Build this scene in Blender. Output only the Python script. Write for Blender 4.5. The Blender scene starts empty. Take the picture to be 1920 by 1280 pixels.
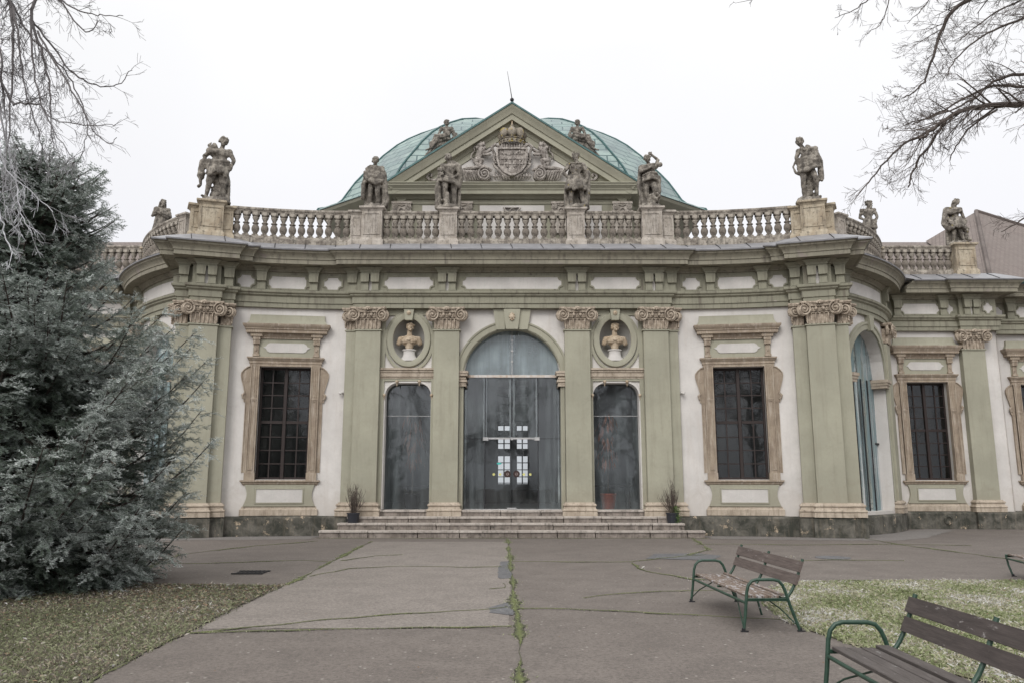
import bpy, bmesh, math, random
import numpy as np
from mathutils import Vector, Matrix, noise
PI = math.pi
RAD = math.radians
sc = bpy.context.scene
COL = sc.collection

# ------------------------------------------------------------ camera, sky, sun, exposure
cam_data = bpy.data.cameras.new('camera')
cam = bpy.data.objects.new('camera', cam_data)
COL.objects.link(cam)
cam.location = (0.0, 0.0, 1.6)
cam.rotation_euler = (RAD(90 + 10.1), 0, 0)
cam_data.sensor_width = 36.0
cam_data.lens = 27.94
cam_data.clip_start = 0.05
cam_data.clip_end = 2000
sc.camera = cam

world = bpy.data.worlds.new('World')
sc.world = world
world.use_nodes = True
wn = world.node_tree
wn.nodes.clear()
w_out = wn.nodes.new('ShaderNodeOutputWorld')
w_add = wn.nodes.new('ShaderNodeAddShader')
w_bg1 = wn.nodes.new('ShaderNodeBackground')
w_bg2 = wn.nodes.new('ShaderNodeBackground')
w_sky = wn.nodes.new('ShaderNodeTexSky')
w_sky.sky_type = 'NISHITA'
w_sky.sun_disc = False
w_sky.sun_elevation = RAD(38)
w_sky.sun_rotation = RAD(200)
w_sky.dust_density = 6.0
w_hsv = wn.nodes.new('ShaderNodeHueSaturation')
w_hsv.inputs['Saturation'].default_value = 0.12
wn.links.new(w_sky.outputs[0], w_hsv.inputs['Color'])
wn.links.new(w_hsv.outputs[0], w_bg1.inputs['Color'])
w_bg1.inputs['Strength'].default_value = 0.05
# the overcast deck: nearly even, a little cooler low down
w_tc = wn.nodes.new('ShaderNodeTexCoord')
w_sep = wn.nodes.new('ShaderNodeSeparateXYZ')
w_ramp = wn.nodes.new('ShaderNodeValToRGB')
w_ramp.color_ramp.elements[0].position = 0.0
w_ramp.color_ramp.elements[0].color = (0.80, 0.805, 0.835, 1)
w_ramp.color_ramp.elements[1].position = 1.0
w_ramp.color_ramp.elements[1].color = (1.9, 1.88, 1.86, 1)
for _p, _c in ((0.10, (0.845, 0.845, 0.895)), (0.28, (0.90, 0.90, 0.94)), (0.50, (1.02, 1.02, 1.03)), (0.68, (1.3, 1.3, 1.3))):
    _e = w_ramp.color_ramp.elements.new(_p); _e.color = (*_c, 1)
wn.links.new(w_tc.outputs['Generated'], w_sep.inputs[0])
wn.links.new(w_sep.outputs['Z'], w_ramp.inputs[0])
w_cl = wn.nodes.new('ShaderNodeTexNoise'); w_cl.inputs['Scale'].default_value = 2.2; w_cl.inputs['Detail'].default_value = 5
wn.links.new(w_tc.outputs['Generated'], w_cl.inputs['Vector'])
w_mr = wn.nodes.new('ShaderNodeMapRange'); w_mr.inputs['From Min'].default_value = 0.3; w_mr.inputs['From Max'].default_value = 0.7
w_mr.inputs['To Min'].default_value = 0.955; w_mr.inputs['To Max'].default_value = 1.03
wn.links.new(w_cl.outputs[0], w_mr.inputs['Value'])
w_mx = wn.nodes.new('ShaderNodeVectorMath'); w_mx.operation = 'SCALE'
wn.links.new(w_ramp.outputs[0], w_mx.inputs[0]); wn.links.new(w_mr.outputs[0], w_mx.inputs['Scale'])
wn.links.new(w_mx.outputs[0], w_bg2.inputs['Color'])
w_bg2.inputs['Strength'].default_value = 0.86
wn.links.new(w_bg1.outputs[0], w_add.inputs[0])
wn.links.new(w_bg2.outputs[0], w_add.inputs[1])
wn.links.new(w_add.outputs[0], w_out.inputs['Surface'])

sun_data = bpy.data.lights.new('sun', 'SUN')
sun_data.energy = 0.95
sun_data.angle = RAD(25)
sun_data.color = (1.0, 0.965, 0.92)
sun = bpy.data.objects.new('sun', sun_data)
COL.objects.link(sun)
# from behind the camera, high, a little from the left
_az, _el = RAD(200), RAD(38)
sun.rotation_euler = Vector((-math.sin(_az) * math.cos(_el), -math.cos(_az) * math.cos(_el), -math.sin(_el))).to_track_quat('-Z', 'Y').to_euler()
sc.view_settings.view_transform = 'Standard'
sc.view_settings.look = 'None'
sc.view_settings.exposure = 0.0
sc.view_settings.gamma = 1.0
sc.cycles.max_bounces = 6
sc.cycles.transparent_max_bounces = 12

# ------------------------------------------------------------ object helpers
def W(o):
    m = o.matrix_basis.copy()
    if o.parent:
        m = W(o.parent) @ o.matrix_parent_inverse @ m
    return m

def setparent(o, p):
    if p is not None:
        o.parent = p
        o.matrix_parent_inverse = W(p).inverted()

def tag(o, label=None, cat=None, group=None, kind=None):
    if label: o['label'] = label
    if cat: o['category'] = cat
    if group: o['group'] = group
    if kind: o['kind'] = kind
    return o

def empty(name, loc=(0, 0, 0), rz=0.0, parent=None):
    o = bpy.data.objects.new(name, None)
    o.empty_display_size = 0.3
    COL.objects.link(o)
    o.location = loc
    o.rotation_euler = (0, 0, rz)
    setparent(o, parent)
    return o

def inst(name, me, loc=(0, 0, 0), rz=0.0, parent=None, scale=(1, 1, 1)):
    o = bpy.data.objects.new(name, me)
    COL.objects.link(o)
    o.location = loc
    o.rotation_euler = (0, 0, rz)
    o.scale = scale
    setparent(o, parent)
    return o

def copy_tree(o, parent=None):
    c = o.copy()
    COL.objects.link(c)
    c.parent = parent
    for ch in [x for x in bpy.data.objects if x.parent == o]:
        copy_tree(ch, c)
    return c

class MB:
    def __init__(self, T=None):
        self.v = []; self.f = []; self.uv = []; self.T = T
        self.hasuv = False
    def add(self, p):
        if self.T: p = self.T(*p)
        self.v.append((p[0], p[1], p[2])); return len(self.v) - 1
    def face(self, idx, uv=None):
        self.f.append(tuple(idx))
        self.uv.append(uv)
        if uv: self.hasuv = True
    def poly(self, pts, uv=None):
        self.face([self.add(p) for p in pts], uv)
    def box(self, x0, x1, y0, y1, z0, z1):
        i = [self.add(p) for p in ((x0,y0,z0),(x1,y0,z0),(x1,y1,z0),(x0,y1,z0),(x0,y0,z1),(x1,y0,z1),(x1,y1,z1),(x0,y1,z1))]
        for q in ((0,3,2,1),(4,5,6,7),(0,1,5,4),(1,2,6,5),(2,3,7,6),(3,0,4,7)):
            self.face([i[k] for k in q])
    def bbox(self, x0, x1, y0, y1, z0, z1, b=0.01):
        """box with small chamfers on the front vertical edges and the top"""
        prof = [(x0, y1), (x0, y0 + b), (x0 + b, y0), (x1 - b, y0), (x1, y0 + b), (x1, y1)]
        n = len(prof)
        r0 = [self.add((p[0], p[1], z0)) for p in prof]
        r1 = [self.add((p[0], p[1], z1 - b)) for p in prof]
        cx, cy = (x0 + x1) / 2, (y0 + y1) / 2
        def ins(p): return (p[0] + (b if p[0] < cx else -b) , p[1] + (b if p[1] < cy else -b))
        r2 = [self.add((*ins(p), z1)) for p in prof]
        for a, c in ((r0, r1), (r1, r2)):
            for k in range(n):
                self.face([a[k], a[(k + 1) % n], c[(k + 1) % n], c[k]])
        self.face(r2); self.face(r0[::-1])
    def tube(self, pts, rad, n=8, cap=True, flat=1.0):
        pts = [Vector(p) for p in pts]
        if not hasattr(rad, '__len__'): rad = [rad] * len(pts)
        up = Vector((0.13, 0.21, 0.97))
        rings = []
        nrm = None
        for i, p in enumerate(pts):
            if i == 0: d = pts[1] - p
            elif i == len(pts) - 1: d = p - pts[i - 1]
            else: d = (pts[i + 1] - p).normalized() + (p - pts[i - 1]).normalized()
            if d.length < 1e-9: d = Vector((0, 0, 1))
            d.normalize()
            if nrm is None:
                nrm = d.cross(up)
                if nrm.length < 1e-3: nrm = d.cross(Vector((1, 0, 0)))
            else:
                nrm = nrm - d * nrm.dot(d)
            nrm.normalize()
            b = d.cross(nrm)
            rings.append([self.add(p + (nrm * math.cos(2 * PI * k / n) + b * flat * math.sin(2 * PI * k / n)) * rad[i]) for k in range(n)])
        for a, c in zip(rings, rings[1:]):
            for k in range(n):
                self.face([a[k], a[(k + 1) % n], c[(k + 1) % n], c[k]])
        if cap:
            self.face(rings[0][::-1]); self.face(rings[-1])
    def lathe(self, prof, n=16, c=(0, 0, 0), sx=1.0, sy=1.0, a0=0.0, a1=2 * PI):
        closed = abs(a1 - a0 - 2 * PI) < 1e-6
        m = n if closed else n + 1
        rings = []
        for r, z in prof:
            rings.append([self.add((c[0] + r * sx * math.cos(a0 + (a1 - a0) * k / n), c[1] + r * sy * math.sin(a0 + (a1 - a0) * k / n), c[2] + z)) for k in range(m)])
        for a, b in zip(rings, rings[1:]):
            for k in range(n if closed else n):
                k2 = (k + 1) % m
                self.face([a[k], a[k2], b[k2], b[k]])
        if prof[0][0] > 1e-6 and closed: self.face(rings[0][::-1])
        if prof[-1][0] > 1e-6 and closed: self.face(rings[-1])
    def sphere(self, c, r, n=10, m=7):
        if not hasattr(r, '__len__'): r = (r, r, r)
        self.lathe([(math.sin(PI * i / m), -math.cos(PI * i / m) * r[2]) for i in range(m + 1)], n, c, r[0], r[1])
    def sweep(self, path, prof, mp, closed=False, caps=True, uvs=False):
        """path [(u,v)], prof [(n,w)]; n offsets to the right-hand side of the path; mp(u,v,w) gives the point"""
        N = len(path); rings = []; L = [0.0]
        for i in range(1, N): L.append(L[-1] + math.dist(path[i], path[i - 1]))
        for i in range(N):
            if closed: p0, p1, p2 = path[i - 1], path[i], path[(i + 1) % N]
            else: p0, p1, p2 = path[max(i - 1, 0)], path[i], path[min(i + 1, N - 1)]
            d0 = Vector((p1[0] - p0[0], p1[1] - p0[1])); d1 = Vector((p2[0] - p1[0], p2[1] - p1[1]))
            if d0.length < 1e-9: d0 = d1
            if d1.length < 1e-9: d1 = d0
            d0.normalize(); d1.normalize()
            n0 = Vector((d0.y, -d0.x)); n1 = Vector((d1.y, -d1.x))
            m = (n0 + n1) / max(0.15, 1 + n0.dot(n1))
            rings.append([self.add(mp(p1[0] + m.x * n, p1[1] + m.y * n, w)) for n, w in prof])
        K = len(prof); PL = [0.0]
        for k in range(1, K): PL.append(PL[-1] + math.dist(prof[k], prof[k - 1]))
        R_ = range(N if closed else N - 1)
        for i in R_:
            a, b = rings[i], rings[(i + 1) % N]
            for k in range(K - 1):
                uv = None
                if uvs:
                    l0 = L[i]; l1 = L[i + 1] if i + 1 < N else L[i] + 0.1
                    uv = [(l0, PL[k]), (l1, PL[k]), (l1, PL[k + 1]), (l0, PL[k + 1])]
                self.face([a[k], b[k], b[k + 1], a[k + 1]], uv)
        if caps and not closed and K > 2:
            self.face(rings[0][::-1]); self.face(rings[-1])
    def prism(self, poly, w0, w1, mp, back=True):
        """poly [(u,v)] extruded from w0 to w1 (w1 the seen face)"""
        n = len(poly)
        a = [self.add(mp(p[0], p[1], w0)) for p in poly]
        b = [self.add(mp(p[0], p[1], w1)) for p in poly]
        for k in range(n):
            self.face([a[k], a[(k + 1) % n], b[(k + 1) % n], b[k]])
        self.face(b)
        if back: self.face(a[::-1])
    def mesh(self, name, mat, smooth=None, recalc=True):
        me = bpy.data.meshes.new(name)
        me.from_pydata(self.v, [], self.f)
        if mat: me.materials.append(mat)
        if self.hasuv:
            ul = me.uv_layers.new(name='UVMap')
            k = 0
            for p, uv in zip(me.polygons, self.uv):
                for j in range(p.loop_total):
                    ul.data[p.loop_start + j].uv = uv[j] if uv else (0, 0)
        me.validate()
        if recalc:
            bm = bmesh.new(); bm.from_mesh(me)
            bmesh.ops.recalc_face_normals(bm, faces=bm.faces[:])
            bm.to_mesh(me); bm.free()
        if smooth is not None:
            for p in me.polygons: p.use_smooth = True
            me.set_sharp_from_angle(angle=RAD(smooth))
        me.update()
        return me
    def build(self, name, mat, parent=None, smooth=None, recalc=True, loc=(0, 0, 0), rz=0.0):
        return inst(name, self.mesh(name, mat, smooth, recalc), loc, rz, parent)

XD = lambda u, v, w: (u, -w, v)          # local facade: u right, v up, w toward the viewer

# ------------------------------------------------------------ materials
def new_mat(name):
    m = bpy.data.materials.new(name); m.use_nodes = True
    nt = m.node_tree; nt.nodes.clear()
    out = nt.nodes.new('ShaderNodeOutputMaterial')
    b = nt.nodes.new('ShaderNodeBsdfPrincipled')
    nt.links.new(b.outputs[0], out.inputs[0])
    return m, nt, b, out

def nz(nt, scale, detail=4, rough=0.6, vec=None, dist=0.0):
    n = nt.nodes.new('ShaderNodeTexNoise')
    n.inputs['Scale'].default_value = scale; n.inputs['Detail'].default_value = detail
    n.inputs['Roughness'].default_value = rough; n.inputs['Distortion'].default_value = dist
    if vec is not None: nt.links.new(vec, n.inputs['Vector'])
    return n.outputs[0]

def ramp(nt, src, stops):
    r = nt.nodes.new('ShaderNodeValToRGB')
    e = r.color_ramp.elements
    while len(e) < len(stops): e.new(0.5)
    for k, (p, c) in enumerate(stops):
        e[k].position = p
        e[k].color = (*c, 1) if hasattr(c, '__len__') else (c, c, c, 1)
    nt.links.new(src, r.inputs[0])
    return r.outputs[0]

def mixc(nt, fac, a, b, mode='MIX'):
    n = nt.nodes.new('ShaderNodeMix'); n.data_type = 'RGBA'; n.blend_type = mode
    for s, val in ((0, fac), (6, a), (7, b)):
        if hasattr(val, 'links') or isinstance(val, bpy.types.NodeSocket): nt.links.new(val, n.inputs[s])
        elif s == 0: n.inputs[0].default_value = val
        else: n.inputs[s].default_value = (*val, 1)
    return n.outputs[2]

def mth(nt, op, a, b=None):
    n = nt.nodes.new('ShaderNodeMath'); n.operation = op
    for s, val in ((0, a), (1, b)):
        if val is None: continue
        if isinstance(val, bpy.types.NodeSocket): nt.links.new(val, n.inputs[s])
        else: n.inputs[s].default_value = val
    return n.outputs[0]

def coords(nt, scale=(1, 1, 1), kind='Object'):
    t = nt.nodes.new('ShaderNodeTexCoord')
    m = nt.nodes.new('ShaderNodeMapping')
    m.inputs['Scale'].default_value = scale
    nt.links.new(t.outputs[kind], m.inputs[0])
    return m.outputs[0]

def bump(nt, b, h, strength=0.3, dist=0.02):
    n = nt.nodes.new('ShaderNodeBump')
    n.inputs['Strength'].default_value = strength; n.inputs['Distance'].default_value = dist
    nt.links.new(h, n.inputs['Height']); nt.links.new(n.outputs[0], b.inputs['Normal'])

def plaster(name, c, stain, amount=0.5, rough=0.85, bs=0.25, chips=None, gscale=1.0, splash=None):
    """painted render: broad tone drift, vertical rain streaks, optional flaked patches"""
    m, nt, b, o = new_mat(name)
    co = coords(nt)
    big = nz(nt, 0.55 * gscale, 5, 0.6, co)
    fine = nz(nt, 14 * gscale, 6, 0.7, co)
    st = nz(nt, 1.0 * gscale, 6, 0.7, coords(nt, (6, 6, 0.55)))
    c2 = tuple(x * 0.84 for x in c)
    col = mixc(nt, ramp(nt, big, [(0.40, 0.0), (0.60, 1.0)]), c, c2)
    f = mth(nt, 'MULTIPLY', ramp(nt, st, [(0.50, 0.0), (0.68, 1.0)]), amount)
    col = mixc(nt, f, col, stain)
    col = mixc(nt, mth(nt, 'MULTIPLY', ramp(nt, fine, [(0.45, 0.0), (0.75, 1.0)]), 0.25), col, tuple(x * 0.7 for x in c))
    mott = nz(nt, 3.2 * gscale, 7, 0.72, co, 0.6)
    col = mixc(nt, mth(nt, 'MULTIPLY', ramp(nt, mott, [(0.54, 0.0), (0.70, 1.0)]), 0.2), col, tuple(x * 0.78 for x in stain))
    if splash:
        sz = nt.nodes.new('ShaderNodeSeparateXYZ'); nt.links.new(co, sz.inputs[0])
        hh = mth(nt, 'SUBTRACT', mth(nt, 'MULTIPLY', mott, 2.6), sz.outputs['Z'])
        col = mixc(nt, mth(nt, 'MULTIPLY', ramp(nt, mth(nt, 'MULTIPLY', mth(nt, 'ADD', hh, 0.35), 1.0), [(0.0, 0.0), (0.6, 1.0)]), 0.40), col, splash)
    if chips:
        ch = nz(nt, 2.3, 9, 0.72, coords(nt, (1, 1, 1.3)), 0.4)
        col = mixc(nt, ramp(nt, ch, [(chips[0], 0.0), (chips[0] + 0.02, 1.0)]), col, chips[1])
    nt.links.new(col, b.inputs['Base Color'])
    b.inputs['Roughness'].default_value = rough
    bump(nt, b, mth(nt, 'ADD', fine, mth(nt, 'MULTIPLY', big, 0.8)), bs, 0.012)
    return m

def stone(name, c1, c2, c3, s1=2.0, s2=9.0, rough=0.9, bs=0.5, t=(0.4, 0.62), lich=None, c3t=(0.58, 0.72), streak=0.6):
    m, nt, b, o = new_mat(name)
    co = coords(nt)
    a = nz(nt, s1, 7, 0.68, co, 0.3); f = nz(nt, s2, 8, 0.75, co)
    col = mixc(nt, ramp(nt, a, [(t[0], 0.0), (t[1], 1.0)]), c1, c2)
    col = mixc(nt, ramp(nt, f, [(c3t[0], 0.0), (c3t[1], 1.0)]), col, c3)
    st = nz(nt, 1.4, 6, 0.7, coords(nt, (7, 7, 0.8)))
    col = mixc(nt, mth(nt, 'MULTIPLY', ramp(nt, st, [(0.5, 0.0), (0.66, 1.0)]), streak), col, c3)
    if lich:
        l = nz(nt, 5.0, 5, 0.6, coords(nt, (1.3, 1, 1)))
        col = mixc(nt, ramp(nt, l, [(lich[0], 0.0), (lich[0] + 0.04, 1.0)]), col, lich[1])
    nt.links.new(col, b.inputs['Base Color'])
    b.inputs['Roughness'].default_value = rough
    bump(nt, b, mth(nt, 'ADD', f, a), bs, 0.02)
    return m

def plain(name, c, rough=0.6, metal=0.0, var=0.12, scale=8.0, spec=None):
    m, nt, b, o = new_mat(name)
    f = nz(nt, scale, 5, 0.65, coords(nt))
    col = mixc(nt, ramp(nt, f, [(0.35, 0.0), (0.7, 1.0)]), c, tuple(x * (1 - var * 2) for x in c))
    nt.links.new(col, b.inputs['Base Color'])
    b.inputs['Roughness'].default_value = rough; b.inputs['Metallic'].default_value = metal
    return m

M = {}
M['white'] = plaster('white_plaster', (0.63, 0.605, 0.578), (0.45, 0.40, 0.355), 0.28, 0.9, 0.2, chips=(0.78, (0.42, 0.40, 0.38)), splash=(0.44, 0.40, 0.36))
M['green'] = plaster('sage_paint', (0.352, 0.342, 0.266), (0.235, 0.218, 0.165), 0.42, 0.8, 0.2, splash=(0.26, 0.235, 0.18))
M['trim'] = plaster('sage_moulding_paint', (0.274, 0.266, 0.203), (0.130, 0.112, 0.088), 0.85, 0.85, 0.3, chips=(0.68, (0.37, 0.33, 0.29)))
M['cornice'] = plaster('weathered_cornice_paint', (0.272, 0.254, 0.197), (0.12, 0.105, 0.085), 0.85, 0.85, 0.45, chips=(0.60, (0.235, 0.205, 0.18)), gscale=1.2)
M['panel'] = plaster('panel_white', (0.57, 0.545, 0.52), (0.43, 0.45, 0.41), 0.45, 0.9, 0.15, gscale=1.6)
M['beige'] = stone('limestone_warm', (0.45, 0.385, 0.31), (0.33, 0.275, 0.215), (0.14, 0.11, 0.085), 2.2, 9, bs=0.5)
M['cap'] = stone('weathered_capital_stone', (0.47, 0.40, 0.32), (0.27, 0.22, 0.17), (0.08, 0.062, 0.05), 7, 26, bs=0.5, t=(0.44, 0.60))
M['frame_stone'] = stone('carved_frame_stone', (0.33, 0.27, 0.205), (0.24, 0.19, 0.145), (0.50, 0.44, 0.37), 2.5, 26, bs=0.5, c3t=(0.60, 0.70))
M['grime'] = stone('dark_plinth_stone', (0.035, 0.036, 0.028), (0.145, 0.135, 0.115), (0.40, 0.32, 0.23), 2.2, 2.6, bs=0.6, c3t=(0.585, 0.64), t=(0.42, 0.66), streak=0.12)
M['parapet'] = stone('parapet_stone', (0.38, 0.345, 0.295), (0.185, 0.16, 0.135), (0.055, 0.048, 0.04), 4, 13, bs=0.8, t=(0.42, 0.58), c3t=(0.53, 0.64), streak=0.75)
M['pedestal'] = stone('pedestal_stone', (0.44, 0.40, 0.355), (0.31, 0.275, 0.235), (0.09, 0.08, 0.07), 2.6, 12, bs=0.6, c3t=(0.54, 0.66))
M['pedestal2'] = stone('ochre_pedestal_stone', (0.44, 0.385, 0.295), (0.33, 0.27, 0.195), (0.085, 0.072, 0.06), 2.6, 10, bs=0.6, c3t=(0.55, 0.68))
M['statue'] = stone('weathered_statue_stone', (0.30, 0.272, 0.232), (0.125, 0.11, 0.094), (0.040, 0.036, 0.032), 5, 16, bs=0.9, t=(0.42, 0.57), c3t=(0.54, 0.64))
M['statue2'] = stone('lichened_statue_stone', (0.30, 0.272, 0.232), (0.125, 0.11, 0.094), (0.040, 0.036, 0.032), 5, 16, bs=0.9, t=(0.42, 0.57), c3t=(0.54, 0.64), lich=(0.64, (0.30, 0.24, 0.07)))
M['bust'] = stone('warm_bust_stone', (0.50, 0.42, 0.32), (0.36, 0.275, 0.185), (0.17, 0.125, 0.085), 6, 20, bs=0.4)
M['relief'] = stone('pale_relief_stone', (0.42, 0.385, 0.35), (0.22, 0.195, 0.175), (0.06, 0.052, 0.046), 6, 20, bs=0.7, t=(0.44, 0.58), c3t=(0.54, 0.64))
M['crown'] = stone('lichened_crown_stone', (0.36, 0.32, 0.26), (0.20, 0.175, 0.14), (0.09, 0.08, 0.065), 7, 22, bs=0.7, lich=(0.56, (0.33, 0.25, 0.05)))
M['zinc'] = plain('zinc_flashing', (0.30, 0.30, 0.315), 0.5, 0.25, 0.15, 3.0)
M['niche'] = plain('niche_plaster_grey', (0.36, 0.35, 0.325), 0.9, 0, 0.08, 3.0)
M['wood'] = plain('dark_brown_sash', (0.022, 0.012, 0.010), 0.6, 0, 0.2, 6)
M['iron'] = plain('dark_metal', (0.035, 0.035, 0.04), 0.5, 0.5, 0.2, 8)
M['alu'] = plain('aluminium_bar', (0.50, 0.50, 0.50), 0.45, 0.4, 0.2, 4)
M['rustbar'] = stone('rusting_white_bar', (0.62, 0.61, 0.60), (0.50, 0.42, 0.34), (0.34, 0.19, 0.10), 3, 8, bs=0.1, rough=0.6)
M['room'] = plain('interior_plaster', (0.22, 0.22, 0.22), 0.95, 0, 0.05, 1.0)
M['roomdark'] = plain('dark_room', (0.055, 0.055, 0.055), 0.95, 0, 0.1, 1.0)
M['riser'] = stone('stained_step_riser', (0.30, 0.26, 0.23), (0.16, 0.135, 0.115), (0.04, 0.035, 0.03), 2.4, 5, bs=0.5, t=(0.36, 0.6), c3t=(0.54, 0.68))
M['step'] = stone('step_limestone', (0.42, 0.38, 0.34), (0.31, 0.275, 0.245), (0.09, 0.08, 0.07), 1.3, 11, bs=0.5, c3t=(0.58, 0.70))

def glass(name, dust=(0.30, 0.36, 0.38), amount=0.25, lo=0.22, tint=(0.72, 0.78, 0.80), refl=1.0):
    m, nt, b, out = new_mat(name)
    nt.nodes.remove(b)
    tr = nt.nodes.new('ShaderNodeBsdfTransparent'); tr.inputs[0].default_value = (*tint, 1)
    gl = nt.nodes.new('ShaderNodeBsdfGlossy'); gl.inputs['Roughness'].default_value = 0.03
    gl.inputs['Color'].default_value = (0.92, 0.96, 1.0, 1)
    fr = nt.nodes.new('ShaderNodeFresnel'); fr.inputs['IOR'].default_value = 1.55
    wav = nz(nt, 1.6, 2, 0.5, coords(nt))
    bp = nt.nodes.new('ShaderNodeBump'); bp.inputs['Strength'].default_value = 0.05; bp.inputs['Distance'].default_value = 0.05
    nt.links.new(wav, bp.inputs['Height']); nt.links.new(bp.outputs[0], gl.inputs['Normal'])
    f2 = mth(nt, 'MULTIPLY', fr.outputs[0], 1.8 * refl)
    ms = nt.nodes.new('ShaderNodeMixShader')
    nt.links.new(f2, ms.inputs[0]); nt.links.new(tr.outputs[0], ms.inputs[1]); nt.links.new(gl.outputs[0], ms.inputs[2])
    df = nt.nodes.new('ShaderNodeBsdfDiffuse'); df.inputs[0].default_value = (*dust, 1)
    s = nz(nt, 1.0, 5, 0.6, coords(nt, (4.5, 4.5, 0.35)))
    s2 = nz(nt, 0.8, 4, 0.6, coords(nt))
    fac = mth(nt, 'MULTIPLY', ramp(nt, s, [(0.42, lo), (0.70, 1.0)]), ramp(nt, s2, [(0.3, 0.4), (0.75, 1.0)]))
    fac = mth(nt, 'MULTIPLY', fac, amount)
    m2 = nt.nodes.new('ShaderNodeMixShader')
    nt.links.new(fac, m2.inputs[0]); nt.links.new(ms.outputs[0], m2.inputs[1]); nt.links.new(df.outputs[0], m2.inputs[2])
    nt.links.new(m2.outputs[0], out.inputs[0])
    return m
M['film'] = glass('lime_film', dust=(0.42, 0.47, 0.48), amount=1.1)
M['glass'] = glass('streaked_door_glass', dust=(0.32, 0.365, 0.38), amount=0.38, lo=0.30, tint=(0.80, 0.84, 0.85))
M['glass_arch'] = glass('dusty_arch_glass', dust=(0.36, 0.43, 0.455), amount=1.05, lo=0.60)
M['glass_door'] = glass('clear_door_glass', dust=(0.30, 0.34, 0.35), amount=0.16, tint=(0.82, 0.86, 0.87))
M['pane'] = glass('old_window_glass', dust=(0.2, 0.2, 0.19), amount=0.15, refl=0.6)
M['glass_side'] = glass('blue_side_glass', dust=(0.20, 0.265, 0.275), amount=2.2)

def tiles(name, c1, c2, mortar, w, h, off=0.5, stainc=None, rough=0.8):
    m, nt, b, out = new_mat(name)
    t = nt.nodes.new('ShaderNodeTexCoord')
    br = nt.nodes.new('ShaderNodeTexBrick')
    br.inputs['Color1'].default_value = (*c1, 1); br.inputs['Color2'].default_value = (*c2, 1)
    br.inputs['Mortar'].default_value = (*mortar, 1)
    br.inputs['Scale'].default_value = 1.0
    br.inputs['Brick Width'].default_value = w; br.inputs['Row Height'].default_value = h
    br.inputs['Mortar Size'].default_value = 0.028 if h > 0.2 else 0.012
    br.inputs['Bias'].default_value = 0.0
    br.offset = off
    nt.links.new(t.outputs['UV'], br.inputs['Vector'])
    col = br.outputs[0]
    if stainc:
        s = nz(nt, 0.7, 6, 0.7, coords(nt, (1, 1, 1)))
        col = mixc(nt, ramp(nt, s, [(0.42, 0.0), (0.66, 0.8)]), col, stainc)
    f = nz(nt, 5.0, 6, 0.7, coords(nt))
    col = mixc(nt, mth(nt, 'MULTIPLY', ramp(nt, f, [(0.4, 0.0), (0.75, 1.0)]), 0.4), col, tuple(x * 0.6 for x in c1))
    nt.links.new(col, b.inputs['Base Color']); b.inputs['Roughness'].default_value = rough
    bump(nt, b, br.outputs['Fac'], -0.4, 0.01)
    return m
M['copper'] = tiles('verdigris_copper', (0.215, 0.30, 0.285), (0.30, 0.385, 0.355), (0.03, 0.07, 0.075), 0.80, 0.36, 0.5, (0.155, 0.19, 0.205), 0.55)
M['ridge'] = plain('copper_ridge', (0.045, 0.115, 0.115), 0.5, 0.2, 0.2, 3)
M['tile'] = tiles('brown_roof_tile', (0.215, 0.178, 0.162), (0.165, 0.135, 0.122), (0.09, 0.072, 0.065), 0.2, 0.17, 0.5, (0.175, 0.15, 0.136), 0.85)
# ------------------------------------------------------------ plan of the palace
YW = 25.45                 # wall plane of the centre
AC = (5.0, YW - 16.0)      # centre of the concave quadrants
AR = 16.0
def arc(a, d, s=1):
    return (s * (AC[0] + (AR - d) * math.sin(a)), AC[1] + (AR - d) * math.cos(a))
BC = (6.2, 32.7); BR = 8.5 # the convex drum beside the corner
def drum(h, d, s=1):
    return (s * (BC[0] + (BR + d) * math.sin(h)), BC[1] - (BR + d) * math.cos(h))
A_M = 0.3013               # angle of the corner pier
O_M = arc(A_M, 0)
E_M = (math.cos(A_M), -math.sin(A_M)); N_M = (-math.sin(A_M), -math.cos(A_M))
def corner(e, d, s=1):
    return (s * (O_M[0] + e * E_M[0] + d * N_M[0]), O_M[1] + e * E_M[1] + d * N_M[1])
WING_Y = 29.25
HB = math.acos((BC[1] - WING_Y) / BR)

def face_path(off=0.0, top=True):
    """right half of the line of the pier faces, from the axis outwards"""
    p = [(0.0, 25.2 - off), (5.15, 25.2 - off), (5.15, 25.33 - off)]
    p += [arc(a, 0.12 + off) for a in np.linspace(0.03, 0.243, 8)]
    p += [corner(-0.85, 0.12 + off), corner(-0.85, 0.32 + off), corner(-0.46, 0.32 + off), corner(-0.46, 0.5 + off),
          corner(0.46, 0.5 + off), corner(0.46, 0.3 + off), corner(0.85, 0.3 + off)]
    p += [drum(h, 0.12 + off) for h in np.linspace(0.56, HB - 0.02, 14)]
    p += [(14.0, 29.1 - off), (16.65, 29.1 - off), (16.65, 28.95 - off), (18.1, 28.95 - off), (18.1, 29.7 - off), (40.0, 29.7 - off)]
    return p
def full(p):
    return [(-x, y) for x, y in p[:0:-1]] + p
def PLAN(u, v, w): return (u, v, w)

palace = empty('palace', (0, 26, 0))
tag(palace, 'long sage green and white palace with curved wings, pediment and teal copper dome', 'palace')
P = palace

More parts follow.
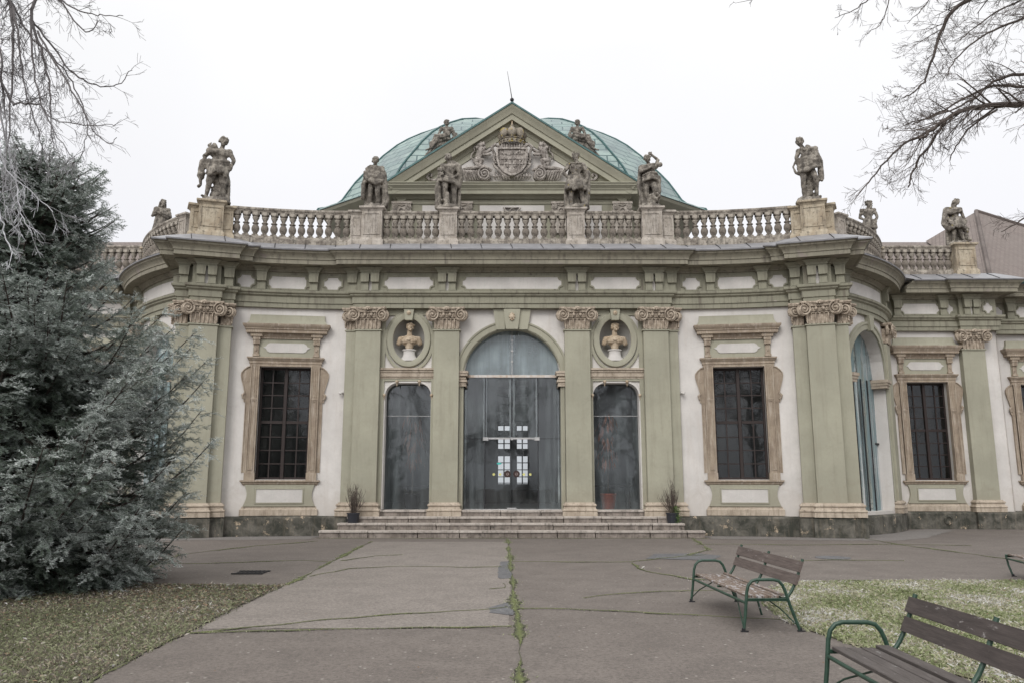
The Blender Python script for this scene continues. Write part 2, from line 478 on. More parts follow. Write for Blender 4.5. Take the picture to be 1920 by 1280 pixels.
# ------------------------------------------------------------ walls
def wall(mb, A, B, z0, z1, ops, mp, reveal=0.45, nseg=1):
    xs = {A, B}
    for k in range(1, nseg): xs.add(A + (B - A) * k / nseg)
    for (a, b, lo, hi, n) in ops:
        for k in range(n + 1): xs.add(a + (b - a) * k / n)
    xs = sorted(xs)
    for x0, x1 in zip(xs, xs[1:]):
        if x1 - x0 < 1e-6: continue
        xm = (x0 + x1) / 2
        hit = sorted([(lo, hi) for (a, b, lo, hi, n) in ops if a - 1e-6 <= xm <= b + 1e-6], key=lambda q: q[0](xm))
        c0 = lambda x: z0
        for lo, hi in hit:
            mb.poly([mp(x0, c0(x0), 0), mp(x1, c0(x1), 0), mp(x1, lo(x1), 0), mp(x0, lo(x0), 0)])
            c0 = hi
        mb.poly([mp(x0, c0(x0), 0), mp(x1, c0(x1), 0), mp(x1, z1, 0), mp(x0, z1, 0)])
    for (a, b, lo, hi, n) in ops:
        for fn in (lo, hi):
            for k in range(n):
                x0 = a + (b - a) * k / n; x1 = a + (b - a) * (k + 1) / n
                mb.poly([mp(x0, fn(x0), 0), mp(x1, fn(x1), 0), mp(x1, fn(x1), -reveal), mp(x0, fn(x0), -reveal)])
        for x in (a, b):
            if hi(x) - lo(x) > 0.01:
                mb.poly([mp(x, lo(x), 0), mp(x, hi(x), 0), mp(x, hi(x), -reveal), mp(x, lo(x), -reveal)])

def sheet(mb, a, b, lo, hi, n, mp, d):
    for k in range(n):
        x0 = a + (b - a) * k / n; x1 = a + (b - a) * (k + 1) / n
        mb.poly([mp(x0, lo(x0), d), mp(x1, lo(x1), d), mp(x1, hi(x1), d), mp(x0, hi(x0), d)])

K = lambda z: (lambda x: z)
def round_top(c, hw, z, r):
    def f(x):
        t = abs(x - c) - (hw - r)
        return z if t <= 0 else z - r + math.sqrt(max(0.0, r * r - t * t))
    return f
def ell(c, z, rx, rz, s):
    return lambda x: z + s * rz * math.sqrt(max(0.0, 1 - ((x - c) / rx) ** 2))
ZS, ZT = 0.78, 7.25
ARC_R, ARC_Z = 1.57, 4.98
arch_top = lambda x: ARC_Z + math.sqrt(max(0, ARC_R ** 2 - x * x))
MC = lambda u, v, w: (u, YW - w, v)
NZ = (3.35, 6.18, 0.52, 0.70)   # niche
mb = MB()
ops = [(-ARC_R, ARC_R, K(ZS), arch_top, 32)]
for s in (-1, 1):
    ops.append((s * 3.34 - 0.75, s * 3.34 + 0.75, K(ZS), round_top(s * 3.34, 0.75, 4.80, 0.42), 24))
    ops.append((s * NZ[0] - NZ[2], s * NZ[0] + NZ[2], ell(s * NZ[0], NZ[1], NZ[2], NZ[3], -1), ell(s * NZ[0], NZ[1], NZ[2], NZ[3], 1), 28))
wall(mb, -5.2, 5.2, 0.6, ZT, ops, MC, 0.5)
mb.build('wall', M['white'], P)

mbg = {1: MB(), -1: MB()}
for s in (1, -1):
    def MA(u, v, w, s=s):
        if u < 5.0: return (s * u, YW - w, v)
        x, y = arc((u - 5.0) / AR, w, s); return (x, y, v)
    mb = MB()
    SW = 5.0 + AR * math.asin((7.26 - 5.0) / AR)      # arc length at the side window
    wall(mb, 5.2, 5.0 + AR * 0.345, 0.6, ZT, [(SW - 0.8, SW + 0.8, K(1.72), K(5.28), 6)], MA, 0.35, 12)
    mb.build('wall', M['white'], P)
    def MD(u, v, w, s=s):
        x, y = drum(u / BR, w, s); return (x, y, v)
    mb = MB()
    AH = 0.595, 0.945            # angles of the arch in the drum
    ac = BR * (AH[0] + AH[1]) / 2; ar = BR * (AH[1] - AH[0]) / 2
    atop = lambda x, ac=ac, ar=ar: 5.16 + math.sqrt(max(0, ar ** 2 - (x - ac) ** 2)) * 1.05
    wall(mb, BR * 0.50, BR * HB, 0.6, ZT + 0.1, [(ac - ar, ac + ar, K(0.70), atop, 22)], MD, 0.46, 10)
    mb.build('wall', M['white'], P)
    # archivolt on the drum
    mb = MB()
    ring = [(ac - ar, 1.0), (ac - ar, 5.16)] + [(ac - ar * math.cos(t), 5.16 + 1.05 * ar * math.sin(t)) for t in np.linspace(0.12, PI - 0.12, 20)] + [(ac + ar, 5.16), (ac + ar, 1.0)]
    mb.sweep(ring, [(0, 0.01), (0, 0.07), (-0.17, 0.07), (-0.19, 0.10), (-0.27, 0.10), (-0.28, 0.01)], MD)
    mb.prism([(ac - 0.12, 5.16 + ar * 1.02), (ac + 0.12, 5.16 + ar * 1.02), (ac + 0.2, 7.2), (ac - 0.2, 7.2)], 0.0, 0.17, MD)
    mb.build('archivolt', M['green'], P, 40)
    for c in (ac - ar, ac + ar):
        mb = MB()
        for z, e in ((4.86, 0.0), (4.96, 0.03), (5.05, 0.06)):
            q = 0.28 + e
            mb.prism([(c - q, z), (c + q, z), (c + q, z + 0.105), (c - q, z + 0.105)], -0.45, 0.11 + e, MD)
        mb.build('impost', M['beige'], P)
    # glazing deep in the drum arch
    mb = MB()
    sheet(mb, ac - ar, ac + ar, K(0.7), atop, 22, MD, -0.40)
    g = mb.build('side_door', M['glass_side'], P)
    mb = MB()
    sheet(mb, ac - ar - .3, ac + ar + .3, K(0.6), K(7.1), 10, MD, -2.4)
    for q in (ac - ar - .3, ac + ar + .3): mb.poly([MD(q, 0.6, -0.47), MD(q, 7.1, -0.47), MD(q, 7.1, -2.4), MD(q, 0.6, -2.4)])
    for z in (0.6, 7.1):
        for k in range(6):
            q0 = ac - ar - .3 + (2 * ar + .6) * k / 6; q1 = ac - ar - .3 + (2 * ar + .6) * (k + 1) / 6
            mb.poly([MD(q0, z, -0.47), MD(q1, z, -0.47), MD(q1, z, -2.4), MD(q0, z, -2.4)])
    mb.build('room_interior', M['room'], P)
    mb = MB()
    for x in (-0.6, 0.0, 0.6):
        mb.prism([(ac + x - 0.012, 0.7), (ac + x + 0.012, 0.7), (ac + x + 0.012, 5.1), (ac + x - 0.012, 5.1)], -0.39, -0.35, MD)
    for z in (2.95, 5.15):
        mb.prism([(ac - ar, z - 0.03), (ac + ar, z - 0.03), (ac + ar, z + 0.03), (ac - ar, z + 0.03)], -0.39, -0.34, MD)
    mb.build('frame', M['iron'], g)
    mb = MB()
    MW = lambda u, v, w, s=s: (s * u, WING_Y - w, v)
    wall(mb, 13.9, 18.12, 0.6, ZT + 0.1, [(15.32 - 0.77, 15.32 + 0.77, K(1.72), K(5.28), 4)], MW, 0.35)
    wall_f = MB()
    MF = lambda u, v, w, s=s: (s * u, 29.95 - w, v)
    wall(wall_f, 18.05, 40, 0.6, ZT + 0.1, [(c - 0.8, c + 0.8, K(1.72), K(5.28), 4) for c in (20.0, 24.5)], MF, 0.35)
    wall_f.poly([(s * 18.1, 29.95, 0.6), (s * 18.1, 29.2, 0.6), (s * 18.1, 29.2, 7.3), (s * 18.1, 29.95, 7.3)])
    mb.build('wall', M['white'], P)
    wall_f.build('wall', M['white'], P)

# ------------------------------------------------------------ plinth, entablature, cornice
fp = face_path()
plin = [(x, y) for x, y in face_path(0.0)][2:]
for s in (1, -1):
    pth = [(s * x, y) for x, y in plin]
    if s < 0: pth = pth[::-1]
    mb = MB()
    mb.sweep(pth, [(0.10, -0.3), (0.10, 0.54), (0.06, 0.60), (-0.35, 0.61)], PLAN, caps=False)
    mb.build('plinth', M['grime'], P, 30)

ent = full(fp)
mb = MB()
mb.sweep(ent, [(-0.5, 7.18), (0, 7.18), (0, 7.33), (0.035, 7.335), (0.035, 7.53), (0.055, 7.54), (0.10, 7.58), (0.10, 7.61), (0.155, 7.65), (0.165, 7.70), (0.165, 7.725), (-0.04, 7.745)], PLAN, caps=False)
mb.build('architrave', M['trim'], P, 25)
mb = MB()
mb.sweep(ent, [(-0.04, 7.735), (-0.04, 8.375)], PLAN, caps=False)
mb.build('frieze', M['trim'], P, 25)
mb = MB()
mb.sweep(ent, [(-0.05, 8.36), (0.02, 8.37), (0.02, 8.41), (0.05, 8.43), (0.11, 8.48), (0.13, 8.49), (0.13, 8.515), (0.44, 8.535), (0.44, 8.52), (0.50, 8.52), (0.50, 8.655),
    (0.53, 8.665), (0.53, 8.70), (0.545, 8.74), (0.59, 8.81), (0.64, 8.85), (0.655, 8.86), (0.655, 8.89), (0.69, 8.935), (-0.2, 9.0)], PLAN, caps=False)
mb.build('cornice', M['cornice'], P, 25)
mb = MB()
mb.sweep(ent, [(0.60, 8.925), (0.725, 8.925), (0.735, 8.965), (0.40, 9.15), (0.02, 9.34), (-0.45, 9.37)], PLAN, caps=False)
fl = mb.build('roof_flashing', M['zinc'], P, 25)
# standing seams of the flashing
mb = MB()
def along(path, step, start=0.0):
    out = []; acc = -start
    for p0, p1 in zip(path, path[1:]):
        L = math.dist(p0, p1)
        if L < 0.3: acc += L; continue
        d = ((p1[0] - p0[0]) / L, (p1[1] - p0[1]) / L)
        t = 0.0
        while acc + L - t >= step:
            t += step - acc; acc = 0.0
            out.append((p0[0] + d[0] * t, p0[1] + d[1] * t, d))
        acc += L - t
    return out
for x, y, d in along(ent, 0.98, 0.3):
    if abs(x) > 26: continue
    n = (d[1], -d[0])
    sk = 0.12
    pts = [(x + n[0] * o + d[0] * sk * (o + .2), y + n[1] * o + d[1] * sk * (o + .2), z + 0.012) for o, z in ((0.73, 8.965), (0.40, 9.15), (0.10, 9.30))]
    mb.tube(pts, 0.013, 4)
mb.build('seam', M['iron'], fl)

# brackets and panels of the frieze
def bracket_mesh(w=0.21):
    mb = MB()
    mb.prism([(-w / 2 * 1.05, 8.02), (w / 2 * 1.05, 8.02), (w / 2 * 1.18, 8.30), (-w / 2 * 1.18, 8.30)], 0.0, 0.20, XD)
    mb.prism([(-w / 2 * .92, 7.76), (w / 2 * .92, 7.76), (w / 2 * .92, 8.02), (-w / 2 * .92, 8.02)], 0.0, 0.12, XD)
    mb.prism([(-w / 2, 7.75), (w / 2, 7.75), (w / 2, 7.79), (-w / 2, 7.79)], 0.0, 0.15, XD)
    return mb.mesh('bracket', M['trim'])
BRK = bracket_mesh(0.24); BRK1 = bracket_mesh(0.27)
def cap_block(w):
    mb = MB()
    mb.sweep([(-w / 2, 0.06), (-w / 2, -0.17), (w / 2, -0.17), (w / 2, 0.06)], [(0, 8.30), (0.0, 8.34), (0.02, 8.35), (0.03, 8.40), (0.10, 8.47), (0.11, 8.50), (-0.1, 8.50)], PLAN)
    return mb.mesh('bracket_cap', M['trim'])
CB2 = cap_block(0.60); CB1 = cap_block(0.34)
mbw = MB(); mbw.prism([(-0.06, 7.76), (0.06, 7.76), (0.06, 8.28), (-0.06, 8.28)], -0.02, 0.02, XD)
STR = mbw.mesh('bracket_strip', M['panel'])
def bracket_pair(x, y, rz):
    c = inst('bracket_cap', CB2, (x, y, 0), rz, P)
    for e in (-0.165, 0.165):
        b = inst('bracket', BRK, (x + e * math.cos(rz), y + e * math.sin(rz), 0), rz, P)
    inst('bracket_strip', STR, (x, y, 0), rz, P)
def bracket_one(x, y, rz):
    inst('bracket_cap', CB1, (x, y, 0), rz, P)
    inst('bracket', BRK1, (x, y, 0), rz, P)
def notch(hw, hh, r, n=6):
    pts = []
    for cx, cz, a0 in ((hw, -hh, 180), (hw, hh, 270), (-hw, hh, 0), (-hw, -hh, 90)):
        for k in range(n + 1):
            a = RAD(a0 - 90 * k / n)
            pts.append((cx + r * math.cos(a), cz + r * math.sin(a)))
    return pts[::-1]
def panel_mesh(w, h=0.40, r=0.12, z=8.02):
    mb = MB()
    q = [(x, z + v) for x, v in notch(w / 2, h / 2, r)]
    mb.prism(q, -0.01, 0.012, XD)
    white = mb.mesh('frieze_panel', M['panel'])
    mb = MB()
    mb.sweep(q, [(0.0, 0.0), (0.0, 0.035), (-0.045, 0.035), (-0.05, 0.0)] if True else None, XD, closed=True)
    return white, mb.mesh('panel_border', M['trim'])
PANELS = {}
def panel(x, y, rz, w, **k):
    key = (round(w, 2), tuple(sorted(k.items())))
    if key not in PANELS: PANELS[key] = panel_mesh(w, **k)
    a, b = PANELS[key]
    o = inst('frieze_panel', a, (x, y, 0), rz, P)
    inst('panel_border', b, (x, y, 0), rz, o)
YF = 25.24
for x in (-4.62, -2.11, 2.11, 4.62): bracket_pair(x, YF, 0)
panel(0, YF, 0, 3.22); panel(-3.37, YF, 0, 1.58); panel(3.37, YF, 0, 1.58)
for s in (1, -1):
    def at(a, d): return (*arc(a, d, s), -a * s)
    bracket_one(*at(0.014, 0.08))
    panel(*at(0.055, 0.08), 0.56); bracket_one(*at(0.093, 0.08))
    panel(*at(0.145, 0.08), 1.28); bracket_one(*at(0.197, 0.08)); panel(*at(0.228, 0.08), 0.52)
    bracket_pair(*corner(0, 0.46, s), -A_M * s)
    bracket_one(*corner(-0.66, 0.28, s), -A_M * s)
    bracket_one(*corner(0.68, 0.26, s), -A_M * s)
    def dr(h, d=0.08): return (*drum(h, d, s), h * s)
    bracket_one(*dr(0.585)); bracket_one(*dr(0.995))
    # one long curved white panel on the drum
    mb = MB()
    for k in range(16):
        h0 = 0.625 + 0.31 * k / 16; h1 = 0.625 + 0.31 * (k + 1) / 16
        a0, b0 = drum(h0, 0.095, s), drum(h1, 0.095, s)
        mb.poly([(*a0, 7.82), (*b0, 7.82), (*b0, 8.24), (*a0, 8.24)])
    mb.build('frieze_panel', M['panel'], P)
    for x, w in ((15.3, 1.45), (16.38, 0.30)): panel(s * x, 29.14, 0, w)
    for x in (14.4, 16.13): bracket_one(s * x, 29.14, 0)
    bracket_pair(s * 17.1, 28.99, 0); panel(s * 17.75, 28.99, 0, 0.34)
    panel(s * 18.55, 29.74, 0, 0.4)
    for x in (19.0, 21.0, 22.0, 24.0): bracket_one(s * x, 29.74, 0)
    for x in (20.0, 23.0): panel(s * x, 29.74, 0, 1.45)

# ------------------------------------------------------------ pilasters with bases and capitals
BASE = [(-0.2, 0.60), (0.13, 0.60), (0.13, 0.715), (0.115, 0.73), (0.13, 0.745), (0.145, 0.775), (0.13, 0.81), (0.095, 0.825), (0.085, 0.86), (0.075, 0.885), (0.08, 0.90), (0.105, 0.915), (0.11, 0.94), (0.095, 0.97), (0.06, 0.985), (0.045, 1.02), (-0.2, 1.03)]
ASTR = [(-0.05, 6.43), (0.015, 6.43), (0.04, 6.445), (0.04, 6.475), (0.01, 6.49), (-0.05, 6.49)]
def volute(mb, cx, cz, r, d, sgn, yaw=0.0, depth=0.10):
    """spiral scroll seen from the front; sgn=+1 winds inwards to the right"""
    cy, sy = math.cos(yaw), math.sin(yaw)
    def mp(x, z, w): return (cx + x * cy - w * sy, -(d + w * cy + x * sy), cz + z)
    n = 34; turns = 2.35
    pts = []; rr = []
    for k in range(n + 1):
        t = k / n
        a = PI / 2 + sgn * -turns * 2 * PI * t
        q = r * (1 - t) ** 1.15 * 0.9 + r * 0.10
        pts.append(mp(q * math.cos(a) * 0.94, q * math.sin(a), 0.02 + 0.025 * t)); rr.append(r * (0.15 - 0.06 * t))
    mb.tube(pts, rr, 5)
    disc = [(r * 0.9 * math.cos(2 * PI * k / 20), r * 0.9 * math.sin(2 * PI * k / 20)) for k in range(20)]
    mb.prism([(x, z) for x, z in disc], -depth, -0.085, lambda x, z, w: mp(x, z, w))
    mb.sphere(mp(0, 0, 0.05), r * 0.17, 8, 5)
def capital_mesh(w, vols, name='capital', dd=0.0):
    """w: shaft width; vols: list of (x, sgn, yaw). z measured in world heights 6.49..7.18"""
    mb = MB()
    hw = w / 2
    # necking with flutes
    mb.box(-hw + .02, hw - .02, -0.015, 0.25, 6.49, 6.90)
    nf = max(2, int(w / 0.135))
    for k in range(nf + 1):
        x = -hw + 0.035 + (w - 0.07) * k / nf
        mb.tube([(x, -0.035, 6.50), (x, -0.045, 6.70), (x, -0.05, 6.80)], 0.022, 5)
    for k in range(nf):
        x = -hw + 0.035 + (w - 0.07) * (k + .5) / nf
        rr = (w - 0.07) / nf / 2
        mb.tube([(x - rr, -0.045, 6.79), (x - rr * .7, -0.05, 6.82), (x, -0.052, 6.835), (x + rr * .7, -0.05, 6.82), (x + rr, -0.045, 6.79)], 0.018, 5)
    # bead row and egg row
    nb = int(w / 0.045)
    for k in range(nb):
        mb.sphere((-hw + 0.02 + (w - .04) * (k + .5) / nb, -0.07, 6.872), 0.019, 6, 4)
    mb.box(-hw, hw, -0.06, 0.25, 6.885, 7.0)
    ne = max(3, int(w / 0.17))
    for k in range(ne):
        x = -hw + w * (k + .5) / ne
        mb.sphere((x, -0.09, 6.95), (0.055, 0.05, 0.065), 8, 6)
        mb.tube([(x - w / ne / 2, -0.08, 6.99), (x - w / ne / 2, -0.10, 6.93), (x - w / ne / 2, -0.07, 6.89)], 0.012, 4)
    # scroll cushion, sagging between the volutes
    xs = np.linspace(-hw * .98, hw * .98, 9)
    mb.tube([(x, -0.10, 7.055 - 0.02 * math.cos(x / hw * PI / 2)) for x in xs], 0.035, 6)
    # abacus with hollow front
    ex = hw + 0.15
    top = []
    for k in range(13):
        t = -1 + 2 * k / 12
        top.append((t * ex, -0.22 + 0.10 * (1 - t * t)))
    for z0, z1, g in ((7.085, 7.125, -0.02), (7.125, 7.18, 0.015)):
        pts = [(-ex - g, 0.2)] + [(x * (1 + g / ex), y - g) for x, y in top] + [(ex + g, 0.2)]
        mb.prism(pts, z0, z1, lambda u, v, w: (u, v, w))
    # flower
    for a in range(5):
        an = PI * (0.1 + 0.2 * a)
        mb.sphere((0.075 * math.cos(an), -0.2, 7.10 + 0.06 * math.sin(an)), (0.042, 0.03, 0.042), 6, 5)
    mb.sphere((0, -0.23, 7.095), 0.035, 6, 5)
    # husks hanging beside the necking
    for s in (-1, 1):
        for k in range(4):
            mb.sphere((s * (hw - 0.02), -0.03 + 0.01 * k, 6.76 - 0.06 * k), (0.04 - 0.006 * k, 0.04, 0.04), 6, 4)
    for x, sg, yaw in vols:
        volute(mb, x, 6.925, 0.215, 0.17, sg, yaw, 0.17)
    return mb.mesh(name, M['cap'], 45)
CAP = capital_mesh(0.82, [(-0.46, 1, -0.26), (0.46, -1, 0.26)])
def half_cap(s):
    mb = MB()
    mb.box(-0.16, 0.17, -0.02, 0.2, 6.49, 6.92)
    for k in range(3):
        x = -0.12 + 0.12 * k
        mb.tube([(x, -0.025, 6.50), (x, -0.035, 6.80)], 0.022, 5)
    mb.box(-0.2, 0.2 , -0.05, 0.2, 6.90, 7.0)
    mb.box(-0.26, 0.26, -0.16, 0.2, 7.085, 7.125); mb.box(-0.28, 0.28, -0.18, 0.2, 7.125, 7.178)
    for k in range(4):
        mb.sphere((s * 0.18, -0.03, 6.80 - 0.075 * k), (0.05 - 0.007 * k, 0.05, 0.05), 6, 4)
    volute(mb, s * 0.09, 6.915, 0.20, 0.13, -s, 0.30 * s, 0.15)
    return mb.mesh('capital', M['cap'], 45)
HC = {1: half_cap(1), -1: half_cap(-1)}

def pil_box(name, x0, x1, d0, d1, mp, parent=P, z0=1.02, z1=6.45, mat='green'):
    mb = MB()
    a = [(x0, d0), (x0, d1 - 0.008), (x0 + 0.008, d1), (x1 - 0.008, d1), (x1, d1 - 0.008), (x1, d0)]
    n = len(a)
    lo = [mb.add(mp(p[0], z0, p[1])) for p in a]; hi = [mb.add(mp(p[0], z1, p[1])) for p in a]
    for k in range(n - 1): mb.face([lo[k], lo[k + 1], hi[k + 1], hi[k]])
    return mb.build(name, M[mat], parent)

def base_ring(path, mp, parent, prof=BASE, name='base', mat='beige'):
    """path in (x, d), running left to right round the front"""
    mb = MB()
    mb.sweep([(x, -d) for x, d in path], prof, lambda u, v, w: mp(u, w, -v))
    return mb.build(name, M[mat], parent, 30)

# centre: two inner, two outer (with a set-back flank)
for s in (-1, 1):
    x0, x1 = sorted((s * 1.70, s * 2.51))
    p = pil_box('pilaster', x0, x1, 0.0, 0.25, MC)
    base_ring([(x0, 0), (x0, .25), (x1, .25), (x1, 0)], MC, p)
    base_ring([(x0, 0), (x0, .25), (x1, .25), (x1, 0)], MC, p, ASTR, 'astragal', 'green')
    inst('capital', CAP, ((x0 + x1) / 2, 25.2, 0), 0, p)
    x0, x1 = sorted((s * 4.24, s * 5.05))
    p = pil_box('pilaster', x0, x1, 0.0, 0.25, MC)
    q = [(4.24, 0), (4.24, .25), (5.05, .25), (5.05, .12), (5.38, .12), (5.38, 0)]
    q = [(s * a, b) for a, b in q]
    if s < 0: q = q[::-1]
    base_ring(q, MC, p); base_ring(q, MC, p, ASTR, 'astragal', 'green')
    inst('capital', CAP, ((x0 + x1) / 2, 25.2, 0), 0, p)
    pil_box('pilaster_flank', *sorted((s * 5.05, s * 5.38)), 0.0, 0.12, MC, p)
    inst('capital_return', HC[s], (s * 5.22, 25.33, 0), 0, p)
    # thin strips beside the openings
    pil_box('jamb_strip', *sorted((s * 4.24, s * 4.11)), 0.0, 0.06, MC, z0=0.78, z1=7.18)
    pil_box('jamb_strip', *sorted((s * 2.51, s * 2.60)), 0.0, 0.06, MC, z0=0.78, z1=7.18)

# corner piers
def seg(pts, s):
    return pts if s > 0 else [(-a, b) for a, b in pts[::-1]]
for s in (1, -1):
    def MP(u, v, w, s=s):
        x, y = corner(u * s, w, s); return (x, y, v)
    p = pil_box('corner_pilaster', -0.42, 0.42, 0.0, 0.5, MP)
    a, b = sorted((-0.82 * s, -0.42 * s)); pil_box('pilaster_flank', a, b, 0.0, 0.32, MP, p)
    a, b = sorted((0.82 * s, 0.42 * s)); pil_box('pilaster_flank', a, b, -0.8, 0.30, MP, p)
    q = seg([(-0.82, 0.0), (-0.82, .32), (-0.42, .32), (-0.42, .5), (0.42, .5), (0.42, .30), (0.82, .30), (0.82, -0.75)], s)
    base_ring(q, MP, p); base_ring(q, MP, p, ASTR, 'astragal', 'green')
    rz = -A_M * s
    inst('capital', CAP, (*corner(0, 0.5, s), 0), rz, p)
    inst('capital_return', HC[-s], (*corner(-0.64, 0.32, s), 0), rz, p)
    inst('capital_return', HC[s], (*corner(0.66, 0.29, s), 0), rz, p)
    inst('capital_return', HC[s], (*corner(0.84, -0.12, s), 0), rz + s * PI / 2 * 0.55, p)
    # pilaster at the far end of the drum
    def MD(u, v, w, s=s):
        x, y = drum(u / BR, w, s); return (x, y, v)
    h0, h1 = 0.955, 1.045
    p = pil_box('pilaster', BR * h0, BR * h1, 0.0, 0.14, MD)
    q = [(BR * h0, 0), (BR * h0, .14), (BR * h1, .14), (BR * h1, 0)]
    base_ring(q, MD, p)
    inst('capital', CAP, (*drum((h0 + h1) / 2, 0.13, s), 0), (h0 + h1) / 2 * s, p, (0.86, 1, 1))
    # wing pilaster
    def MW(u, v, w, s=s): return (u, WING_Y - w, v)
    x0, x1 = sorted((s * 16.65, s * 17.5))
    p = pil_box('pilaster', x0, x1, 0.0, 0.25, MW)
    base_ring([(x0, 0), (x0, .25), (x1, .25), (x1, 0)], MW, p)
    base_ring([(x0, 0), (x0, .25), (x1, .25), (x1, 0)], MW, p, ASTR, 'astragal', 'green')
    inst('capital', CAP, (s * 17.075, 29.0, 0), 0, p)

# ------------------------------------------------------------ arch of the entrance and surrounds
mb = MB()
t_ = np.linspace(0.0, PI, 33)
ring = [(-1.57, 0.80), (-1.57, 4.75)] + [(-ARC_R * math.cos(t), ARC_Z + ARC_R * math.sin(t)) for t in t_] + [(1.57, 4.75), (1.57, 0.80)]
mb.sweep(ring, [(0.01, -0.3), (0.01, 0.05), (-0.06, 0.05), (-0.07, 0.075), (-0.115, 0.075), (-0.12, 0.02), (-0.125, 0.0)], MC)
arcr = [(-1.64 * math.cos(t), ARC_Z + 1.64 * math.sin(t)) for t in np.linspace(0.04, PI - 0.04, 33)]
mb.sweep(arcr, [(0.05, 0.0), (0.05, 0.09), (-0.12, 0.09), (-0.135, 0.12), (-0.185, 0.13), (-0.195, 0.09), (-0.20, 0.0)], MC)
mb.build('archivolt', M['green'], P, 35)
mb = MB()
for x, w0, w1, d in ((0, 0.20, 0.27, 0.22), (-0.37, 0.14, 0.20, 0.15), (0.37, 0.14, 0.20, 0.15)):
    k = x * 0.13
    mb.prism([(x - w0, 6.50), (x + w0, 6.50), (x + k + w1, 7.17), (x + k - w1, 7.17)], 0.0, d, MC)
kb = mb.build('keystone', M['green'], P)
mb = MB()
mb.sphere((0, YW - 0.24, 6.90), (0.085, 0.04, 0.12), 12, 8); mb.sphere((0, YW - 0.27, 6.88), (0.045, 0.03, 0.06), 8, 6)
for k in range(8):
    a = 2 * PI * k / 8; mb.sphere((0.075 * math.cos(a), YW - 0.25, 6.90 + 0.105 * math.sin(a)), (0.03, 0.025, 0.035), 6, 4)
mb.build('rosette', M['bust'], kb, 60)
for s in (-1, 1):
    # impost mouldings of the arch
    mb = MB()
    for z, e in ((4.66, 0.03), (4.72, 0.02), (4.80, 0.05), (4.90, 0.02), (5.0, 0.07), (5.08, 0.09)):
        mb.box(*sorted((s * (1.50 - e), s * 1.72)), YW - 0.10 - e, YW + 0.35, z, z + (0.05 if e < 0.04 else 0.075))
    mb.box(*sorted((s * 1.50, s * 1.72)), YW - 0.10, YW + 0.33, 4.66, 5.1)
    mb.build('impost', M['beige'], P)
    # string course over the side openings
    mb = MB()
    a, b = sorted((s * 2.51, s * 4.24))
    for z0, z1, d in ((5.19, 5.25, .17), (5.12, 5.19, .13), (4.98, 5.12, .10), (4.92, 4.98, .07)):
        mb.box(a, b, YW - d, YW + 0.01, z0, z1)
    mb.build('string_course', M['beige'], P)
    # white reveal edge of the side opening with small lugs
    c = s * 3.34
    f = round_top(c, 0.75, 4.80, 0.42)
    pts = [(c - 0.75, 0.80), (c - 0.75, 4.36)] + [(x, f(x)) for x in (c - 0.75 + 0.42 * (1 - math.cos(q)) for q in np.linspace(0.1, PI / 2, 8))]
    pts += [(2 * c - x, z) for x, z in pts[::-1]]
    mb = MB()
    mb.sweep(pts, [(0.015, -0.35), (0.015, 0.03), (-0.04, 0.03), (-0.045, 0.0)], MC)
    o = mb.build('opening_surround', M['white'], P, 35)
    mb = MB()
    for x, z in ((c - 0.76, 4.38), (c + 0.76, 4.38), (c - 0.36, 4.82), (c + 0.36, 4.82)):
        mb.sphere((x, YW - 0.06, z), (0.055, 0.05, 0.055), 8, 6); mb.tube([(x, YW - 0.05, z), (x, YW - 0.05, z - 0.14)], [0.03, 0.012], 6)
    mb.build('lug', M['bust'], o, 60)
    mb = MB()
    mb.prism([(c - 0.86, 4.84), (c + 0.86, 4.84), (c + 0.86, 4.92), (c - 0.86, 4.92)], 0, 0.05, MC)
    mb.prism([(c - 0.86, 6.98), (c + 0.86, 6.98), (c + 0.86, 7.18), (c - 0.86, 7.18)], 0, 0.05, MC)
    mb.build('panel_border', M['green'], P)
    # oval niche
    cx = s * NZ[0]
    el = lambda rx, rz, dz=0: [(cx + rx * math.cos(-t), NZ[1] + dz + rz * math.sin(-t)) for t in np.linspace(0, 2 * PI, 49)[:-1]]
    mb = MB()
    mb.sweep(el(NZ[2], NZ[3]), [(0.005, 0.0), (0.005, 0.09), (-0.03, 0.105), (-0.17, 0.105), (-0.19, 0.085), (-0.20, 0.0)], MC, closed=True)
    mb.sweep(el(0.74, 0.93, -0.05), [(0.02, 0.0), (0.02, 0.055), (-0.03, 0.065), (-0.075, 0.05), (-0.08, 0.0)], MC, closed=True)
    nf = mb.build('niche_frame', M['green'], P, 35)
    mb = MB()
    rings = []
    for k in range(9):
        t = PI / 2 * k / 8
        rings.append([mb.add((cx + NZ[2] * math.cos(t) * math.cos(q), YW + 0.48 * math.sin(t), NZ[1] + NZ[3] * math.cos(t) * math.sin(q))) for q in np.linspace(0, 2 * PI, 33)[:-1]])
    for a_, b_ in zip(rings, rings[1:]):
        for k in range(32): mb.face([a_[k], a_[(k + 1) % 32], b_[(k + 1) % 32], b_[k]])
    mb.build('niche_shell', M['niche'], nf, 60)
    mb = MB()
    mb.prism([(cx - 0.115, 6.80), (cx + 0.115, 6.80), (cx + 0.165, 7.17), (cx - 0.165, 7.17)], 0.0, 0.2, MC)
    k_ = mb.build('keystone', M['green'], nf)
    mb = MB()
    mb.sphere((cx, YW - 0.21, 7.03), (0.075, 0.035, 0.075), 12, 7); mb.sphere((cx, YW - 0.24, 7.03), 0.03, 8, 6)
    mb.build('rosette', M['bust'], nf, 60)

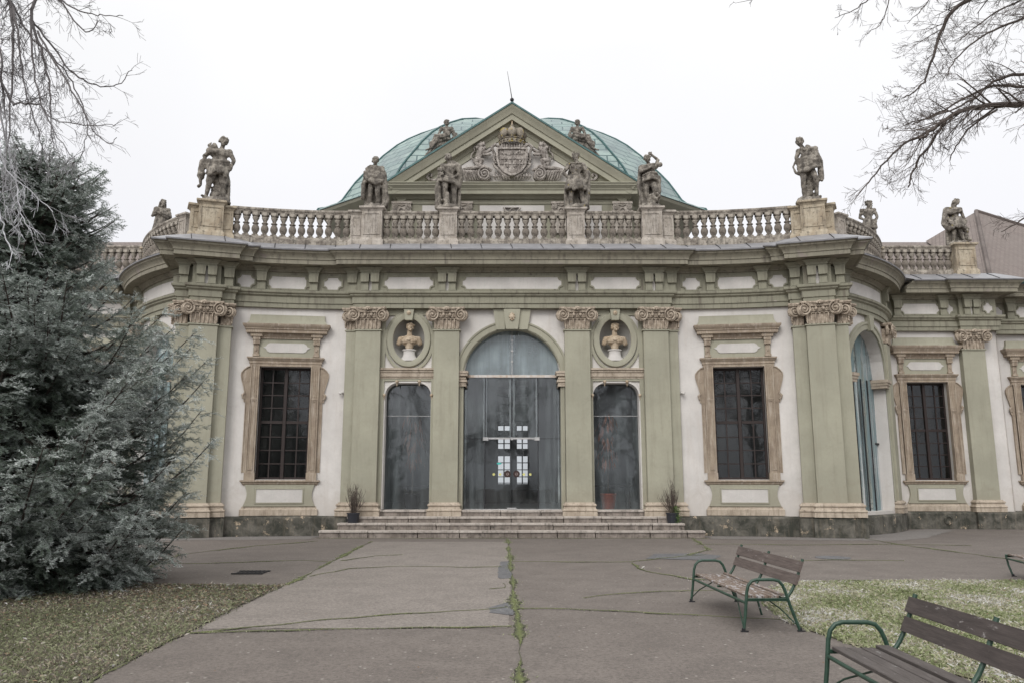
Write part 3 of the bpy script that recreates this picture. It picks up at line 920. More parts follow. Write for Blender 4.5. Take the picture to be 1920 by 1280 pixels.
# ------------------------------------------------------------ glazing of the centre
YG = YW + 0.36
MG = lambda u, v, w: (u, YG - w, v)
mb = MB(); sheet(mb, -ARC_R, ARC_R, K(5.09), arch_top, 32, MG, 0)
lun = mb.build('arch_window', M['glass_arch'], P)
mb = MB()
mb.box(-0.01, 0.01, YG - 0.03, YG + 0.02, 5.1, 6.54)
for z in (5.5, 5.85, 6.2): mb.box(-0.035, 0.035, YG - 0.05, YG - 0.02, z, z + 0.05)
mb.build('glazing_bar', M['alu'], lun)
mb = MB()
mb.bbox(-1.55, 1.55, YG - 0.06, YG + 0.03, 5.005, 5.085, 0.008); mb.build('transom_bar', M['rustbar'], lun)
mb = MB(); DH = 3.02
for a, b, z0, z1 in ((-1.57, -0.875, 0.80, DH), (-1.57, -0.875, DH, 5.0), (0.845, 1.57, 0.80, DH), (0.845, 1.57, DH, 5.0), (-0.865, -0.01, DH + .03, 5.0), (0.005, 0.835, DH + .03, 5.0)):
    mb.poly([MG(a, z0, 0), MG(b, z0, 0), MG(b, z1, 0), MG(a, z1, 0)])
scr = mb.build('glass_screen', M['glass'], P)
mb = MB()
for x in (-0.87, 0.84): mb.box(x - 0.012, x + 0.012, YG - 0.035, YG + 0.02, 0.80, 5.0)
mb.box(-0.014, 0.006, YG - 0.03, YG + 0.02, DH, 5.0)
for z in (DH,):
    mb.box(-1.57, -0.88, YG - 0.012, YG + 0.012, z - 0.006, z + 0.006); mb.box(0.85, 1.57, YG - 0.012, YG + 0.012, z - 0.006, z + 0.006)
mb.build('glazing_bar', M['iron'], scr)
mb = MB()
mb.bbox(-0.92, 0.89, YG - 0.05, YG + 0.03, DH - 0.02, DH + 0.035, 0.006)
for x in (-0.85, 0.80): mb.bbox(x - 0.09, x + 0.09, YG - 0.07, YG + 0.04, DH - 0.06, DH + 0.045, 0.008)
mb.bbox(-0.045, 0.035, YG - 0.07, YG + 0.04, DH - 0.045, DH + 0.04, 0.008)
mb.build('header_bar', M['alu'], scr)
mb = MB()
mb.box(-1.57, 1.57, YG - 0.06, YG + 0.05, 0.78, 0.805); mb.bbox(-0.16, 0.14, YG - 0.07, YG + 0.0, 0.80, 0.84, 0.006)
mb.build('threshold', M['alu'], scr)
for s in (-1, 1):
    a, b = (-0.86, -0.012) if s < 0 else (0.004, 0.83)
    mb = MB(); mb.poly([MG(a, 0.83, 0.01), MG(b, 0.83, 0.01), MG(b, DH - 0.03, 0.01), MG(a, DH - 0.03, 0.01)])
    d = mb.build('entrance_door', M['glass_door'], P)
    mb = MB()
    hx = s * 0.145
    n = 20
    ringm = [(hx + 0.078 * math.cos(2 * PI * k / n), 1.90 + 0.078 * math.sin(2 * PI * k / n)) for k in range(n)]
    mb.sweep(ringm, [(-0.03, 0.03), (-0.03, 0.06), (0.03, 0.06), (0.03, 0.03)], MG, closed=True)
    mb.prism([(hx + 0.02 * math.cos(t), 1.90 + 0.02 * math.sin(t)) for t in np.linspace(0, 2 * PI, 12)[:-1]], 0.02, 0.055, MG)
    hd = mb.build('handle', plain('handle_brown', (0.04, 0.018, 0.015), 0.35), d, 40)
    mb = MB()
    mb.prism([(hx + 0.048 * math.cos(t), 1.90 + 0.048 * math.sin(t)) for t in np.linspace(0, 2 * PI, 18)[:-1]], 0.015, 0.035, MG)
    mb.build('handle_plate', plain('handle_plate', (0.42, 0.33, 0.31), 0.5), d)
    for x in (0.38, 0.585):
        mb = MB(); mb.prism([(s * x + 0.042 * math.cos(t), 1.885 + 0.042 * math.sin(t)) for t in np.linspace(0, 2 * PI, 18)[:-1]], 0.012, 0.018, MG)
        mb.build('sticker', plain('yellow_sticker', (0.62, 0.60, 0.22), 0.5), d)
    if s < 0:
        mb = MB(); mb.prism([(-0.50, 2.22), (-0.43, 2.19), (-0.35, 2.205), (-0.33, 2.24), (-0.40, 2.265), (-0.47, 2.255)], 0.012, 0.018, MG)
        mb.build('teal_sticker', plain('teal_sticker', (0.05, 0.42, 0.38), 0.5), d)
    c = s * 3.34
    mb = MB(); sheet(mb, c - 0.75, c + 0.75, K(0.78), round_top(c, 0.75, 4.80, 0.42), 24, MG, 0)
    sw = mb.build('side_window', M['glass'], P)
    mb = MB(); mb.box(c - 0.75, c + 0.75, YG - 0.012, YG + 0.012, 3.74, 3.755)
    mb.build('glass_joint', M['alu'], sw)

# lime film left by condensation along the glass joints
rf = random.Random(9)
for x, z0, z1, w in ((-0.90, 3.06, 4.98, .05), (-0.83, 3.06, 4.98, .04), (-0.06, 3.06, 4.98, .05), (0.06, 3.06, 4.98, .06), (0.80, 3.06, 4.98, .04), (-0.05, 5.12, 6.5, .05), (0.06, 5.12, 6.45, .07), (-1.50, 0.85, 4.9, .04), (1.50, .85, 4.9, .03)):
    mb = MB(); n = 18; pl = []
    for k in range(n + 1):
        z = z0 + (z1 - z0) * k / n; ww = w * rf.uniform(.45, 1.0)
        pl.append((x - ww, x + ww * rf.uniform(.6, 1), z))
    for p0, p1 in zip(pl, pl[1:]): mb.poly([MG(p0[0], p0[2], 0.004), MG(p0[1], p0[2], 0.004), MG(p1[1], p1[2], 0.004), MG(p1[0], p1[2], 0.004)])
    mb.build('lime_film', M['film'], scr, recalc=False)

# ------------------------------------------------------------ hall behind the glass
mb = MB()
X0, X1, Y0, Y1, Z0, Z1 = -5.6, 5.6, YW + 0.52, 37.0, 0.77, 7.6
mb.poly([(X0, Y0, Z0), (X1, Y0, Z0), (X1, Y1, Z0), (X0, Y1, Z0)])
mb.poly([(X0, Y0, Z1), (X0, Y1, Z1), (X1, Y1, Z1), (X1, Y0, Z1)])
mb.poly([(X0, Y0, Z0), (X0, Y1, Z0), (X0, Y1, Z1), (X0, Y0, Z1)])
mb.poly([(X1, Y0, Z0), (X1, Y0, Z1), (X1, Y1, Z1), (X1, Y1, Z0)])
wall(mb, X0, X1, Z0, Z1, [(-0.67, -0.07, K(1.58), K(4.27), 1), (0.2, 0.75, K(1.58), K(4.27), 1)], lambda u, v, w: (u, Y1 - w, v), 0.3)
mb.build('hall_interior', M['room'], P)
mb = MB()
for a, b in ((-0.67, -0.07), (0.2, 0.75)):
    mb.box(a, b, Y1 + 0.12, Y1 + 0.2, 3.67, 4.02); mb.box(a, b, Y1 + 0.12, Y1 + 0.2, 2.88, 3.15)
    for k in range(3): 
        x = a + (b - a) * k / 2; mb.box(x - 0.03, x + 0.03, Y1 + 0.08, Y1 + 0.14, 1.58, 4.27)
    for z in (1.62, 1.9, 2.22, 2.54, 2.86, 3.16, 3.42, 4.25): mb.box(a, b, Y1 + 0.08, Y1 + 0.14, z - 0.02, z + 0.02)
mb.build('rear_window_bars', M['iron'], P)
mb = MB()     # blind upper lights of the rear window: pale leading on grey boards
for a, b in ((-0.67, -0.07), (0.2, 0.75)):
    for z in (4.45, 4.85, 5.25, 5.65, 6.05):
        mb.box(a, b, Y1 - 0.06, Y1 - 0.02, z, z + 0.30)
mb.build('rear_window_boards', M['alu'], P)
for q in ((-2.75, -2.05, 35.2, 35.5, 0.78, 2.3), (1.95, 2.65, 35.2, 35.5, 0.78, 2.3), (-1.5, 1.6, 33.6, 34.2, 0.78, 1.35)):
    mb = MB(); mb.bbox(*q, 0.03); mb.build('hall_cabinet', M['wood'], P)

# ------------------------------------------------------------ the tall side windows
def window_meshes():
    W_, zb, zt = 0.8, 1.72, 5.28
    mb = MB()     # sash, set back 0.25
    y0, y1 = 0.20, 0.27
    for x0, x1 in ((-W_, -W_ + 0.07), (W_ - 0.07, W_), (-0.055, 0.055)): mb.bbox(x0, x1, y0 - (0.02 if abs(x0) < .1 else 0), y1, zb, zt, 0.01)
    zm = 3.52
    for z0, z1 in ((zb, zb + 0.07), (zt - 0.08, zt), (zm - 0.045, zm + 0.045)): mb.box(-W_ + 0.07, W_ - 0.07, y0 + 0.01, y1, z0, z1)
    for x in (-0.415, 0.415): mb.box(x - 0.021, x + 0.021, y0 + 0.02, y1 - 0.01, zb, zt)
    for a, b in ((zb + 0.07, zm - 0.045), (zm + 0.045, zt - 0.08)):
        for k in range(1, 4):
            z = a + (b - a) * k / 4
            mb.box(-W_ + 0.07, W_ - 0.07, y0 + 0.022, y1 - 0.012, z - 0.019, z + 0.019)
    sash = mb.mesh('window', M['wood'])
    mb = MB()
    mb.poly([(-W_, 0.25, zb), (W_, 0.25, zb), (W_, 0.25, zt), (-W_, 0.25, zt)])
    pane = mb.mesh('pane', M['pane'])
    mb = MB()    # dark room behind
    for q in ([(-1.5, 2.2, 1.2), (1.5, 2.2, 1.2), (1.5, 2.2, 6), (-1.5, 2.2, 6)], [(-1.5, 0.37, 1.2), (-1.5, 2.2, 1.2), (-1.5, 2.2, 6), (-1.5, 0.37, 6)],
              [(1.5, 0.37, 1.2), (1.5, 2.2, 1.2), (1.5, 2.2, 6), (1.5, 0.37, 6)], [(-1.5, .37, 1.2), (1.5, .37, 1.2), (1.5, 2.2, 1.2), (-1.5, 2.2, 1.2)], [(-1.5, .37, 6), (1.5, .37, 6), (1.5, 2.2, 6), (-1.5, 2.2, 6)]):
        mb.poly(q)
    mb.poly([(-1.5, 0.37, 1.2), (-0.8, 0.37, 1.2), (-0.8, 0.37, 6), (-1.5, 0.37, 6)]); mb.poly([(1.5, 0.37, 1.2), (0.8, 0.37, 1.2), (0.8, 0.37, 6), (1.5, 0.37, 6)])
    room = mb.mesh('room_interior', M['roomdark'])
    mb = MB()    # carved stone surround
    for s in (-1, 1):
        a, b = (W_, W_ + 0.27)
        mb.box(*sorted((s * a, s * b)), -0.10, 0.05, 1.74, 5.30)
        mb.box(*sorted((s * (a - 0.02), s * (b + 0.03))), -0.13, 0.05, 1.70, 1.93)
        mb.box(*sorted((s * a, s * (a + 0.035))), -0.125, 0.05, 1.93, 5.30)
        mb.box(*sorted((s * (b - 0.035), s * b)), -0.125, 0.05, 1.93, 5.30)
        # lower sunk panel edge and upper flutes
        mb.sweep([(s * (a + .07), 2.02), (s * (a + .07), 4.18), (s * (b - .07), 4.18), (s * (b - .07), 2.02)], [(-0.012, 0.1), (-0.012, 0.118), (0.012, 0.118), (0.012, 0.1)], XD, closed=True)
        for k in range(3):
            x = s * (a + 0.07 + 0.065 * k); mb.tube([(x, -0.105, 4.30), (x, -0.105, 5.27)], 0.014, 5)
        mb.box(*sorted((s * (a + .04), s * (b - .04))), -0.118, 0, 4.21, 4.25)
        # outer strip and the ear
        mb.box(*sorted((s * b, s * (b + 0.10))), -0.055, 0.02, 1.93, 4.4)
        mb.box(*sorted((s * (b + .1), s * (b + 0.125))), -0.075, 0.02, 1.93, 4.4)
        ear = [(b, 5.27), (b + .10, 5.25), (b + .20, 5.17), (b + .275, 5.07), (b + .285, 4.98), (b + .26, 4.84), (b + .20, 4.64), (b + .155, 4.45), (b + .15, 4.28), (b + .17, 4.20), (b + .15, 4.13), (b, 4.10)]
        mb.prism([(s * x, z) for x, z in ear], -0.02, 0.065, XD)
        mb.sweep([(s * x, z) for x, z in ear[:-1]], [(-0.014, 0.06), (-0.014, 0.095), (0.014, 0.095), (0.014, 0.06)], XD)
        mb.tube([(s * (b + .15), -0.09, 4.42), (s * (b + .21), -0.10, 4.35), (s * (b + .19), -0.09, 4.25), (s * (b + .13), -0.08, 4.24)], [0.03, 0.04, 0.035, 0.02], 6)
        # bracket beside the frieze
        x = s * (W_ + 0.14)
        mb.box(x - 0.10, x + 0.10, -0.15, 0, 5.98, 6.22); mb.box(x - 0.115, x + 0.115, -0.17, 0, 6.12, 6.22)
        mb.box(x - 0.075, x + 0.075, -0.10, 0, 5.62, 5.98); mb.box(x - 0.10, x + 0.10, -0.12, 0, 5.60, 5.67)
        mb.sphere((x, -0.11, 5.80), (0.03, 0.02, 0.05), 6, 5)
        mb.box(x - 0.18, x + 0.18, -0.20, 0, 6.22, 6.34)
        for k in range(3): mb.tube([(x - 0.05 + 0.05 * k, -0.155, 5.99), (x - 0.05 + 0.05 * k, -0.155, 6.11)], 0.012, 4)
    L_ = W_ + 0.36
    mb.sweep([(-L_ + .05, 0), (-L_ + .05, -0.10), (L_ - .05, -0.10), (L_ - .05, 0)], [(0, 5.28), (0, 5.36), (0.02, 5.37), (0.02, 5.44), (0.05, 5.47), (0.07, 5.51), (0.09, 5.53), (0.09, 5.57), (-0.1, 5.58)], PLAN)
    mb.sweep([(-W_ - .22, 0), (-W_ - .22, -0.09), (W_ + .22, -0.09), (W_ + .22, 0)], [(0, 6.16), (0.0, 6.20), (0.03, 6.24), (0.06, 6.32), (-0.05, 6.33)], PLAN)
    c = W_ + 0.34
    mb.sweep([(-c, 0.02), (-c, -0.14), (c, -0.14), (c, 0.02)], [(-0.1, 6.32), (0.0, 6.32), (0.12, 6.335), (0.12, 6.43), (0.15, 6.44), (0.15, 6.47), (0.18, 6.50), (0.21, 6.55), (0.22, 6.585), (0.22, 6.61), (-0.1, 6.64)], PLAN)
    sur = mb.mesh('window_surround', M['frame_stone'], 30)
    mb = MB()    # painted hood, frieze ground and apron
    lo, hi = W_ + 0.40, W_ + 0.16
    mb.sweep([(-1.26, 0.02), (-1.26, -0.19), (1.26, -0.19), (1.26, 0.02)], [(0.03, 6.62), (0.0, 6.65), (-0.045, 6.70), (-0.075, 6.77), (-0.09, 6.92), (-0.09, 6.94), (-0.15, 6.95)], PLAN)
    hood = mb.mesh('window_hood', M['green'], 30)
    mb = MB()
    mb.prism([(-W_ - 0.24, 5.58), (W_ + 0.24, 5.58), (W_ + 0.24, 6.2), (-W_ - 0.24, 6.2)], 0, 0.05, XD)
    ground_ = mb.mesh('window_frieze', M['green'])
    mb = MB()
    ap = []
    for k in range(13):
        t = k / 12
        ap.append((1.06 - 0.09 * math.sin(PI * t) ** 1.0 + 0.03 * (1 - t), 0.90 + 0.66 * t))
    poly = [(-x, z) for x, z in ap[::-1]] + ap
    mb.prism(poly, 0, 0.09, XD)
    mb.sweep([(-0.70, 1.02), (-0.70, 1.42), (0.70, 1.42), (0.70, 1.02)], [(-0.0, 0.085), (-0.0, 0.115), (-0.035, 0.115), (-0.045, 0.085)], XD, closed=True)
    apron = mb.mesh('apron', M['green'], 30)
    mb = MB()
    mb.prism([(-0.70, 1.02), (0.70, 1.02), (0.70, 1.42), (-0.70, 1.42)], 0.085, 0.1, XD)
    wp2 = mb.mesh('apron_panel', M['panel'])
    mb = MB()
    pp = [(-0.80, 5.885), (-0.70, 5.93), (-0.66, 5.99), (-0.58, 6.03), (0.58, 6.03), (0.66, 5.99), (0.70, 5.93), (0.80, 5.885), (0.70, 5.84), (0.66, 5.77), (0.58, 5.73), (-0.58, 5.73), (-0.66, 5.77), (-0.70, 5.84)]
    mb.prism([(x * 0.92, z) for x, z in pp], 0.045, 0.07, XD)
    wp = mb.mesh('window_panel', M['panel'])
    mb = MB()
    mb.sweep([(-1.12, 0.02), (-1.12, -0.06), (1.12, -0.06), (1.12, 0.02)], [(0, 1.54), (0.0, 1.56), (0.03, 1.58), (0.05, 1.63), (0.09, 1.655), (0.09, 1.70), (-0.5, 1.715)], PLAN)
    sill = mb.mesh('sill', M['frame_stone'], 30)
    mb = MB()
    mb.sweep([(-1.14, 0.02), (-1.14, -0.07), (1.14, -0.07), (1.14, 0.02)], [(0.04, 0.62), (0.04, 0.80), (0.0, 0.83), (-0.02, 0.90), (-0.1, 0.90)], PLAN)
    foot = mb.mesh('apron_base', M['beige'], 30)
    return sash, pane, room, sur, hood, ground_, apron, wp, wp2, sill, foot
WM = window_meshes()
def place_window(x, y, rz, sx=1.0):
    o = inst('window', WM[0], (x, y, 0), rz, P, (sx, 1, 1))
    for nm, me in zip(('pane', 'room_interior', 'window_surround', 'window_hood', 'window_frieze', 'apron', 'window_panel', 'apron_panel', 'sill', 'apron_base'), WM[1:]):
        c = inst(nm, me, (0, 0, 0), 0, None)
        c.parent = o
for s in (1, -1):
    a = math.asin((7.26 - 5.0) / AR)
    place_window(*arc(a, 0.0, s), -a * s)
    place_window(s * 15.32, WING_Y, 0, 0.96)
    place_window(s * 20.0, 29.95, 0)
    place_window(s * 24.5, 29.95, 0)

# ------------------------------------------------------------ balustrade
def baluster_mesh():
    mb = MB()
    H = 0.80
    mb.box(-0.10, 0.10, -0.10, 0.10, 9.53, 9.58)
    pr = [(0.06, 9.58), (0.085, 9.60), (0.065, 9.62), (0.075, 9.65), (0.105, 9.70), (0.124, 9.76), (0.122, 9.82), (0.10, 9.88), (0.07, 9.925), (0.058, 9.945), (0.10, 9.955), (0.105, 9.985), (0.060, 9.995),
          (0.058, 10.02), (0.066, 10.06), (0.085, 10.10), (0.110, 10.15), (0.112, 10.175), (0.06, 10.19), (0.065, 10.20), (0.115, 10.21), (0.12, 10.235)]
    mb.lathe(pr, 12)
    mb.box(-0.118, 0.118, -0.118, 0.118, 10.235, 10.33)
    return mb.mesh('baluster', M['parapet'], 50)
BAL = baluster_mesh()
RAIL = [(-0.12, 10.32), (0.115, 10.32), (0.125, 10.345), (0.125, 10.375), (0.15, 10.40), (0.155, 10.43), (0.145, 10.47), (0.10, 10.49), (-0.10, 10.49), (-0.145, 10.47), (-0.155, 10.43), (-0.12, 10.32)]
FOOT = [(-0.16, 9.0), (0.17, 9.0), (0.17, 9.44), (0.14, 9.46), (0.13, 9.52), (0.10, 9.535), (-0.10, 9.535), (-0.16, 9.44), (-0.16, 9.0)]
rb = random.Random(5)
def balustrade(path, n, margin=0.0):
    """path of plan points; n balusters evenly spread"""
    mb = MB()
    mb.sweep(path, RAIL, PLAN); mb.sweep(path, FOOT, PLAN)
    o = mb.build('balustrade', M['parapet'], P, 40)
    L = [0.0]
    for a, b in zip(path, path[1:]): L.append(L[-1] + math.dist(a, b))
    T = L[-1]
    for k in range(n):
        t = margin + (T - 2 * margin) * (k + 0.5) / n
        i = max(j for j in range(len(L)) if L[j] <= t); i = min(i, len(path) - 2)
        u = (t - L[i]) / (L[i + 1] - L[i])
        x = path[i][0] + (path[i + 1][0] - path[i][0]) * u; y = path[i][1] + (path[i + 1][1] - path[i][1]) * u
        rz = math.atan2(path[i + 1][1] - path[i][1], path[i + 1][0] - path[i][0])
        inst('baluster', BAL, (x, y, 0), rz, o)
def pedestal_mesh(w, d, zt, mat, zb=9.0):
    mb = MB()
    mb.box(-w / 2, w / 2, -d / 2, d / 2, zb, zt - 0.12)
    r = [(-w / 2, d / 2), (-w / 2, -d / 2), (w / 2, -d / 2), (w / 2, d / 2)]
    mb.sweep(r, [(0, zb), (0.06, zb), (0.06, 9.42), (0.05, 9.45), (0.02, 9.48), (0.015, 9.52), (0, 9.53)], PLAN, closed=True)
    mb.sweep(r, [(-0.05, zt - 0.15), (0.01, zt - 0.15), (0.02, zt - 0.12), (0.05, zt - 0.09), (0.085, zt - 0.07), (0.085, zt - 0.015), (0.06, zt), (-0.3, zt + 0.005)], PLAN, closed=True)
    mb.poly([(-w / 2, -d / 2, zt), (w / 2, -d / 2, zt), (w / 2, d / 2, zt), (-w / 2, d / 2, zt)])
    q = w / 2 - 0.09
    mb.sweep([(-q, 9.66), (-q, zt - 0.26), (q, zt - 0.26), (q, 9.66)], [(-0.0, d / 2), (0, d / 2 + 0.022), (-0.03, d / 2 + 0.022), (-0.035, d / 2)], XD, closed=True)
    return mb.mesh('pedestal', M[mat], 40)
YB = 25.36
PD1 = pedestal_mesh(0.58, 0.42, 10.58, 'pedestal'); PD2 = pedestal_mesh(0.66, 0.50, 10.60, 'pedestal')
PDF = pedestal_mesh(0.40, 0.34, 10.50, 'pedestal'); PDC = pedestal_mesh(0.74, 0.66, 10.52, 'pedestal2'); PDG = pedestal_mesh(0.40, 0.40, 10.42, 'pedestal2')
ped = []
for s in (1, -1):
    ped.append(inst('pedestal', PD1, (s * 2.11, YB, 0), 0, P)); inst('pedestal', PD2, (s * 4.62, YB - 0.02, 0), 0, P)
    inst('pedestal', PDF, (s * 5.15, YB + 0.03, 0), 0, P)
    balustrade([(s * 2.4, YB), (s * 4.29, YB)][::s], 7)
    pp = [arc(a, 0.10, s) for a in np.linspace(0.022, 0.262, 11)]
    balustrade(pp[::s], 13)
    inst('pedestal', PDG, (*corner(-0.46, 0.12, s), 0), -A_M * s, P)
    inst('pedestal', PDC, (*corner(0, 0.16, s), 0), -A_M * s, P)
    inst('pedestal', PDG, (*corner(0.46, 0.06, s), 0), -A_M * s - 0.15 * s, P)
    inst('pedestal', PDF, (*drum(0.595, 0.0, s), 0), 0.595 * s, P)
    pp = [drum(h, 0.0, s) for h in np.linspace(0.63, HB - 0.03, 12)]
    balustrade(pp[::s], 15)
    inst('pedestal', PDG, (s * 13.75, 29.2, 0), 0.5 * s, P)
    balustrade([(s * 14.0, 29.25), (s * 16.72, 29.25)][::s], 10)
    inst('pedestal', PDC, (s * 17.1, 29.22, 0), 0, P)
balustrade([(-1.82, YB), (1.82, YB)], 12)

# ------------------------------------------------------------ attic with pediment
YP = 27.1
ATT = [(-4.15, YP + 5), (-4.15, YP), (4.15, YP), (4.15, YP + 5)]
mb = MB()
mb.sweep(ATT, [(0, 9.0), (0, 11.75)], PLAN, caps=False)
# curved buttress flanks
for s in (-1, 1):
    q = [(4.10, 9.2), (5.1, 9.2), (4.62, 10.6), (4.38, 11.1), (4.33, 11.6), (4.10, 11.6)]
    mb.prism([(s * x, z) for x, z in q], -1.2, -0.15, lambda u, v, w: (u, YP - w, v))
mb.build('attic_wall', M['trim'], P)
mb = MB()
mb.sweep(ATT, [(0, 11.40), (0.03, 11.40), (0.03, 11.46), (0.05, 11.47), (0.06, 11.50), (0.0, 11.51)], PLAN, caps=False)
mb.sweep(ATT, [(0, 11.56), (0.06, 11.58), (0.10, 11.64), (0.12, 11.66), (0.30, 11.675), (0.30, 11.81), (0.33, 11.82), (0.34, 11.86), (0.40, 11.93), (0.43, 11.96), (0.43, 12.0), (0.47, 12.03), (0.47, 12.06), (-0.3, 12.1)], PLAN, caps=False)
mb.build('pediment_cornice', M['green'], P, 25)
for x in (-3.93, -1.75, 1.75, 3.93):
    mb = MB()
    mb.box(x - 0.33, x + 0.33, YP - 0.09, YP, 10.3, 11.38); mb.box(x - 0.36, x + 0.36, YP - 0.12, YP, 11.38, 11.46)
    for e in (-1, 1):
        volute(mb, x + e * 0.25, 11.27, 0.11, -YP + 0.12, -e, 0, 0.05)
        mb.tube([(x + e * 0.34, YP - 0.1, 11.12), (x + e * 0.33, YP - 0.12, 10.92), (x + e * 0.35, YP - 0.1, 10.77)], [0.04, 0.05, 0.02], 6)
    mb.tube([(x - 0.13, YP - 0.11, 11.34), (x, YP - 0.12, 11.30), (x + 0.13, YP - 0.11, 11.34)], 0.02, 5)
    mb.tube([(x - 0.1, YP - 0.11, 11.10), (x - .07, YP - 0.12, 11.18), (x, YP - 0.12, 11.22), (x + .07, YP - 0.12, 11.18), (x + 0.1, YP - 0.11, 11.10)], 0.022, 5)
    mb.build('attic_capital', M['pedestal'], P, 40)
for a, b in ((-3.2, -2.35), (-1.15, 1.15), (2.35, 3.2)):
    mb = MB(); mb.prism([(a, 9.6), (b, 9.6), (b, 11.34), (a, 11.34)], 0, 0.02, lambda u, v, w: (u, YP - w, v))
    mb.build('attic_panel', M['panel'], P)
mb = MB()
mb.prism([(-0.25, 11.22), (0.25, 11.22), (0, 11.2)], 0, 0.16, lambda u, v, w: (u, YP - w, v)); mb.tube([(-0.3, YP - 0.1, 11.22), (-0.15, YP - 0.18, 11.0), (0, YP - 0.2, 11.18), (0.15, YP - 0.18, 11.0), (0.3, YP - 0.1, 11.22)], 0.035, 6)
mb.build('attic_finial', M['relief'], P, 40)
AX = 4.45; ZB = 12.08; ZA = 15.05
sl = (ZA - ZB) / AX
MPD = lambda u, v, w: (u, YP - w, v)
mb = MB()
mb.prism([(-AX + .35, ZB), (AX - .35, ZB), (0, ZA - 0.25)], -0.4, 0.02, MPD)
mb.build('tympanum', M['white'], P)
rake = [(-AX, ZB - 0.02), (0, ZA), (AX, ZB - 0.02)]
mb = MB()
# n is measured to the right of the path, that is downwards / inwards here
mb.sweep(rake, [(0.03, -0.3), (0.03, 0.47), (0.07, 0.46), (0.12, 0.42), (0.25, 0.37), (0.29, 0.35), (0.29, 0.31), (0.47, 0.31), (0.47, 0.14), (0.52, 0.12), (0.60, 0.09), (0.62, 0.06), (0.80, 0.06), (0.81, 0.0), (0.81, -0.3)], MPD)
mb.build('raking_cornice', M['green'], P, 25)
mb = MB()
mb.sweep(rake, [(0.03, -0.4), (0.03, 0.50), (-0.03, 0.50), (-0.05, 0.3), (-0.05, -5.5)], MPD, caps=False)
mb.build('pediment_roof', M['ridge'], P)
mb = MB()
mb.tube([(0.02, YP - 0.35, ZA), (0.0, YP - 0.35, ZA + 0.18)], [0.06, 0.03], 8); mb.sphere((0.0, YP - 0.35, ZA + 0.17), 0.075, 10, 7)
mb.tube([(0.0, YP - 0.35, ZA + 0.2), (-0.06, YP - 0.35, ZA + 0.6), (-0.17, YP - 0.35, ZA + 1.28)], [0.018, 0.012, 0.006], 6)
mb.build('lightning_rod', M['iron'], P)

# ------------------------------------------------------------ coat of arms in the tympanum
arms = MB()
CX, CZ = 0.0, 13.05
YT = YP - 0.02
shield = []
for k in range(25):
    t = k / 24 * PI
    shield.append((-0.52 * math.cos(t) ** 1 if True else 0, 0))
sh = [(-0.50, 13.32), (-0.51, 13.15), (-0.50, 12.95), (-0.44, 12.72), (-0.30, 12.52), (-0.12, 12.42), (0, 12.38), (0.12, 12.42), (0.30, 12.52), (0.44, 12.72), (0.50, 12.95), (0.51, 13.15), (0.50, 13.32), (0.25, 13.34), (-0.25, 13.34)]
arms.prism(sh, 0.0, 0.34, MPD)
arms.sweep([(x * 1.05, 13.02 + (z - 13.02) * 1.05) for x, z in sh], [(-0.035, 0.30), (-0.035, 0.40), (0.035, 0.40), (0.035, 0.30)], MPD, closed=True)
rr = random.Random(3)
for k in range(7):
    x = -0.40 + 0.8 * k / 6
    arms.box(x - 0.012, x + 0.012, YP - 0.365, YP - 0.33, 12.62 if abs(x) < .3 else 12.8, 13.3)
for z in (12.75, 12.95, 13.15): arms.box(-0.45, 0.45, YP - 0.368, YP - 0.33, z, z + 0.02)
for k in range(26):
    arms.sphere((rr.uniform(-0.36, 0.36), YP - 0.35, rr.uniform(12.65, 13.25)), (rr.uniform(.02, .06), 0.035, rr.uniform(.02, .06)), 6, 4)
arm_o = arms.build('coat_of_arms', M['relief'], P, 40)
mb = MB()
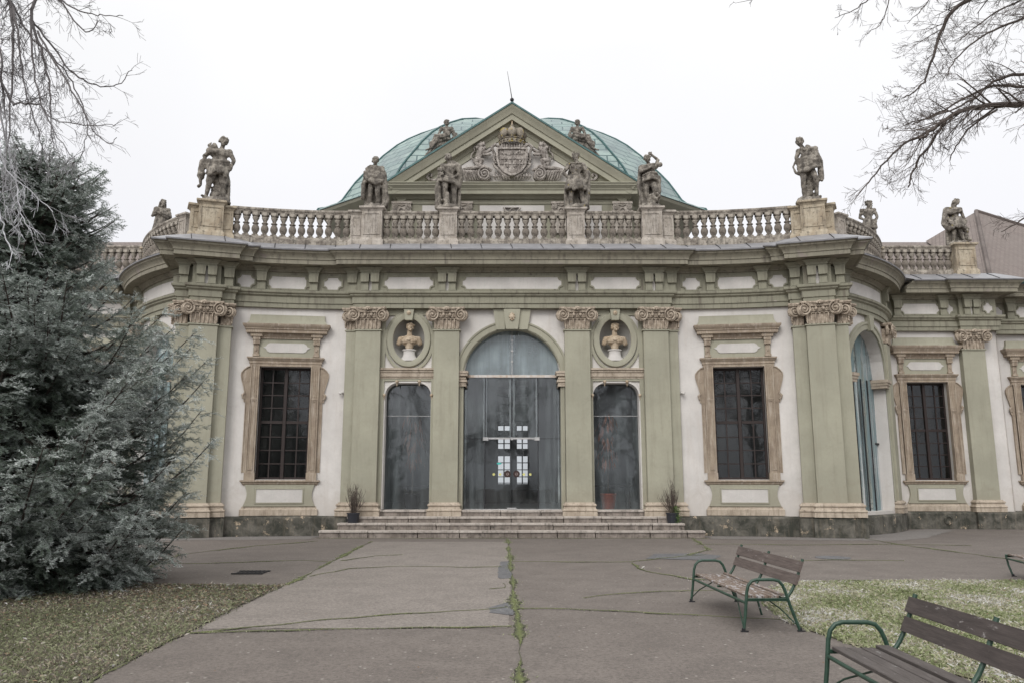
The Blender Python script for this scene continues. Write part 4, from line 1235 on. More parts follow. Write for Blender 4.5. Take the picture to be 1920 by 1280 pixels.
for s in (-1, 1):
    # scrolled sides of the cartouche
    mb.tube([(s * 0.42, YP - .30, 13.42), (s * 0.60, YP - .36, 13.50), (s * 0.72, YP - .33, 13.42), (s * 0.68, YP - .28, 13.32), (s * 0.62, YP - .25, 13.15), (s * 0.66, YP - .25, 13.0), (s * 0.58, YP - .28, 12.8), (s * 0.66, YP - .3, 12.78), (s * 0.62, YP - .3, 12.7), (s * 0.42, YP - .28, 12.52), (s * 0.25, YP - .28, 12.36), (s * .08, YP - .28, 12.30)],
            [0.05, 0.07, 0.065, 0.05, 0.045, 0.05, 0.06, 0.05, 0.05, 0.06, 0.07, 0.05], 7)
    for k in range(10):
        t = k / 9
        mb.sphere((s * (0.62 - 0.45 * t * t), YP - 0.22, 13.2 - 0.85 * t), (0.06, 0.07, 0.05), 6, 4)
    # the great base scroll
    volute(mb, s * 0.98, 12.42, 0.25, -YP + 0.30, s, 0, 0.25)
    mb.tube([(s * 0.72, YP - .25, 12.55), (s * 1.0, YP - .28, 12.72), (s * 1.3, YP - .26, 12.66), (s * 1.6, YP - .22, 12.66), (s * 1.78, YP - .2, 12.62), (s * 1.85, YP - .2, 12.46), (s * 1.95, YP - .18, 12.30)], [0.05, 0.05, 0.06, 0.055, 0.05, 0.05, 0.02], 6)
    for k in range(7):
        x = 1.15 + 0.09 * k
        mb.tube([(s * (x + .2), YP - .18, 12.62), (s * (x + .08), YP - .27, 12.5), (s * x, YP - .2, 12.30), (s * (x - .04), YP - .16, 12.22)], [0.03, 0.05, 0.035, 0.02], 6)
    for k in range(6):
        mb.tube([(s * (0.1 + .1 * k), YP - .2, 12.42 + .02 * k), (s * (0.14 + .1 * k), YP - .3, 12.32), (s * (0.08 + .1 * k), YP - .24, 12.22)], [0.02, 0.045, 0.02], 6)
    # little scroll out at the end of the tympanum
    mb.tube([(s * 2.3, YP - .1, 12.25), (s * 2.55, YP - .15, 12.30), (s * 2.75, YP - .15, 12.24), (s * 2.95, YP - .15, 12.25), (s * 3.05, YP - .15, 12.38), (s * 2.98, YP - .15, 12.48), (s * 2.88, YP - .15, 12.44), (s * 2.9, YP - .15, 12.36)], [0.02, 0.05, 0.04, 0.05, 0.055, 0.05, 0.045, 0.04], 6)
mb.box(-0.36, 0.36, YP - 0.2, YP, 13.3, 13.62)
for k in range(9):
    x = -0.36 + 0.09 * k
    mb.tube([(x, YP - 0.2, 13.60), (x, YP - 0.26, 13.48), (x, YP - 0.22, 13.36)], [0.03, 0.035, 0.02], 5)
mb.build('cartouche', M['relief'], arm_o, 45)
mb = MB()
zc = 13.60
for z0, z1, r in ((zc, zc + 0.05, 0.47), (zc + 0.05, zc + 0.17, 0.45), (zc + 0.17, zc + 0.21, 0.49)):
    mb.lathe([(r - 0.02, z0), (r, z0 + 0.01), (r, z1 - 0.01), (r - 0.02, z1)], 28, (0, YP, 0), 1.0, 0.85, PI, 2 * PI)
for k in range(9):
    a = PI + PI * (k + .5) / 9
    mb.sphere((0.46 * math.cos(a), YP + 0.40 * math.sin(a), zc + 0.11), 0.035, 6, 5)
for k in range(5):
    a = PI + PI * k / 4
    cx_, cy_ = math.cos(a), math.sin(a)
    mb.sphere((0.40 * cx_, YP + 0.34 * cy_, zc + 0.40), (0.17, 0.15, 0.20), 10, 7)
    mb.tube([(0.47 * cx_, YP + 0.4 * cy_, zc + .2), (0.56 * cx_, YP + 0.45 * cy_, zc + .38), (0.46 * cx_, YP + 0.4 * cy_, zc + .56), (0.2 * cx_, YP + 0.18 * cy_, zc + .60)], 0.035, 6)
mb.sphere((0, YP - 0.1, zc + 0.42), (0.36, 0.2, 0.2), 12, 8)
mb.sphere((0, YP - 0.22, zc + 0.66), 0.075, 10, 7)
mb.build('crown', M['crown'], arm_o, 45)
mb = MB()
mb.box(-0.025, 0.025, YP - 0.26, YP - 0.2, zc + 0.72, zc + 1.06); mb.box(-0.125, 0.125, YP - 0.258, YP - 0.202, zc + 0.86, zc + 0.905)
for x, z in ((-0.125, .88), (0.125, .88), (0, 1.06)): mb.sphere((x, YP - 0.23, zc + z), 0.035, 6, 5)
mb.build('cross', M['bust'], arm_o)

# ------------------------------------------------------------ dome, roofs
DC = (0.0, 32.5)
prof = [(1.17, 11.90), (1.165, 11.97), (1.12, 12.06), (1.07, 12.22), (1.035, 12.45), (1.005, 12.8), (0.965, 13.25), (0.92, 13.65), (0.87, 14.05), (0.81, 14.55), (0.73, 15.1), (0.665, 15.45), (0.585, 15.80), (0.475, 16.2), (0.35, 16.5), (0.2, 16.72), (0.0, 16.85)]
plan = [(-4.3, -4.5), (4.3, -4.5), (6.4, -2.8), (6.4, 2.8), (4.3, 4.5), (-4.3, 4.5), (-6.4, 2.8), (-6.4, -2.8)]
mb = MB(); rg = MB(); ev = MB()
for i in range(8):
    a, b = plan[i], plan[(i + 1) % 8]
    L = 0
    wd = math.dist(a, b)
    for k in range(len(prof) - 1):
        r0, z0 = prof[k]; r1, z1 = prof[k + 1]
        dl = math.hypot((r1 - r0) * 5.5, z1 - z0)
        mb.poly([(DC[0] + a[0] * r0, DC[1] + a[1] * r0, z0), (DC[0] + b[0] * r0, DC[1] + b[1] * r0, z0), (DC[0] + b[0] * r1, DC[1] + b[1] * r1, z1), (DC[0] + a[0] * r1, DC[1] + a[1] * r1, z1)],
                [(-wd * r0 / 2 + 30 * i, L), (wd * r0 / 2 + 30 * i, L), (wd * r1 / 2 + 30 * i, L + dl), (-wd * r1 / 2 + 30 * i, L + dl)])
        L += dl
    rg.tube([(DC[0] + a[0] * r, DC[1] + a[1] * r, z + 0.01) for r, z in prof[:-1]], 0.045, 6)
dome = mb.build('dome', M['copper'], P, 20)
rg.build('ridge_roll', M['ridge'], dome)
_rings = []
for _r, _z in ((1.0, 9.0), (1.0, 11.50), (1.02, 11.52), (1.03, 11.60), (1.07, 11.64), (1.12, 11.72), (1.155, 11.80), (1.165, 11.895), (1.10, 12.0)):
    _rings.append([ev.add((DC[0] + a[0] * _r, DC[1] + a[1] * _r, _z)) for a in plan])
for a_, b_ in zip(_rings, _rings[1:]):
    for k in range(8): ev.face([a_[k], a_[(k + 1) % 8], b_[(k + 1) % 8], b_[k]])
ev.build('dome_drum', M['green'], P, 25)

mb = MB()   # flat roof decks behind the parapets
ring = face_path(-0.55)
rp = ring + [(40, 60)]
mb.face([mb.add((x, y, 9.30)) for x, y in rp] + [mb.add((-x, y, 9.30)) for x, y in rp[::-1]])
mb.build('roof_deck', M['zinc'], P, recalc=False)
def roof_quad(mb, pts):
    p = [Vector(q) for q in pts]
    ex = (p[1] - p[0]).normalized(); n = ex.cross(p[-1] - p[0]).normalized(); ey = n.cross(ex)
    mb.poly(pts, [((q - p[0]).dot(ex), (q - p[0]).dot(ey)) for q in p])
for s in (1, -1):
    mb = MB()
    # low wing roof and the tall hipped roof of the end block
    roof_quad(mb, [(s * 11.0, 31.0, 9.5), (s * 19.0, 31.0, 9.5), (s * 20.2, 37.0, 13.05), (s * 11.0, 37.0, 13.05)])
    z0 = 8.95
    A, B = 18.0, 42.0; Y0_, Y1_ = 29.0, 46.0
    rz0, ry = 14.6, 37.0
    roof_quad(mb, [(s * A, Y0_, z0), (s * B, Y0_, z0), (s * B, ry, rz0 - 6.6), (s * 22.6, ry, rz0)])
    roof_quad(mb, [(s * 18.4, Y1_, z0), (s * A, Y0_, z0), (s * 20.2, ry, 13.1)])
    roof_quad(mb, [(s * A, Y0_, z0), (s * 22.6, ry, rz0), (s * 20.0, ry, 13.1)])
    mb.build('tiled_roof', M['tile'], P, recalc=False)
    mb = MB()
    mb.tube([(s * A, Y0_, z0 + .03), (s * 22.6, ry, rz0 + .03)], 0.09, 6); mb.tube([(s * 22.6, ry, rz0 + .03), (s * B, ry, rz0 - 6.57)], 0.09, 6)
    mb.build('roof_ridge', M['tile'], P)
    mb = MB()
    mb.sweep([(18.4, 28.95), (40, 28.95)] if s > 0 else [(-40, 28.95), (-18.4, 28.95)], [(0.0, 8.98), (0.08, 8.93), (0.13, 8.97), (0.14, 9.05)], PLAN)
    mb.build('gutter', M['ridge'], P)

# small fittings: spotlights on the walls, a vent in the plinth
for s in (1, -1):
    x, y = arc((5.42 - 5.0) / AR, 0.0, s)
    mb = MB(); mb.box(x - 0.03, x + 0.03, y - 0.05, y, 4.42, 4.52); mb.tube([(x, y - .05, 4.47), (x + .05 * s, y - 0.13, 4.44), (x + .10 * s, y - 0.15, 4.42)], [0.02, 0.045, 0.05], 8)
    mb.build('wall_spotlight', M['panel'], P, 40)
mb = MB()
mb.lathe([(0.08, 0.0), (0.16, 0.0), (0.17, 0.03), (0.10, 0.05), (0.09, 0.02), (0.0, 0.015)], 20)
o = mb.build('plinth_vent', M['grime'], P, 40); o.location = (15.55, 28.99, 0.33); o.rotation_euler = (RAD(90), 0, 0)
o.matrix_parent_inverse = W(P).inverted()

# ------------------------------------------------------------ entrance steps
mb = MB(); mr = MB(); rs = random.Random(11)
def step(x0, x1, y0, y1, z0, z1):
    """stone slabs with a worn projecting nosing over set-back risers"""
    x = x0
    while x < x1 - 0.01:
        w = rs.uniform(1.1, 1.9); x2 = x1 if x + w > x1 - 0.5 else x + w
        j = rs.uniform(-0.008, 0.008); t = rs.uniform(-0.005, 0.005)
        mb.bbox(x + 0.003, x2 - 0.003, y0 + j, y1, z1 - 0.062 + t, z1 + t, 0.016)
        mr.bbox(x + 0.02, x2 - 0.02 * (x2 == x1) - 0.003, y0 + 0.035 + j * .5, y1, z0, z1 - 0.063 + t, 0.006)
        x = x2
step(-5.75, 5.75, 24.20, 24.62, -0.1, 0.22); step(-5.28, 5.22, 24.53, 24.95, 0.1, 0.42); step(-5.05, 5.05, 24.86, 25.5, 0.3, 0.605)
step(-1.6, 1.6, 25.16, 25.95, 0.5, 0.785); step(-4.15, -2.6, 25.22, 25.95, 0.5, 0.785); step(2.6, 4.15, 25.22, 25.95, 0.5, 0.785)
st = mb.build('entrance_steps', M['step'])
mr.build('risers', M['riser'], st)
tag(st, 'broad weathered limestone steps leading up to the glass entrance of the palace', 'steps')
# ------------------------------------------------------------ sculpture
_tex = bpy.data.textures.new('chisel', 'CLOUDS'); _tex.noise_scale = 0.10; _tex.noise_depth = 3
def sculpt(name, mb, mat, voxel=0.017, disp=0.022, smooth_it=2):
    """many overlapping masses fused into one continuous carved surface"""
    me = mb.mesh(name, mat, None)
    o = bpy.data.objects.new(name, me); COL.objects.link(o)
    r = o.modifiers.new('r', 'REMESH'); r.mode = 'VOXEL'; r.voxel_size = voxel
    s = o.modifiers.new('s', 'SMOOTH'); s.factor = 0.5; s.iterations = smooth_it
    d = o.modifiers.new('d', 'DISPLACE'); d.texture = _tex; d.strength = disp; d.mid_level = 0.5; d.texture_coords = 'LOCAL'
    dg = bpy.context.evaluated_depsgraph_get(); dg.update()
    new = bpy.data.meshes.new_from_object(o.evaluated_get(dg))
    for p in new.polygons: p.use_smooth = True
    new.name = name
    bpy.data.objects.remove(o); bpy.data.meshes.remove(me)
    if not new.materials: new.materials.append(mat)
    return new

def cap(mb, a, b, ra, rb_, n=10):
    mb.tube([a, b], [ra, rb_], n); mb.sphere(a, ra, n, 7); mb.sphere(b, rb_, n, 7)
def chain(mb, pts, rad, n=9):
    for k in range(len(pts) - 1): cap(mb, pts[k], pts[k + 1], rad[k], rad[k + 1], n)

def hand(mb, w, d, s):
    """palm and five curled fingers reaching along d from wrist w"""
    w = Vector(w); d = Vector(d).normalized()
    side = d.cross(Vector((0, 1, 0.2))).normalized()
    pn = side.cross(d)
    palm = w + d * 0.05
    mb.sphere(palm, 0.045, 8, 6)
    for k, l in enumerate((0.065, 0.08, 0.075, 0.055)):
        b = palm + side * (-0.033 + 0.022 * k) + d * 0.03
        m = b + d * l * 0.6 + pn * 0.012; t = m + d * l * 0.3 + pn * 0.035
        chain(mb, [b, m, t], [0.014, 0.013, 0.011], 6)
    b = palm - side * 0.035; chain(mb, [b, b - side * 0.03 + d * 0.02, b - side * 0.035 + d * 0.05], [0.016, 0.015, 0.012], 6)

def head(mb, c, yaw=0.0, pitch=0.0, roll=0.0, hair='curls', beard=False, seed=0, s=1.0):
    R_ = Matrix.Rotation(yaw, 3, 'Z') @ Matrix.Rotation(roll, 3, 'Y') @ Matrix.Rotation(pitch, 3, 'X')
    c = Vector(c); rnd = random.Random(seed)
    P_ = lambda x, y, z: c + R_ @ Vector((x * s, y * s, z * s))
    mb.sphere(P_(0, 0.01, 0.02), (0.083 * s, 0.098 * s, 0.105 * s), 14, 10)
    mb.sphere(P_(0, -0.03, -0.05), (0.058 * s, 0.062 * s, 0.062 * s), 12, 8)
    chain(mb, [P_(0, -0.088, 0.025), P_(0, -0.118, -0.018)], [0.012 * s, 0.019 * s], 7)           # nose
    chain(mb, [P_(-0.05, -0.075, 0.038), P_(0, -0.09, 0.042), P_(0.05, -0.075, 0.038)], [0.014 * s] * 3, 7)  # brow
    for e in (-1, 1):
        mb.sphere(P_(e * 0.034, -0.078, 0.012), 0.015 * s, 7, 5)                                   # eyes
        mb.sphere(P_(e * 0.047, -0.062, -0.022), 0.024 * s, 7, 5)
        mb.sphere(P_(e * 0.085, 0.01, 0.0), (0.014 * s, 0.024 * s, 0.034 * s), 7, 5)               # ears
    chain(mb, [P_(-0.022, -0.09, -0.052), P_(0.022, -0.09, -0.052)], [0.011 * s] * 2, 6)           # mouth
    mb.sphere(P_(0, -0.082, -0.088), 0.024 * s, 8, 6)                                              # chin
    if hair in ('curls', 'long', 'wreath'):
        for k in range(34):
            a = rnd.uniform(0.15 * PI, 2.85 * PI / 1.0) if False else rnd.uniform(-0.2, PI + 0.2); z = rnd.uniform(-0.05, 0.12)
            rr_ = math.sqrt(max(0.05, 1 - (z / 0.13) ** 2)) * 0.088
            mb.sphere(P_(rr_ * math.cos(a), 0.012 + rr_ * 1.1 * math.sin(a), z + 0.01), rnd.uniform(0.016, 0.028) * s, 6, 5)
        for k in range(9): mb.sphere(P_(-0.07 + 0.0175 * k, -0.068 + 0.3 * (0.0175 * k - .07) ** 2 * 10, 0.088 - 2.2 * (0.0175 * k - .07) ** 2), 0.022 * s, 6, 5)
    if hair == 'long':
        for k in range(7):
            x = -0.08 + 0.027 * k
            chain(mb, [P_(x, 0.06, 0.0), P_(x * 1.2, 0.075, -0.1), P_(x * 1.4, 0.06, -0.2)], [0.03, 0.03, 0.02], 6)
    if hair == 'wreath':
        for k in range(14):
            a = 2 * PI * k / 14; mb.sphere(P_(0.095 * math.cos(a), 0.012 + 0.105 * math.sin(a), 0.07), 0.026 * s, 6, 5)
    if hair == 'helmet':
        mb.sphere(P_(0, 0.018, 0.05), (0.098 * s, 0.115 * s, 0.095 * s), 14, 9)
        chain(mb, [P_(-0.095, -0.05, 0.055), P_(0, -0.125, 0.075), P_(0.095, -0.05, 0.055)], [0.018 * s] * 3, 7)
    if hair == 'crown':
        for k in range(9):
            a = 2 * PI * k / 9
            chain(mb, [P_(0.085 * math.cos(a), 0.01 + 0.09 * math.sin(a), 0.08), P_(0.095 * math.cos(a), 0.01 + 0.1 * math.sin(a), 0.16)], [0.022 * s, 0.010 * s], 6)
    if beard:
        for k in range(12):
            mb.sphere(P_(rnd.uniform(-0.05, 0.05), -0.07 + rnd.uniform(-.02, .02), rnd.uniform(-0.16, -0.07)), rnd.uniform(0.018, 0.03) * s, 6, 5)

def figure(name, mat, J, hair='curls', beard=False, look=(0, 0, 0), skirt=None, cloak=None, extra=None, seed=0, base=0.34, voxel=0.017, male=True, plinth=True):
    """J overrides the joints of a standing pose; x to the viewer's right, y away from the viewer"""
    D = dict(pel=(0, 0, 1.0), waist=(0, 0, 1.16), chest=(0, 0, 1.36), neck=(0, 0, 1.55), head=(0, -0.02, 1.70),
             sL=(-0.20, 0, 1.48), sR=(0.20, 0, 1.48), eL=(-0.29, 0.0, 1.20), eR=(0.29, 0, 1.20), wL=(-0.27, -0.12, 0.96), wR=(0.27, -0.12, 0.96),
             hL=(-0.10, 0, 0.96), hR=(0.10, 0, 0.96), kL=(-0.12, -0.05, 0.56), kR=(0.12, -0.05, 0.56), aL=(-0.13, 0, 0.17), aR=(0.14, 0, 0.17), tL=None, tR=None)
    D.update(J)
    V_ = {k: Vector(v) if v is not None else None for k, v in D.items()}
    mb = MB(); rnd = random.Random(seed)
    mb.sphere(V_['pel'], (0.165, 0.125, 0.13), 12, 8)
    mb.sphere(V_['waist'], (0.135, 0.105, 0.13), 12, 8)
    mb.sphere(V_['chest'], (0.185, 0.125, 0.19), 14, 9)
    cap(mb, V_['pel'], V_['waist'], 0.135, 0.12, 12); cap(mb, V_['waist'], V_['chest'], 0.12, 0.14, 12)
    for e in (-1, 1):
        c = V_['chest'] + Vector((e * 0.085, -0.10, 0.05)); mb.sphere(c, (0.075, 0.04 if male else 0.065, 0.06), 8, 6)
    cap(mb, V_['sL'], V_['sR'], 0.075, 0.075, 10)
    cap(mb, V_['chest'] + Vector((0, 0, .12)), V_['neck'], 0.085, 0.06, 10); cap(mb, V_['neck'], V_['head'], 0.058, 0.052, 10)
    for s in 'LR':
        mb.sphere(V_['s' + s], 0.083, 10, 7)
        chain(mb, [V_['s' + s], V_['e' + s], V_['w' + s]], [0.068, 0.052, 0.036], 10)
        mb.sphere((V_['s' + s] * 0.55 + V_['e' + s] * 0.45), 0.068, 9, 6); mb.sphere((V_['e' + s] * 0.7 + V_['w' + s] * 0.3), 0.055, 9, 6)
        hand(mb, V_['w' + s], V_['w' + s] - V_['e' + s], 1 if s == 'R' else -1)
        chain(mb, [V_['h' + s], V_['k' + s], V_['a' + s]], [0.108, 0.075, 0.05], 11)
        mb.sphere((V_['h' + s] * 0.6 + V_['k' + s] * 0.4), 0.105, 10, 7)
        mb.sphere((V_['k' + s] * 0.68 + V_['a' + s] * 0.32) + Vector((0, 0.022, 0)), 0.072, 9, 7)
        t = V_['t' + s] or (V_['a' + s] + Vector(((-0.06 if s == 'L' else 0.06), -0.17, -0.06)))
        a = V_['a' + s] + Vector((0, 0.03, -0.03))
        chain(mb, [a, t], [0.048, 0.034], 9)
    head(mb, V_['head'] + Vector((0, 0, 0.03)), *look, hair=hair, beard=beard, seed=seed, s=1.14)
    if skirt:
        z0, z1, r0, r1, n = skirt
        c0 = V_['pel']; cx = (V_['kL'] + V_['kR']) / 2
        mb.lathe([(r0 * 0.92, z1 + (z0 - z1) * 0.0 + 0.02), (r0 * 0.96, (z0 + z1) / 2), (r0 * 0.9, z0)], 16, (c0.x * .5 + cx.x * .5, c0.y, 0), r1 / r0 * 0.85, 0.72)
        for k in range(n):
            a = 2 * PI * k / n + rnd.uniform(-.08, .08)
            p0 = Vector((c0.x + r0 * math.cos(a), c0.y + r0 * 0.75 * math.sin(a), z0 + rnd.uniform(-.02, .02)))
            p1 = Vector((cx.x * 0.6 + c0.x * .4 + r1 * math.cos(a + rnd.uniform(-.1, .1)), cx.y * .5 + r1 * 0.75 * math.sin(a), z1 + rnd.uniform(-.05, .04)))
            pm = (p0 + p1) / 2 + Vector((rnd.uniform(-.01, .01), rnd.uniform(-.01, .01), 0)) + Vector((math.cos(a), math.sin(a), 0)) * 0.02
            w = 0.052 * rnd.uniform(0.7, 1.2)
            chain(mb, [p0, pm, p1], [w * 0.7, w, w * 1.15], 7)
    if cloak:
        xl, xr, z0, z1, y0, n = cloak
        for k in range(n):
            t = k / (n - 1)
            x = xl + (xr - xl) * t
            p0 = Vector((x * 0.62, y0 * 0.75, z0 - 0.10 * abs(t - .5))); p1 = Vector((x * 1.0, y0 + rnd.uniform(-.04, .05), (z0 + z1) / 2)); p2 = Vector((x * 1.12 + rnd.uniform(-.03, .03), y0 + rnd.uniform(-.03, .05), z1))
            w = max(0.05, abs(xr - xl) / n * 0.62)
            chain(mb, [p0, p1, p2], [w * .8, w * rnd.uniform(.85, 1.2), w * rnd.uniform(.9, 1.2)], 7)
    if extra: extra(mb, V_, rnd)
    if plinth:
        mb.lathe([(base * 1.0, 0.0), (base * 1.05, 0.03), (base * 0.98, 0.09), (base * 0.8, 0.13), (base * .5, 0.15)], 14, (0, 0, 0), 1.0, 0.8)
        for k in range(8):
            a = rnd.uniform(0, 2 * PI); mb.sphere((base * .7 * math.cos(a), base * .55 * math.sin(a), 0.1), rnd.uniform(0.05, 0.09), 7, 5)
    return sculpt(name, mb, mat, voxel)

def drape(mb, pts, w, n, rnd, spread=0.05):
    """a band of cloth folds following pts"""
    for k in range(n):
        off = (k / (n - 1) - .5) * spread if n > 1 else 0
        q = [Vector(p) + Vector((rnd.uniform(-.01, .01), -abs(off) * .2 + rnd.uniform(-.015, .015), off + rnd.uniform(-.012, .012))) for p in pts]
        chain(mb, q, [w * rnd.uniform(.8, 1.15) for _ in q], 7)

ZTOP = 10.60
def put(me, label, loc, rz=0.0, s=1.0, group='stone statues along the parapet', w=1.08):
    o = inst('statue', me, loc, rz, None, (s * w, s * w, s * 0.985))
    return tag(o, label, 'statue', group)

# 1 far left of the centre: bowed figure swathed in a heavy cloth, bare legs
def ex1(mb, V, r):
    for k in range(5):
        z = 1.48 - 0.10 * k
        drape(mb, [(-0.26, -0.02, z - .08), (-0.12, -0.15, z - .03 + .02 * k), (0.06, -0.17, z - .05), (0.26, -0.04, z - .12)], 0.055, 2, r, 0.06)
    drape(mb, [(-0.30, -0.1, 1.2), (-0.1, -0.2, 1.02), (0.05, -0.2, 0.92), (0.25, -0.1, 1.05)], 0.06, 4, r, 0.16)
    for x, zb in ((-0.34, 0.45), (0.33, 0.25), (0.27, 0.2)):
        drape(mb, [(x * .8, 0.02, 1.3), (x, 0.0, 0.9), (x * 1.08, 0.03, zb)], 0.075, 2, r, 0.04)
    drape(mb, [(0.30, 0.05, 0.7), (0.34, 0.05, 0.4), (0.30, 0.0, 0.15)], 0.10, 2, r, 0.08)
S1 = figure('statue', M['statue'], dict(head=(-0.0, -0.08, 1.67), kL=(-0.13, -0.04, 0.58), kR=(0.10, -0.13, 0.58), aL=(-0.13, 0.02, 0.17), aR=(0.13, 0.0, 0.17), wL=(-0.12, -0.2, 1.12), wR=(0.1, -0.2, 1.1), eL=(-0.32, -.02, 1.2), eR=(0.32, -.02, 1.2)),
            'curls', False, (0.2, 0.45, 0.1), None, (-0.30, 0.32, 1.5, 0.12, 0.14, 8), ex1, 1, male=False)
# 2 young man looking up, bare chest, one leg bent on a stump
def ex2(mb, V, r):
    drape(mb, [(0.10, 0.05, 1.55), (0.27, 0.03, 1.42), (0.33, 0.03, 1.1), (0.26, 0.05, 0.85)], 0.085, 4, r, 0.12)
    drape(mb, [(-0.28, -0.05, 1.02), (-0.1, -0.18, 0.98), (0.1, -0.18, 0.9), (0.22, -0.05, 0.85)], 0.05, 4, r, 0.12)
    drape(mb, [(-0.28, 0.02, 1.05), (-0.34, 0.02, 0.7), (-0.30, 0.03, 0.2)], 0.08, 3, r, 0.1)
    chain(mb, [(-0.3, 0.02, 0.1), (-0.3, 0.0, 0.75)], [0.12, 0.08], 8)
    chain(mb, [(-0.06, -0.1, 0.12), (-0.05, -0.1, 0.5)], [0.10, 0.07], 8)
    for k in range(5): mb.sphere((-0.28 + r.uniform(-.05, .05), -0.08, 1.22 + r.uniform(-.06, .12)), 0.055, 7, 5)
S2 = figure('statue', M['statue'], dict(pel=(0.04, 0, 1.0), chest=(0.0, 0, 1.37), head=(-0.03, 0.0, 1.72), kL=(-0.10, -0.16, 0.68), aL=(-0.12, -0.06, 0.3), kR=(0.15, -0.02, 0.56), aR=(0.16, 0, 0.17), hR=(0.14, 0, .96), eL=(-0.28, -.02, 1.22), wL=(-0.22, -0.18, 1.14), eR=(0.31, .03, 1.2), wR=(0.12, -0.17, 1.02)),
            'curls', False, (0.15, -0.45, -0.1), None, (-0.24, 0.28, 1.45, 0.12, 0.15, 7), ex2, 2)
# 3 warrior in a tunic, hand on hip, crowned
def ex3(mb, V, r):
    drape(mb, [(0.22, 0.06, 1.5), (0.34, 0.05, 1.2), (0.33, 0.05, 0.6), (0.27, 0.03, 0.15)], 0.085, 3, r, 0.06)
    chain(mb, [(-0.15, -0.12, 1.13), (0, -0.16, 1.12), (0.15, -0.12, 1.13)], [0.03] * 3, 8)
    for k in range(9): mb.sphere((-0.16 + 0.04 * k, -0.12 - 0.03 * math.cos((k - 4) * .35), 1.50), 0.03, 6, 5)
    for s in (-1, 1):
        for k in range(4): chain(mb, [(s * (0.20 + .02 * k), -0.05 + .03 * k, 1.46), (s * (0.27 + .02 * k), -0.05 + .03 * k, 1.30)], [0.035, 0.03], 6)
S3 = figure('statue', M['statue2'], dict(eL=(-0.36, 0.02, 1.24), wL=(-0.22, -0.06, 1.06), eR=(0.33, 0.02, 1.22), wR=(0.30, -0.1, 1.0), kL=(-0.14, -0.02, 0.55), kR=(0.15, -0.05, 0.55), aL=(-0.14, 0.0, 0.17), aR=(0.20, -0.02, 0.17), head=(0.0, -0.03, 1.71)),
            'crown', True, (0.1, 0.12, 0), (1.10, 0.66, 0.19, 0.28, 17), (-0.28, 0.32, 1.4, 0.12, 0.16, 8), ex3, 3)
# 4 figure raising an arm over the head, cloth blown round the hips
def ex4(mb, V, r):
    drape(mb, [(-0.20, -0.12, 1.02), (0.0, -0.2, 1.10), (0.18, -0.15, 1.08), (0.28, 0.0, 0.95)], 0.045, 5, r, 0.2)
    drape(mb, [(0.27, 0.0, 1.05), (0.27, 0.0, 0.7), (0.20, 0.02, 0.3)], 0.085, 3, r, 0.05)
    drape(mb, [(-0.26, 0.08, 1.45), (-0.30, 0.08, 0.9), (-0.24, 0.08, 0.4), (-0.16, 0.02, 0.12)], 0.06, 3, r, 0.06)
    drape(mb, [(-0.28, 0.0, 1.42), (-0.1, -0.15, 1.44), (0.1, -0.16, 1.46)], 0.05, 3, r, 0.08)
    for k in range(14): mb.sphere((0.08 + r.uniform(-.17, .17), -0.12 + r.uniform(-.05, .05), 0.2 + r.uniform(0, .3)), r.uniform(.05, .09), 7, 5)
    mb.sphere((0.34, -.02, 1.55), 0.08, 8, 6); mb.sphere((0.26, -.05, 1.52), 0.07, 8, 6)
S4 = figure('statue', M['statue'], dict(pel=(0.02, 0, 1.0), chest=(0.0, 0, 1.36), head=(-0.05, -0.02, 1.72), eR=(0.28, 0, 1.72), wR=(0.10, 0.0, 1.90), eL=(-0.28, -0.1, 1.25), wL=(-0.02, -0.2, 1.36), kR=(0.14, -0.16, 0.60), aR=(0.10, -0.02, 0.3), kL=(-0.10, -0.02, 0.55), aL=(-0.05, 0.0, 0.17)),
            'curls', False, (0.3, 0.3, 0.1), None, (-0.24, 0.22, 1.42, 0.12, 0.13, 6), ex4, 4)
# 5 left corner: muscular man in a loincloth with a lion skin over the shoulder
def ex5(mb, V, r):
    drape(mb, [(-0.22, -0.02, 1.10), (-0.05, -0.16, 1.0), (0.12, -0.14, 1.04), (0.24, 0, 1.08)], 0.065, 4, r, 0.2)
    for k in range(7): chain(mb, [(-0.18 + .055 * k, -0.12, 1.05), (-0.17 + .05 * k, -0.15, 0.80 + .03 * abs(k - 3))], [0.05, 0.045], 7)
    for k in range(12): mb.sphere((-0.10 + r.uniform(-.13, .1), -0.05 + r.uniform(-.1, .06), 1.50 + r.uniform(-.12, .16)), r.uniform(.06, .09), 8, 6)
    chain(mb, [(-0.24, 0.0, 1.66), (-0.20, 0.0, 1.74)], [0.05, 0.02], 7); chain(mb, [(-0.12, 0.0, 1.62), (-0.10, 0.0, 1.71)], [0.05, 0.02], 7)
    drape(mb, [(-0.36, 0.0, 1.14), (-0.40, 0.0, 0.95), (-0.38, 0.0, 0.78)], 0.085, 2, r, 0.08)
    chain(mb, [(-0.44, 0, .78), (-0.40, 0, .70), (-0.38, 0, 0.52), (-0.42, -.02, .47)], [0.06, 0.05, 0.035, 0.05], 7)
    for k in range(9): mb.sphere((0.02 + r.uniform(-.14, .18), 0.08, 0.2 + .07 * k), r.uniform(.10, .14), 8, 6)
    mb.sphere((0.03, 0.0, 1.22), (0.20, 0.14, 0.20), 12, 8); mb.sphere((0.03, -0.02, 1.42), (0.25, 0.15, 0.16), 12, 8)
    cap(mb, (-0.10, -0.02, 0.95), (-0.15, -0.08, 0.62), 0.14, 0.10, 10); cap(mb, (0.14, 0, 0.95), (0.17, -0.04, 0.58), 0.14, 0.10, 10)
